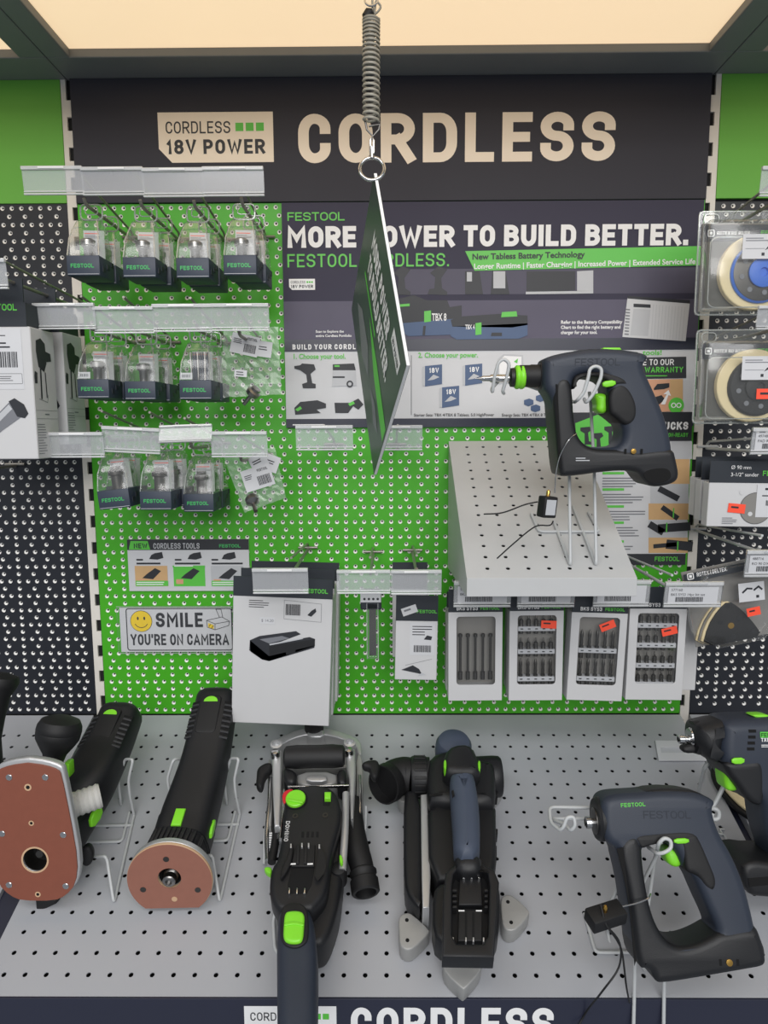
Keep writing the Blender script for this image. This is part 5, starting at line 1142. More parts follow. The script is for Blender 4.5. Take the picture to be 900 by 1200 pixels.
b = MB('tool_green'); b.slab(S.L([(532, 512), (588, 510), (590, 530), (534, 532)], 0.0), .0, .0030, bev=.0014, smooth=1); b.build('direction_switch', t, 35)
b = MB('tool_green'); b.slab(S.L([(505, 330), (555, 330), (562, 345), (520, 346)], -.018), -.030, -.014, bev=.001, smooth=0); b.build('top_button', t, 35)
b = MB('tool_black'); b.slab(S.L([(390, 350), (470, 326), (610, 334), (680, 372), (660, 388), (560, 380), (400, 388)]), -.042, -.006, bev=.004, smooth=1); b.build('top_rail', t, 35)
b = MB('void_black'); b.slab(S.L([(465, 360), (500, 360), (492, 376), (462, 376)]), -.007, -.0053, bev=.0003, smooth=0); b.build('top_recess', t)
p = S(738, 970, 0.0); b = MB('brass'); b.lathe([(.0034, .0012), (.0034, .0026), (.0014, .0028)], 14, T(p[0], p[1], 0)); b.build('bolt', t, 40)
for x in (706, 770): p = S(x, 970, 0.0); b = MB('void_black'); b.box(p[0]-.0013, p[0]+.0013, p[1]-.003, p[1]+.003, .001, .0019); b.build('slot', t)
p = S(424, 440, 0.0); b = MB('emboss_navy'); din(b, 'FESTOOL', p[0], p[1], .0080, w=.13, sx=1.1, M=T(0, 0, .0003), fit=S(600, 440, 0.0)[0]-p[0]); b.build('embossed_name', t)
p = S(340, 398, 0.0); b = MB('green_print'); M = T(p[0], p[1], .0004) @ RZ(.05); din(b, 'FESTOOL', 0, 0, .0042, w=.19, sx=1.05, z=.0, M=M); b.build('brand_mark', t)
axis_lathe('collar', 'tool_black', [(.0215, -.012), (.0235, -.004), (.0238, .002), (.0215, .005), (.0150, .0055)], 260, 440, -TB/2, t, S)
axis_lathe('chuck_plate', 'dark_steel', [(.0148, .004), (.0140, .0065), (.0070, .0068)], 260, 448, -TB/2, t, S)
axis_lathe('drive_spindle', 'chrome', [(.0066, 0), (.0066, .006), (.0048, .007), (.0048, .0095), (.0066, .0105), (.0066, .016), (.0040, .017), (.0038, .012)], 262, 454, -TB/2, t, S)
ws = thing('wire_stand', 'grey wire stand under the lower right screw gun, overhanging the navy strip', 'wire stand', T(*on_deck(720, 1110, .002)))
def bB(x, y, h): return S.w(x, y, h)
HB = -TB-.007
def dk(x, y, h=.0025): return on_deck(620+x/3.157, 820+y/3.157, h)
wire(ws, 'base_bar', [dk(205, 790), dk(245, 935), dk(385, 935), dk(430, 1000)])
lowL, lowR = on_y(620+385/3.157, 1222, fe.y-.012), on_y(620+497/3.157, 1226, fe.y-.012)
wire(ws, 'upright', [bB(330, 690, HB), bB(300, 760, HB), dk(290, 860), lowL, bB(392, 960, HB)])
wire(ws, 'upright', [bB(470, 560, HB), dk(415, 930), lowR, bB(500, 990, HB)])
wire(ws, 'rest_loop', [bB(415, 690, HB), bB(470, 580, -.02), bB(480, 530, .006), bB(500, 510, .008), bB(525, 520, .008), bB(526, 550, .008), bB(500, 566, .008), bB(475, 570, .004), bB(440, 545, -.02)], rr=.007)
wire(ws, 'nose_rest', [bB(270, 400, HB), bB(75, 397, HB), bB(80, 455, HB+.02), bB(115, 483, -.02), bB(128, 470, -.016), bB(140, 435, -.014), bB(165, 432, -.014), bB(172, 465, -.014), bB(155, 485, -.018), bB(130, 460, -.03), bB(75, 440, HB), bB(250, 440, HB)], rr=.007)
sec_tag('black anti-theft tag clipped to the front column of the lower screw gun', T(*bB(283, 800, .012)) @ RZ(.30) @ RY(-.08) @ RX(.25), (.040, .020, .016), card=False)
cb = thing('security_cable', 'thin black cable looping down from the tag on the lower screw gun', 'cable', T(*bB(300, 900, .010)))
Ic = cb.matrix_world.inverted()
for nm, pts, r, m in (('loop', [bB(345, 765, .014), bB(400, 752, .010), bB(440, 735, .006), bB(450, 718, .0)], .0008, 'chrome'), ('strand', [bB(265, 755, .018), bB(285, 830, .024), bB(325, 890, .022), bB(345, 940, .016), bB(360, 1060, .004), on_y(620+372/3.157, 820+1120/3.157, fe.y-.006)], .0010, 'rubber_black'),
                      ('strand', [bB(290, 838, .024), bB(335, 900, .022), bB(332, 990, .016), bB(270, 1080, .010), on_y(620+215/3.157, 820+1150/3.157, fe.y-.008), on_y(620+170/3.157, 1210, fe.y-.010)], .0010, 'rubber_black')):
    b = MB(m); b.tube([Ic @ Vector(p) for p in arc(pts)], r, 6); b.build(nm, cb, 50)

# ---- drill driver at the right edge
nC = Vector((0, -math.cos(.20), math.sin(.20))); OC = CAM+ray(880, 905)*.845
S = Sheet(620, 820, 3.157, look(OC, nC))
t = thing('drill_driver', 'large navy drill driver cut off by the right edge', 'drill', S.M)
TC = .064; S.h0 = -TC*.35
b = MB('tool_navy'); b.slab(S.L([(700, 70), (760, 62), (830, 62), (960, 52), (1040, 70), (1060, 120), (1050, 180), (1000, 240), (980, 330), (1000, 420), (1020, 520), (1030, 600), (900, 612), (880, 560), (850, 460), (838, 360), (800, 345), (760, 300), (700, 235), (685, 190), (690, 110)]), -TC, 0, bev=.014, res=4, smooth=2); b.build('housing', t, 35)
b = MB('tool_black'); b.slab(S.L([(610, 92), (640, 82), (716, 66), (718, 110), (700, 180), (690, 236), (660, 222), (625, 190), (606, 150)]), -TC+.002, -.002, bev=.018, res=4, smooth=2); b.build('gear_case', t, 35)
b = MB('tool_black'); b.slab(S.L([(690, 212), (770, 206), (836, 200), (842, 300), (834, 372), (806, 372), (770, 345), (740, 300), (700, 250)]), -TC-.001, .001, bev=.008, res=3, smooth=2); b.build('grip_pad', t, 35)
b = MB('tool_black'); b.slab(S.L([(740, 590), (780, 560), (860, 572), (1030, 560), (1060, 600), (1060, 690), (1000, 700), (800, 696), (770, 680)]), -TC-.006, .006, bev=.008, res=3, smooth=1); b.build('battery_foot', t, 35)
b = MB('void_black'); b.slab(S.L([(800, 652), (1000, 636), (1000, 664), (806, 684)], 0.0), .0052, .0064, bev=.0003, smooth=0); b.build('battery_slot', t)
b = MB('tool_green'); b.slab(S.L([(712, 260), (740, 256), (768, 278), (770, 325), (750, 336), (722, 330), (716, 300)]), -.046, -.014, bev=.006, res=3, smooth=2); b.build('trigger', t, 35)
b = MB('tool_green'); b.slab(S.L([(745, 214), (795, 212), (793, 236), (748, 237)], 0.0), .0, .0030, bev=.0014, smooth=1); b.build('direction_switch', t, 35)
b = MB('tool_green'); b.slab(S.L([(815, 54), (880, 52), (884, 66), (840, 68)], -.02), -.036, -.016, bev=.002, smooth=1); b.build('gear_switch', t, 35)
for k in range(4): p = S(826-k*2, 116+k*22, 0.0); b = MB('void_black'); b.box(p[0]-.0045, p[0]+.0045, p[1]-.0018, p[1]+.0018, -.0012, .0004); b.build('vent', t)
p = S(855, 137, 0.0); b = MB('green_print'); b.quad(p[0], p[0]+.030, p[1]-.001, p[1]+.006, .0004); b.use('void_black'); din(b, 'FESTOOL', p[0]+.001, p[1], .0046, w=.17, sx=1.1, z=.0006, fit=.027); b.build('brand_mark', t)
p = S(858, 155, 0.0); b = MB('white_print'); din(b, 'TXS', p[0], p[1], .0046, w=.2, z=.0005); lines(b, p[0], p[0]+.02, p[1]-.0045, .0008, 2, .002, .0005); b.build('lettering', t)
axis_lathe('collar', 'tool_black', [(.0205, -.014), (.0215, -.003), (.0200, .002), (.0120, .003)], 610, 138, -TC/2, t, S)
axis_lathe('chuck_plate', 'chrome', [(.0120, .002), (.0110, .0045), (.0060, .005)], 604, 138, -TC/2, t, S)
axis_lathe('drive_spindle', 'chrome', [(.0055, 0), (.0055, .007), (.0042, .008), (.0042, .011), (.0056, .012), (.0056, .018), (.0035, .019), (.0032, .014)], 606, 146, -TC/2, t, S)
b = MB('rubber_black'); b.slab(S.L([(572, 180), (600, 168), (640, 170), (662, 180), (652, 194), (600, 204), (575, 198)]), -TC/2-.008, -TC/2+.008, bev=.004, smooth=1); b.build('bit_magazine', t, 35)
p = S.P(640, 182, -TC/2+.008); b = MB('chrome'); b.lathe([(.0035, 0), (.0035, .0014), (.001, .002)], 12, T(*p)); b.build('screw', t, 40)
ws = thing('wire_stand', 'grey wire stand holding up the drill at the right edge', 'wire stand', T(*on_deck(850, 960, .002)))
def bC(x, y, h): return S.w(x, y, h)
hb = -TC-.006
wire(ws, 'upright', [dk(625, 350, .004), bC(650, 250, hb), bC(668, 225, hb)], r=.0028)
wire(ws, 'upright', [bC(672, 405, hb), bC(690, 380, hb), bC(725, 310, hb), bC(730, 260, hb)], r=.0028)
wire(ws, 'eye', [bC(668, 402, hb), bC(690, 402, hb+.004), bC(704, 415, hb+.004), bC(702, 438, hb+.004), bC(688, 444, hb+.004), bC(672, 438, hb), bC(680, 420, hb)], r=.0028, rr=.004)
wire(ws, 'base_bar', [dk(722, 480), dk(706, 478), dk(716, 500), dk(700, 494), dk(722, 500), dk(742, 545)], r=.0016, rr=.002)
wire(ws, 'rest_loop', [dk(742, 560, .01), dk(745, 545, .014), dk(770, 535, .018), dk(800, 545, .018), dk(822, 575, .012)], r=.0028)
# pale slotted plate lying under the drill's nose
t = thing('slotted_plate', 'pale slotted plastic plate lying on the shelf under the drill nose', 'plate', DM @ T(*(DM.inverted() @ on_deck(800, 880, .001))))
I = t.matrix_world.inverted()
def dp_(px, py): p = I @ on_deck(px, py, .002); return (p.x, p.y)
b = MB('paper'); b.slab([[dp_(767.5, 868.5), dp_(826, 869), dp_(828, 892), dp_(771.5, 892)], [dp_(774, 877), dp_(800, 877.5), dp_(801, 883), dp_(775, 883)]], .0004, .0030, bev=.0005, res=1, smooth=0); b.build('plate', t)
b = MB('light_grey_print'); b.slab([dp_(773, 876), dp_(802, 877), dp_(803, 884), dp_(774, 884)], .0002, .0010, bev=.0001, smooth=0); b.build('slot_bottom', t)
# cream pad with dark edge between the shelves
t = thing('sanding_pad', 'cream foam pad with dark edge lying behind the drill trigger', 'pad', DM @ T(*(DM.inverted() @ on_deck(865, 935, .0))))
I = t.matrix_world.inverted()
def ep(x, y, h): p = I @ on_deck(750+x/5.22, 830+y/5.22, h); return (p.x, p.y)
pl = [(430, 350), (480, 365), (520, 420), (580, 500), (640, 540), (690, 640), (700, 680), (600, 620), (520, 540), (450, 440)]
b = MB('rubber_black'); b.slab([ep(x, y, .010) for x, y in pl], .0015, .010, bev=.002, smooth=2); b.build('backing', t, 35)
b = MB('cream_pad'); b.slab([ep(x, y, .014) for x, y in ((465, 370), (490, 380), (540, 500), (600, 520), (645, 550), (680, 635), (620, 600), (540, 520), (490, 450))], .0101, .0145, bev=.0015, smooth=2); b.build('foam', t, 35)
# ------------------------------------------------------------------ power tools on the sloping shelf
def P_(px, py, fwd): return on_y(px, py, CAM.y+fwd)
def sring(c, X, Y, hw, ht, n=28, e=3.4):
    out = []
    for k in range(n):
        a = 2*PI*k/n; ca, sa = math.cos(a), math.sin(a)
        out.append(c+X*(hw*math.copysign(abs(ca)**(2/e), ca))+Y*(ht*math.copysign(abs(sa)**(2/e), sa)))
    return out
class Limb:                                   # a tapering body swept along a bent axis
    def __init__(s, nodes): s.N = [(Vector(p), w, h) for p, w, h in nodes]
    def at(s, u):
        i = min(int(u), len(s.N)-2); t = u-i
        (a, wa, ha), (b, wb, hb) = s.N[i], s.N[i+1]
        p0 = s.N[i-1][0] if i else a*2-b; p3 = s.N[i+2][0] if i+2 < len(s.N) else b*2-a
        c = 0.5*((2*a)+(b-p0)*t+(2*p0-5*a+4*b-p3)*t*t+(3*a-p0-3*b+p3)*t**3)
        d = 0.5*((b-p0)+2*(2*p0-5*a+4*b-p3)*t+3*(3*a-p0-3*b+p3)*t*t)
        d.normalize(); X = d.cross(Vector((0, 0, 1))).normalized(); Y = X.cross(d)
        return c, X, Y, d, wa*(1-t)+wb*t, ha*(1-t)+hb*t
    def rings(s, u0, u1, n, grow=0.0, e=3.4):
        out = []
        for k in range(n+1):
            c, X, Y, d, w, h = s.at(u0+(u1-u0)*k/n); out.append(sring(c, X, Y, w+grow, h+grow, e=e))
        return out
    def back(s, dist):                        # axis parameter at a distance before the rear end
        u = len(s.N)-1.0; q = s.N[-1][0].copy(); acc = 0
        while acc < dist and u > .02:
            u -= .02; c = s.at(u)[0]; acc += (c-q).length; q = c
        return u
    def top(s, u, a, lift=0.0):               # frame on the top skin: a = sideways fraction
        c, X, Y, d, w, h = s.at(u); q = abs(a)**3.4
        return basis(c+X*(w*a)+Y*(h*(1-q)**(1/3.4)+lift), X, d, Y)
def router_body(t, L, I, ring_u, end_u, clr_u, tag_side=1):
    b = MB('tool_black'); b.M = I; R = L.rings(ring_u, end_u, 22)
    c, X, Y, d, w, h = L.at(end_u)
    R += [sring(c+d*.006, X, Y, w*.94, h*.94), sring(c+d*.010, X, Y, w*.80, h*.80), sring(c+d*.012, X, Y, w*.45, h*.45)]
    b.loft(R); b.build('motor_housing', t, 40)
    u = end_u-.02
    # raised rear cover, green mark and side vents
    b = MB('rubber_black'); b.M = I; M = L.top(L.back(.036), -.05, -.0005); b.slab(rrect(-.0150, .0150, -.030, .030, .006), -.003, .0022, bev=.0015, smooth=0, M=M); b.build('rear_cover', t, 40)
    b = MB('tool_green'); b.M = I; M = L.top(L.back(.017), -.05, .0014); b.slab([(-.0105, 0), (.0105, 0)]+[(.0105*math.cos(PI*k/8), .0085*math.sin(PI*k/8)) for k in range(1, 8)], -.002, .0022, bev=.0006, smooth=0, M=M); b.build('green_mark', t)
    for k in range(7):
        for a in (-.80, .80):
            M = L.top(L.back(.020+k*.0085), a, .0); b = MB('vent_highlight'); b.M = I; b.bbox(-.0060, .0060, -.0015, .0015, -.002, .0014, r=.0006, M=M @ RY(.45 if a > 0 else -.45)); b.build('vent', t)
            b = MB('void_black'); b.M = I; b.bbox(-.0065, .0065, .0016, .0062, -.002, .0002, r=.0004, M=M @ RY(.45 if a > 0 else -.45)); b.build('vent_gap', t)

# ---- small router with round brown base
c0 = P_(199, 1032, .795)
t = thing('trim_router', 'small black cordless router with round brown base resting on a wire stand', 'router', T(*c0)); I = t.matrix_world.inverted()
L = Limb([(P_(203, 1010, .815), .034, .034), (P_(213, 988, .838), .0345, .034), (P_(222, 958, .870), .0355, .034), (P_(239, 900, .930), .0325, .031), (P_(250, 846, .985), .0310, .028), (P_(254.5, 820, 1.012), .0300, .026)])
router_body(t, L, I, .95, 5.0, 0)
b = MB('rubber_black'); b.M = I; b.loft(L.rings(.05, 1.05, 4, -.001)); b.build('depth_ring', t, 40)
for k in range(11):
    a = -.95+k*.19; M = L.top(.62, max(-.985, min(.985, a)), .0); b = MB('tool_black'); b.M = I; b.bbox(-.0022, .0022, -.014, .012, -.004, .0016, r=.0008, M=M); b.build('ring_rib', t, 40)
b = MB('tool_black'); b.M = I; b.loft(L.rings(1.02, 1.75, 4, .0012)); b.build('lock_collar', t, 40)
b = MB('tool_green'); b.M = I; M = L.top(1.42, -.05, .0012); b.slab([(-.0065, -.012), (.0065, -.012), (.0065, .012), (-.0065, .012)], -.001, .0035, bev=.0015, smooth=0, M=M); b.build('lock_lever', t, 40)
b = MB('tool_green'); b.M = I; c, X, Y, d, w, h = L.at(1.55); b.slab([(-.014, -.004), (-.008, .007), (.014, .004), (.008, -.007)], -.002, .003, bev=.0015, smooth=1, M=basis(c+X*(w+.001)+Y*.006, d, Y, X)); b.build('side_switch', t, 40)
nb = Vector((0.03, -math.cos(.12), -math.sin(.12))).normalized(); Mb = I @ look(c0, nb); R = .0535
cut = [(R*math.cos(a), R*math.sin(a)) for a in [2*PI*k/64 for k in range(64)] if R*math.sin(a) > -R*.80]
cutc = sorted(cut, key=lambda p: math.atan2(p[1], p[0]) if math.atan2(p[1], p[0]) > -PI*.5 else math.atan2(p[1], p[0])+2*PI)
ctr = [(.0145*math.cos(2*PI*k/28), .0145*math.sin(2*PI*k/28)+.004) for k in range(28)]
b = MB('alu'); b.slab([cutc, ctr], -.012, -.004, bev=.001, smooth=0, M=Mb); b.build('base_plate', t, 40)
b = MB('beige_edge'); b.slab([[(p[0]*.995, p[1]*.995) for p in cutc], ctr], -.004, .0, bev=.0006, smooth=0, M=Mb); b.build('sole_core', t, 40)
b = MB('brown_round'); b.slab([[(p[0]*.985, p[1]*.985) for p in cutc], ctr], .0, .0006, bev=.0002, smooth=0, M=Mb); b.build('sole_face', t)
b = MB('void_black'); b.lathe([(.0144, -.03), (.0144, -.0042)], 28, Mb @ T(0, .004, 0), capped=False); b.poly([(p[0], p[1]) for p in ctr], -.022, Mb); b.build('throat', t)
b = MB('steel'); b.lathe([(.0098, -.02), (.0098, -.006), (.0080, -.004), (.0080, .004), (.0062, .0055), (.0042, .0056), (.0040, .002)], 20, Mb @ T(0, .002, 0)); b.build('collet', t, 40)
for x, y in ((-.002, .032), (-.034, -.012), (.034, -.014)): b = MB('dark_steel'); b.lathe([(.0038, .0004), (.0038, .0010), (.0018, .0008)], 12, Mb @ T(x, y, 0)); b.build('screw', t, 40)
b = MB('beige_edge'); b.lathe([(.0036, .0003), (.0036, .0010)], 12, Mb @ T(.004, -.027, 0)); b.build('pin_hole', t)

def router_stand(label, ox, oy):              # bent wire cradle standing on the shelf
    D = lambda x, y, h=.0025: on_deck(x+ox, y+oy, h)
    V = lambda x, y, f: P_(x+ox, y+oy, f)
    ws = thing('wire_stand', label, 'wire stand', T(*D(250, 990)))
    wire(ws, 'cradle_loop', [D(281, 954), V(276, 930, .925), V(274.5, 913, .925), V(280, 889, .925), V(270.5, 888.5, .940), V(262.5, 913, .945), V(265, 936, .945), D(266, 942)], r=.0021)
    wire(ws, 'cradle_loop', [D(203, 954), V(201, 938, .925), V(196, 913, .925), V(203, 890, .925), V(213, 889, .940), V(206.5, 913, .945), V(208, 936, .945)], r=.0021)
    wire(ws, 'base_wire', [D(281, 954), D(257.5, 1057), V(249.5, 1006, .838), V(247, 1002.5, .838), V(236, 1003, .850)], r=.0021)
    wire(ws, 'base_wire', [D(275.5, 951), D(267, 985), D(240, 986), D(225, 986)], r=.0021)
    wire(ws, 'base_wire', [D(280, 966), D(232, 967), D(205, 968)], r=.0021)
    return ws
router_stand('bent wire cradle under the small router with the round base', 0, 0)

# ---- edge router with large brown plate at the left
c0 = P_(40, 975, .795)
t = thing('edge_router', 'black router with large brown sole plate facing out at the left edge', 'router', T(*c0)); I = t.matrix_world.inverted()
L = Limb([(P_(62, 985, .845), .034, .034), (P_(82, 952, .875), .0345, .034), (P_(104, 918, .905), .0335, .032), (P_(124, 880, .955), .0320, .030), (P_(137, 851, .990), .0305, .027), (P_(142, 838, 1.005), .0300, .026)])
router_body(t, L, I, .2, 5.0, 0)
npl = Vector((0.0, -math.cos(.04), math.sin(.04))); Ml = look(c0, npl); Sp = Sheet(0, 780, 3.0, Ml); Mp_ = I @ Ml
half = [(97, 342), (160, 350), (206, 366), (216, 384), (248, 540), (274, 690), (266, 768), (232, 808), (192, 826)]
L2 = Sp.L(half); axx = [(97+(y-342)*.078, y) for x, y in half]; A2 = Sp.L(axx)
mir = [(2*a[0]-p[0], p[1]) for p, a in zip(L2, A2)]
outl = L2+mir[::-1]
b = MB('alu'); off = [(p[0]*1.035+.0012, p[1]*1.02+.004) for p in outl]; cx_, cy_ = Sp(124, 682); thr = [(cx_+.0165*math.cos(2*PI*k/28), cy_+.0165*math.sin(2*PI*k/28)) for k in range(28)]; b.slab([off, thr], -.012, -.0015, bev=.003, sm=[1, 0], M=Mp_); b.build('base_plate', t, 40)
b = MB('brown_plate'); b.slab([outl, thr], -.0015, .0006, bev=.0005, smooth=0, sm=[1, 0], M=Mp_); b.build('sole_face', t)
b = MB('beige_edge'); b.ringflat(cx_, cy_, .0150, .0172, .0008, 32, Mp_); b.build('throat_rim', t)
b = MB('steel'); b.lathe([(.0150, -.002), (.0145, -.010), (.0150, -.0105), (.0140, -.018), (.0140, -.024)], 28, Mp_ @ T(cx_, cy_, 0), capped=False); b.use('void_black'); b.disc(cx_, cy_, .0141, -.022, 28, Mp_); b.build('throat', t, 40)
b = MB('dark_steel'); b.lathe([(.0065, -.022), (.0065, -.010), (.0045, -.008), (.0025, -.008)], 18, Mp_ @ T(cx_+.001, cy_+.002, 0)); b.build('collet', t, 40)
for x, y in ((33, 392), (160, 392), (8, 590), (223, 594), (33, 770), (232, 774)): p = Sp(x, y); b = MB('chrome'); b.lathe([(.0040, .0005), (.0040, .0012), (.0034, .0016), (.0018, .0012)], 14, Mp_ @ T(p[0], p[1], 0)); b.build('screw', t, 40)
for x, y, r in ((99, 427, .0045), (111, 553, .0034), (134, 803, .0036)): p = Sp(x, y); b = MB('beige_edge'); b.ringflat(p[0], p[1], r*.55, r, .0008, 16, Mp_); b.use('void_black'); b.disc(p[0], p[1], r*.6, .0007, 14, Mp_); b.build('pin_hole', t)
# ball knob
k0, k1 = P_(60, 905, .862), P_(68, 862, .870); ax = (k1-k0).normalized(); ln = (k1-k0).length
Mk = I @ look(k0, ax, (0, 1, 0)); r_ = .0285
b = MB('rubber_black'); b.lathe([(.016, -.02), (.0128, 0), (.0125, ln*.28), (.0150, ln*.5), (.0225, ln*.74), (.0275, ln*.92), (r_, ln*1.08), (.0282, ln*1.12), (.0288, ln*1.14), (.0280, ln*1.28), (.0245, ln*1.42), (.015, ln*1.50), (.004, ln*1.52)], 32, Mk); b.build('ball_knob', t, 40)
# dust port with rings
p0, p1 = P_(84, 944, .835), P_(118, 932, .852); ax = (p1-p0); ln = ax.length; Mq = I @ look(p0, ax)
pr = [(.0165, -.02)]+[(.0165 if k % 2 else .0150, ln*(k/10)) for k in range(0, 11)]+[(.0150, ln*1.0), (.0130, ln*1.0), (.0125, ln*.4)]
b = MB('port_grey'); b.lathe(pr, 26, Mq); b.build('dust_port', t, 40)
b = MB('tool_green'); b.M = I; c, X, Y, d, w, h = L.at(.85); b.slab([(-.015, -.006), (-.006, .010), (.016, .006), (.008, -.010)], -.002, .004, bev=.0015, smooth=1, M=basis(P_(111, 957, .86), d, Y, X)); b.build('side_switch', t, 40)
b = MB('tool_green'); b.M = I; p = P_(81, 900, .872); b.bbox(-.004, .004, -.008, .008, -.010, .010, r=.002, M=T(*p)); b.build('lock_lever', t, 40)
p = P_(102, 1001, .84); b = MB('rubber_black'); b.M = I; b.slab([(-.006, .010), (.004, .014), (.010, .002), (.006, -.012), (-.003, -.014), (-.009, -.002)], -.008, .008, bev=.004, smooth=2, M=look(p, (.3, -1, .2))); b.build('clamp_lever', t, 40)
b = MB('rubber_black'); b.M = I; p = P_(57, 1058, .815); b.slab([(-.013, .008), (.014, .010), (.013, .003), (-.012, -.009)], -.008, .008, bev=.002, smooth=0, M=look(p, (0, -1, .1))); b.build('stop_bracket', t, 40)
router_stand('bent wire cradle under the router with the large brown plate', -124, 1)

# ---- dark handle cut off by the left edge
c0 = P_(-12, 865, .93); t = thing('tool_handle', 'black flared tool handle cut off by the left edge above the shelf', 'tool', T(*c0)); I = t.matrix_world.inverted()
ax = (P_(2, 790, .95)-c0).normalized(); b = MB('rubber_black'); b.lathe([(.030, -.06), (.022, -.03), (.0150, 0), (.0150, .03), (.0170, .06), (.0230, .072), (.0250, .080), (.0230, .087), (.010, .092)], 28, I @ look(c0, ax, (0, 1, 0))); b.build('grip', t, 40)
b = MB('tool_black'); b.M = I; b.bbox(-.05, .02, -.04, .04, -.10, -.05, r=.01, M=T(*c0)); b.build('motor_housing', t, 40)

# ---- joiner in the middle
S = Sheet(280, 840, 3.3333, DM)
t = thing('biscuit_joiner', 'black joiner with green dial and battery dock in the middle of the shelf', 'joiner', DM @ T(*S.P(270, 560, 0)))
I = t.matrix_world.inverted() @ DM
def dslab(name, m, pts, h0, h1, bev=.003, smooth=2, res=2, hm=None, par=None, hole=None):
    b = MB(m); b.M = CURI; o = [CS(x, y, h1 if hm is None else hm) for x, y in pts]
    if hole: b.slab([o, [CS(x, y, h1 if hm is None else hm) for x, y in hole]], h0, h1, bev=bev, res=res, sm=list(smooth))
    else: b.slab(o, h0, h1, bev=bev, smooth=smooth, res=res)
    return b.build(name, par or CT, 38)
def dtube(name, m, pts, r, seg=12, smooth=True):
    b = MB(m); b.M = CURI; P3d = [CS.P(x, y, h) for x, y, h in pts]; P3d = arc(P3d, 5) if smooth else P3d
    if isinstance(r, (list, tuple)):
        n = len(P3d); rr = [r[min(len(r)-1, int(k/(n-1)*(len(r)-1)))] + (r[min(len(r)-1, int(k/(n-1)*(len(r)-1))+1)]-r[min(len(r)-1, int(k/(n-1)*(len(r)-1)))])*(k/(n-1)*(len(r)-1) % 1) for k in range(n)]
    else: rr = r
    b.tube(P3d, rr, seg); return b.build(name, CT, 40)
def dlathe(name, m, x, y, h, prof, rot=None, seg=22):
    b = MB(m); b.M = CURI; p = CS.P(x, y, h); b.lathe(prof, seg, T(*p) @ (rot if rot is not None else Matrix.Identity(4))); return b.build(name, CT, 40)
CS, CT, CURI = S, t, I
dslab('motor_housing', 'tool_black', [(190, 305), (300, 285), (392, 318), (412, 400), (408, 560), (394, 700), (380, 770), (345, 870), (305, 895), (190, 880), (160, 800), (135, 720), (135, 600), (165, 480), (180, 380)], .012, .064, .008)
dslab('top_cover', 'tool_black', [(178, 345), (200, 295), (250, 270), (310, 266), (362, 282), (394, 325), (402, 400), (378, 480), (358, 560), (345, 690), (305, 740), (280, 765), (168, 768), (138, 742), (118, 694), (124, 598), (155, 556), (168, 480)], .055, .090, .007, hm=.086)
dslab('handle', 'tool_navy', [(150, 775), (165, 742), (205, 724), (255, 726), (290, 770), (304, 900), (306, 1000), (300, 1300), (148, 1300), (146, 1000), (145, 880)], .055, .104, .014, hm=.100, res=4)
dslab('switch_bezel', 'rubber_black', [(164, 750), (178, 732), (215, 722), (250, 730), (270, 755), (274, 860), (255, 890), (218, 904), (178, 892), (160, 862)], .1025, .1065, .002)
dslab('slide_switch', 'tool_green', [(178, 762), (200, 754), (236, 754), (257, 766), (254, 820), (250, 868), (232, 881), (192, 880), (172, 864), (174, 810)], .105, .1115, .003)
dslab('switch_ridge', 'tool_green', [(176, 806), (215, 796), (254, 806), (252, 818), (215, 808), (176, 818)], .1110, .1128, .0008)
# dock
for pts in ([(200, 494), (214, 494), (206, 560), (190, 600), (160, 640), (165, 590), (190, 540)], [(305, 494), (322, 494), (312, 560), (300, 640), (335, 600), (330, 540)]): dslab('dock_rail', 'rubber_black', pts, .088, .096, .002, 1)
dslab('dock_plate', 'rubber_black', [(222, 500), (298, 500), (294, 584), (204, 584), (212, 540)], .088, .0935, .0012, 0)
dslab('dock_floor', 'void_black', [(205, 590), (295, 590), (285, 655), (265, 690), (195, 690), (190, 655)], .0885, .0905, .0006, 0)
for x in (232, 262): dslab('dock_rib', 'tool_black', [(x-5, 502), (x+5, 502), (x+2, 572), (x-8, 572)], .093, .0955, .0006, 0)
for x in (197, 227, 257): dslab('contact', 'chrome', [(x-3, 668), (x+3, 668), (x+2, 690), (x-4, 690)], .090, .0945, .0004, 0)
for x, y in ((203, 503), (246, 500), (272, 500), (314, 505)): dslab('dock_pin', 'alu', [(x-3, y-8), (x+3, y-8), (x+3, y+8), (x-3, y+8)], .093, .0970, .0004, 0)
for x in (211, 278): dslab('dock_mark', 'white_print', [(x-11, 572), (x+11, 571), (x+11, 577), (x-11, 578)], .0935, .0938, .0001, 0)
for k in range(4): x = 245+k*19; dslab('vent', 'void_black', [(x, 448), (x+10, 448), (x+9, 470), (x-1, 470)], .088, .0905, .0004, 0)
for x, y in ((220, 389), (337, 386)): dlathe('screw', 'dark_steel', x, y, .0895, [(.0038, 0), (.0038, .0012), (.002, .0012), (.0018, .0004)])
dlathe('dial_ring', 'void_black', 222, 326, .089, [(.0158, 0), (.0158, .0025), (.0140, .003)])
dlathe('green_dial', 'tool_green', 222, 325, .091, [(.0132, 0), (.0132, .004), (.0120, .005), (.0005, .005)])
dslab('dial_grip', 'tool_green', [(190, 318), (250, 328), (250, 336), (190, 326)], .0955, .0985, .001, 0)
dslab('red_stop', 'red_plastic', [(172, 335), (168, 300), (190, 282), (215, 282), (200, 296), (186, 312), (184, 338)], .088, .0925, .001, 1)
dslab('power_switch_slot', 'void_black', [(330, 300), (358, 300), (354, 345), (328, 345)], .0885, .0908, .0005, 0); dslab('power_switch', 'tool_green', [(334, 292), (360, 292), (358, 318), (334, 318)], .090, .098, .0015, 0)
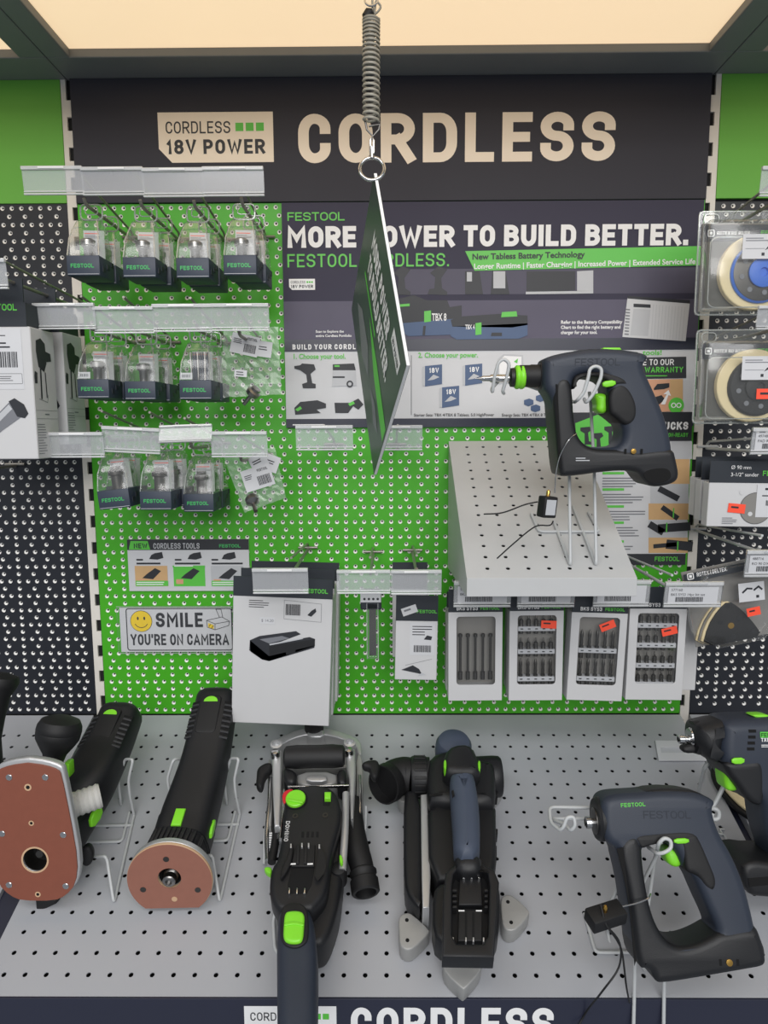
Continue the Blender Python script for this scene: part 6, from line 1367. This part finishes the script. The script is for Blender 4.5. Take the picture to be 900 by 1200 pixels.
b = MB('white_print'); b.M = I; p = S.P(184, 408, .0904); q = S.P(175, 486, .0904); dv = Vector(q)-Vector(p); M = T(*p) @ RZ(math.atan2(dv.y, dv.x)); din(b, 'DOMINO', 0, 0, .0052, w=.11, sx=.70, gap=.22, M=M, fit=dv.length*1.0); b.build('lettering', t)
# fence with clamp arms
dslab('fence_plate', 'alu_cast', [(132, 130), (150, 88), (205, 58), (275, 44), (335, 45), (415, 66), (470, 92), (478, 135), (470, 190), (420, 200), (180, 205), (135, 190)], .002, .016, .002, 1)
dslab('fence_rim', 'alu', [(124, 140), (138, 92), (200, 58), (270, 40), (340, 41), (420, 64), (476, 92), (482, 145), (466, 150), (458, 112), (400, 84), (335, 68), (272, 67), (208, 84), (155, 116), (140, 152)], .012, .050, .002, 1)
for x, y in ((215, 100), (390, 95), (255, 80), (345, 78)): dlathe('fence_boss', 'alu_cast', x, y, .014, [(.0050, 0), (.0045, .014), (.0030, .016)])
dslab('fence_centre', 'alu', [(268, 44), (332, 44), (334, 78), (266, 78)], .03, .054, .003, 1)
dlathe('front_post', 'rubber_black', 298, 100, .02, [(.0150, 0), (.0150, .045), (.0130, .055), (.0120, .058)])
p0, p1 = Vector(S.P(176, 158, .082)), Vector(S.P(414, 153, .082)); ax = p1-p0; ln = ax.length
b = MB('rubber_black'); b.M = I; b.lathe([(.0110, 0), (.0150, ln*.03), (.0165, ln*.2), (.0160, ln*.5), (.0165, ln*.8), (.0150, ln*.97), (.0110, ln)], 24, look(p0, ax)); b.build('front_grip', t, 40)
dslab('clamp_arm', 'alu', [(128, 115), (148, 104), (168, 118), (166, 240), (160, 425), (138, 428), (130, 260)], .030, .068, .003, 0); dslab('clamp_arm', 'alu', [(414, 118), (435, 104), (452, 118), (456, 190), (452, 300), (446, 420), (436, 400), (430, 250), (420, 190)], .030, .068, .003, 0)
dslab('side_plate', 'alu_cast', [(456, 150), (480, 140), (486, 250), (480, 330), (470, 420), (458, 410), (462, 280)], .010, .050, .002, 1); dslab('side_plate', 'alu_cast', [(112, 170), (128, 160), (130, 300), (126, 430), (116, 430), (112, 300)], .010, .050, .002, 1)
for x, y in ((148, 124), (434, 118)): dlathe('pivot_ring', 'alu', x, y, .066, [(.0090, 0), (.0090, .010), (.0060, .011), (.0055, .003)]); 
for x, y in ((143, 156), (430, 148)): dlathe('pivot_bolt', 'chrome', x, y, .066, [(.0070, 0), (.0070, .008), (.0050, .011), (.001, .012)])
dslab('head_block', 'alu_cast', [(228, 212), (382, 212), (385, 268), (225, 270)], .020, .060, .003, 1); dslab('head_lug', 'alu', [(262, 228), (344, 228), (342, 252), (264, 252)], .058, .068, .002, 1)
dslab('cross_rail', 'chrome', [(190, 268), (430, 262), (430, 268), (190, 274)], .070, .075, .001, 0); dslab('yoke', 'tool_black', [(170, 190), (205, 200), (228, 215), (220, 260), (175, 250)], .040, .078, .006, 1); dslab('yoke', 'tool_black', [(380, 205), (418, 195), (425, 255), (385, 262)], .040, .078, .006, 1)
dslab('clamp_lever', 'rubber_black', [(70, 194), (108, 172), (132, 178), (124, 202), (100, 226), (92, 276), (64, 266), (68, 226)], .050, .066, .005); dslab('clamp_lever', 'rubber_black', [(478, 174), (520, 160), (550, 168), (546, 220), (532, 236), (514, 226), (512, 196), (484, 190)], .082, .096, .005)
for pts, m, r in (([(122, 240, .05), (118, 340, .05), (108, 470, .045), (112, 560, .045)], 'chrome', .0030), ([(472, 230, .055), (474, 330, .055), (470, 420, .05)], 'chrome', .0022), ([(178, 290, .06), (166, 420, .06), (160, 480, .06)], 'chrome', .0040), ([(418, 300, .07), (414, 450, .07), (404, 600, .065)], 'alu', .0050), ([(150, 420, .05), (140, 500, .05), (128, 570, .05)], 'rubber_black', .0055)): dtube('guide_rod', m, pts, r, 10)
for k in range(7): dslab('scale_mark', 'white_print', [(118, 452+k*9), (130, 452+k*9), (130, 455+k*9), (118, 455+k*9)], .0502, .0520, .0002, 0)
dslab('release_tab', 'tool_green', [(96, 590), (110, 582), (130, 588), (126, 614), (108, 606)], .048, .058, .002, 1); dslab('release_tab', 'tool_green', [(392, 534), (402, 538), (408, 566), (398, 574), (392, 560)], .070, .078, .002, 1); dlathe('side_knob', 'rubber_black', 392, 642, .040, [(.010, 0), (.0105, .02), (.009, .026), (.004, .028)])
dtube('dust_port', 'rubber_black', [(442, 330, .045), (448, 430, .045), (462, 520, .043), (480, 585, .040), (488, 640, .036)], [.0130, .0145, .0160, .0150, .0140], 18)
a, c = Vector(S.P(484, 600, .039)), Vector(S.P(496, 690, .034)); ax = c-a; ln = ax.length
b = MB('rubber_black'); b.M = I; b.lathe([(.0155, 0), (.0175, .002), (.0175, .005), (.0160, .007), (.0160, ln*.4), (.0180, ln*.45), (.0180, ln*.95), (.0165, ln), (.0135, ln), (.0130, ln*.5), (.001, ln*.49)], 24, look(a, ax)); b.build('port_nozzle', t, 40)
ws = thing('wire_stand', 'grey wire stand under the joiner in the middle of the shelf', 'wire stand', T(*on_deck(390, 1090, .002)))
def d3(x, y, h=.0025): return on_deck(280+x/3.3333, 840+y/3.3333, h)
wire(ws, 'side_wire', [d3(118, 330, .03), d3(100, 470, .02), d3(98, 575, .006)], r=.0020); wire(ws, 'side_wire', [d3(496, 350, .03), d3(494, 440, .02), d3(480, 480, .004)], r=.0020)
wire(ws, 'base_wire', [d3(150, 740, .02), d3(134, 790, .008), d3(140, 910), d3(190, 960)], r=.0021); wire(ws, 'base_wire', [d3(378, 750, .02), d3(366, 920), d3(322, 922), d3(340, 860)], r=.0021); wire(ws, 'base_wire', [d3(340, 905, .004), d3(346, 840, .004), d3(368, 842, .004)], r=.0016)

# ---- planer to the right of it
S = Sheet(420, 840, 3.427, DM); t = thing('cordless_planer', 'black planer with navy handle and dust elbow standing between metal corner blocks', 'planer', DM @ T(*S.P(420, 500, 0)))
I = t.matrix_world.inverted() @ DM; CS, CT, CURI = S, t, I
dslab('side_cover', 'tool_black', [(182, 310), (200, 285), (250, 300), (256, 640), (250, 764), (236, 762), (190, 700), (182, 600)], .004, .050, .006, 1)
dslab('sole_edge', 'alu', [(250, 312), (276, 308), (290, 640), (285, 766), (258, 768), (254, 640)], .002, .056, .0015, 0)
dslab('body_shell', 'tool_black', [(276, 300), (552, 300), (556, 560), (540, 640), (420, 660), (285, 650)], .004, .068, .008, 1)
dslab('cutter_head', 'tool_black', [(276, 190), (290, 145), (345, 125), (460, 102), (485, 160), (540, 168), (552, 200), (554, 320), (540, 345), (290, 335), (278, 300)], .010, .084, .014, 1, 3)
dslab('head_top', 'tool_black', [(345, 135), (378, 102), (448, 98), (474, 138), (494, 200), (480, 226), (366, 226), (336, 200)], .075, .112, .012, 1, 3)
dlathe('front_knob', 'grip_blue', 384, 86, .086, [(.0230, -.070), (.0262, -.046), (.0275, -.026), (.0265, -.012), (.0225, -.0045), (.0130, -.0008), (.002, 0)], seg=30)
for x, y in ((348, 190), (485, 193)): dslab('green_button', 'tool_green', [(x-6, y-18), (x+6, y-20), (x+6, y+16), (x-4, y+20)], .098 if x < 400 else .092, .1135 if x < 400 else .108, .002, 1)
dslab('handle', 'grip_blue', [(368, 222), (378, 205), (460, 205), (470, 222), (484, 300), (492, 400), (490, 548), (388, 548), (380, 400), (372, 300)], .080, .124, .017, 1, 4)
dslab('trigger_port', 'void_black', [(374, 296), (382, 292), (386, 312), (378, 320)], .121, .1246, .0006, 0)
dslab('handle_neck', 'tool_black', [(386, 535), (494, 535), (500, 615), (392, 615)], .050, .112, .012, 1, 3)
dslab('dock_housing', 'tool_black', [(298, 700), (335, 655), (560, 650), (572, 720), (568, 850), (545, 905), (345, 910), (298, 870)], .030, .072, .006, 1)
dslab('dock_frame', 'tool_black', [(350, 625), (385, 594), (500, 590), (545, 612), (566, 662), (562, 720), (545, 966), (337, 962), (340, 720)], .082, .104, .0025, (0, 1), hole=[(376, 640), (400, 606), (450, 603), (500, 602), (528, 640), (524, 780), (520, 910), (450, 912), (376, 910), (376, 780)])
dslab('dock_floor', 'rubber_black', [(372, 640), (405, 605), (500, 602), (528, 640), (522, 910), (374, 910)], .070, .086, .001, 0)
dslab('dock_plate', 'rubber_black', [(402, 775), (498, 775), (496, 900), (400, 900)], .085, .098, .0015, 0); dslab('dock_plate', 'tool_black', [(406, 650), (494, 650), (498, 755), (402, 755)], .085, .094, .0015, 0)
for x in (432, 462): dslab('dock_groove', 'void_black', [(x-4, 785), (x+4, 785), (x+4, 898), (x-4, 898)], .0978, .0986, .0002, 0)
for x in (424, 455, 485): dslab('contact', 'chrome', [(x-4, 634), (x+4, 634), (x+4, 648), (x-4, 648)], .086, .0975, .0005, 0)
for x in (414, 484): dslab('dock_mark', 'white_print', [(x-12, 776), (x+12, 776), (x+12, 781), (x-12, 781)], .0981, .0985, .0001, 0)
for x in (380, 432, 462, 503): dslab('dock_pin', 'alu', [(x-3, 885), (x+3, 885), (x+3, 902), (x-3, 902)], .094, .1000, .0004, 0)
for k in range(4):
    dslab('dock_tooth', 'rubber_black', [(378, 690+k*22), (396, 690+k*22), (396, 700+k*22), (378, 700+k*22)], .090, .1015, .0008, 0); dslab('dock_tooth', 'rubber_black', [(506, 690+k*22), (520, 690+k*22), (520, 700+k*22), (506, 700+k*22)], .090, .1015, .0008, 0)
# dust elbow
def xl(name, m, x, y, h, prof, seg=30): dlathe(name, m, x, y, h, prof, RY(-PI/2), seg)
xl('port_ring', 'tool_black', 286, 240, .050, [(.0270, 0), (.0270, .004), (.0280, .005), (.0285, .024), (.0270, .027)])
for k in range(16):
    a = 2*PI*k/16; b = MB('rubber_black'); b.M = I; p = S.P(286, 240, .050); b.bbox(-.023, -.006, -.0022, .0022, .0272, .0295, r=.0007, M=T(*p) @ RX(a)); b.build('ring_rib', t, 40)
dtube('dust_elbow', 'rubber_black', [(215, 240, .050), (185, 236, .050), (150, 246, .050), (118, 268, .052)], [.0250, .0262, .0262, .0255], 26)
pA, pB = Vector(S.P(128, 260, .051)), Vector(S.P(100, 282, .053)); ax = pB-pA; ax.z += .004; ln = ax.length
b = MB('rubber_black'); b.M = I; b.lathe([(.0265, 0), (.0275, .002), (.0272, ln), (.0250, ln), (.0235, -.01), (.001, -.012)], 30, look(pA, ax)); b.build('port_mouth', t, 40)
xl('belt_cover', 'tool_black', 556, 240, .046, [(.0260, -.006), (.0285, -.003), (.0290, .006), (.0280, .030)])
for y in (180, 305, 455): dslab('cover_clip', 'rubber_black', [(546, y-8), (560, y-6), (560, y+10), (546, y+10)], .030, .050, .001, 0)
dslab('side_guide', 'rubber_black', [(536, 515), (556, 515), (556, 562), (536, 562)], .020, .060, .002, 0)
dslab('chip_slot', 'void_black', [(285, 310), (338, 306), (338, 314), (286, 318)], .0838, .0846, .0002, 0)

# ---- cast corner blocks
def block(label, ox, oy, k, pts, holes, h=.026):
    S = Sheet(ox, oy, k, DM); cx = sum(p[0] for p in pts)/len(pts); cy = sum(p[1] for p in pts)/len(pts)
    t = thing('corner_block', label, 'block', DM @ T(*S.P(cx, cy, 0)), 'cast metal corner blocks'); I = t.matrix_world.inverted() @ DM
    b = MB('alu_cast'); b.M = I; b.slab(S.L(pts, h), .0003, h, bev=.0018, smooth=1, res=2); b.build('body', t, 38)
    for x, y in holes: p = S.P(x, y, h); b = MB('void_black'); b.M = I; b.lathe([(.0023, -.004), (.0023, .0003)], 14, T(*p)); b.build('screw_hole', t)
block('grey cast corner block left of the planer dock', 450, 990, 4.737, [(80, 440), (84, 395), (125, 372), (160, 385), (252, 468), (252, 490), (165, 575), (125, 585), (88, 560), (84, 500)], [(127, 418), (130, 530)])
block('grey cast corner block right of the planer dock', 450, 990, 4.737, [(648, 330), (650, 290), (690, 272), (725, 288), (806, 362), (808, 388), (740, 468), (695, 480), (660, 455), (652, 390)], [(688, 317), (706, 431)])
block('grey cast corner block pointing forward in front of the planer', 450, 990, 4.737, [(326, 670), (330, 632), (370, 628), (500, 628), (540, 632), (544, 672), (525, 718), (450, 800), (435, 800), (345, 718)], [(374, 665), (493, 665)])
block('grey cast corner block half hidden behind the planer on its right side', 430, 840, 4.737, [(690, 310), (725, 312), (765, 340), (764, 372), (740, 420), (700, 460), (684, 440)], [])
block('small grey corner block just visible under the planer dust elbow', 430, 840, 4.737, [(168, 430), (215, 424), (240, 440), (215, 474), (185, 470)], [])

# ------------------------------------------------------------------ hanging sign and its coil cord
A = P_(438, 203, .80); phi, rho, tl = -1.364, 1.007, .018
e1 = Vector((math.cos(phi), math.sin(phi), 0)); up = Vector((0, 0, 1)); nn = e1.cross(up); up2 = up*math.cos(tl)+nn*math.sin(tl)
AX = e1*math.cos(rho)-up2*math.sin(rho); AY = e1*math.sin(rho)+up2*math.cos(rho); WS, HS = .261, .217
nz = AX.cross(AY)
t = thing('hanging_sign', 'dark sign hung by one corner and seen nearly edge-on in front of the poster', 'sign', basis(A, AX, AY, nz))
b = MB('white_print'); b.box(0, WS, -HS, 0, -.0035, -.0003); b.build('board_core', t)
mat('sign_green_black', (58, 72, 67), 0.35, var=0.12, scale=14)
b = MB('sign_green_black'); b.quad(0, WS, -HS, 0, 0); b.add([(0, 0, -.0038), (0, -HS, -.0038), (WS, -HS, -.0038), (WS, 0, -.0038)], [(0, 1, 2, 3)]); b.build('face_print', t)
b = MB('white_print'); din(b, 'MORE POWER', .050, -.058, .026, w=.24, sx=.8, z=.0003, fit=.135); din(b, 'TO BUILD BETTER.', .050, -.092, .026, w=.24, sx=.8, z=.0003, fit=.165); b.build('headline', t)
b = MB('white_print'); b.quad(WS-.062, WS-.016, -.038, -.019, .0003); b.use('dark_print'); din(b, '18V POWER', WS-.058, -.034, .007, w=.18, z=.0006, fit=.038); b.build('emblem', t)
b = MB('green_print'); b.poly([(.10, -.118), (.17, -.116), (WS-.004, -.121), (WS-.004, -.146), (.17, -.140)], .0003); b.poly([(.04, -.104), (.14, -.103), (.14, -.108), (.04, -.109)], .0003); b.use('grey_print'); b.poly([(.03, -.17), (.06, -.15), (.12, -.148), (.15, -.17), (.10, -.19)], .0003); b.poly([(.17, -.165), (.20, -.155), (.235, -.165), (.21, -.18)], .0003); b.build('picture', t)
ring_c = P_(436, 198, .80)
t = thing('coil_cord', 'grey spring coil cord with clasp and ring hanging from the canopy', 'cord', T(*ring_c)); o = Vector(ring_c)
R = .0135; b = MB('chrome'); b.tube([(R*math.cos(2*PI*k/30), .35*R*math.sin(2*PI*k/30), R*math.sin(2*PI*k/30)) for k in range(30)], .0020, 8, closed=True); b.build('split_ring', t, 50)
def q(px, py): return P_(px, py, .80)-o
b = MB('chrome'); b.tube([q(436, 185), q(434, 178), q(434, 165), q(436, 160), q(438, 165), q(438, 178), q(436, 185)], .0013, 8); b.tube([q(436, 185), q(435.5, 172)], .0022, 8); b.build('clasp', t, 50)
b = MB('dark_steel'); b.tube([q(428, 142), q(430, 152), q(437, 160), q(444, 152), q(445, 146), q(432, 148)], .0012, 6); b.build('cord_end', t, 50)
top, bot = q(435, 22), q(435, 143); n = 22; N = n*14; pts = []
mat('cord_grey', (150, 146, 134), 0.35, var=0.05)
for k in range(N+1):
    u = k/N; s_ = u**1.25; c = top*(1-s_)+bot*s_; a = 2*PI*n*u; pts.append(c+Vector((.0086*math.cos(a), .0086*math.sin(a), 0)))
b = MB('cord_grey'); b.tube(pts, .0014, 6); b.build('coil', t, 60)
b = MB('rubber_black'); b.lathe([(.002, -.006), (.0055, -.003), (.0055, .004), (.002, .007)], 12, T(*q(431, 18)) @ RY(.6)); b.build('stopper', t, 40)
zc = ZT+.012; tp = Vector((q(437, 0).x, q(437, 0).y, zc))
b = MB('cord_grey'); b.tube(arc([q(431, 18), q(440, 16), q(446, 8), q(441, 0), q(436, -12), tp]), .0012, 6); b.build('lead', t, 60)
b = MB('chrome'); r = .007; b.tube([Vector(q(435, 0))+Vector((r*math.cos(2*PI*k/20), .3*r*math.sin(2*PI*k/20), r*math.sin(2*PI*k/20))) for k in range(20)], .0012, 6, closed=True); b.lathe([(.009, 0), (.009, -.002), (.003, -.004), (.003, -.010)], 16, T(tp.x, tp.y, zc)); b.build('top_ring', t, 50)

# ------------------------------------------------------------------ small pieces belong to the part they sit on (thing > part > sub-part)
SUB = {'embossed_name': ('housing',), 'brand_mark': ('base', 'hang_header', 'board', 'sheet', 'housing', 'gear_case'), 'base_ribs': ('base',), 'hang_tab': ('clear_cover',), 'cover_edge': ('clear_cover',), 'tube_edge': ('tube',),
       'lettering': ('panel', 'board', 'sheet', 'strip', 'hang_header', 'header_label', 'card', 'top_cover', 'housing'), 'emblem': ('panel', 'board', 'face_print'), 'headline': ('board', 'face_print'), 'caption': ('board', 'sheet'),
       'tagline': ('board',), 'banner': ('board',), 'compatibility_chart': ('board',), 'printed_ground': ('board',), 'printed_band': ('board',), 'picture': ('board', 'sheet', 'carton', 'face_print'), 'side_picture': ('carton',), 'barcode_label': ('carton',), 'window': ('carton',), 'small_print': ('carton', 'magazine_frame'),
       'rim': ('front_plate',), 'price_tag': ('front_plate',), 'clip': ('top_rail',), 'bolt': ('magazine_frame', 'base_frame'), 'slot': ('magazine_frame', 'base_frame'), 'rail_seam': ('magazine_frame', 'base_frame'), 'top_recess': ('top_rail',), 'battery_slot': ('battery_foot',), 'battery_socket': ('magazine_frame',),
       'vent': ('motor_housing', 'top_cover', 'housing'), 'vent_gap': ('motor_housing',), 'green_mark': ('rear_cover',), 'ring_rib': ('depth_ring', 'port_ring'), 'screw': ('sole_face', 'top_cover', 'bit_magazine'), 'pin_hole': ('sole_face',), 'screw_hole': ('body',), 'throat_rim': ('sole_face',),
       'dial_grip': ('green_dial',), 'switch_ridge': ('slide_switch',), 'contact': ('dock_floor',), 'dock_rib': ('dock_plate',), 'dock_groove': ('dock_plate',), 'dock_mark': ('dock_plate',), 'dock_pin': ('dock_plate',), 'dock_tooth': ('dock_frame',), 'pivot_bolt': ('clamp_arm',), 'pivot_ring': ('clamp_arm',), 'fence_boss': ('fence_plate',), 'scale_mark': ('side_plate',), 'dust_hole': ('pad',), 'bush': ('pad',), 'pin': ('case',), 'plate': ('case',), 'port_mouth': ('dust_elbow',), 'port_nozzle': ('dust_port',)}
for root in [o for o in COL.objects if o.parent is None and o.type == 'EMPTY']:
    parts = list(root.children); by = {}
    for p in parts: by.setdefault(p.name.split('.')[0], p)
    for p in parts:
        n = p.name.split('.')[0]
        for host in SUB.get(n, ()):
            if host in by and by[host] is not p and host not in SUB: p.parent = by[host]; break
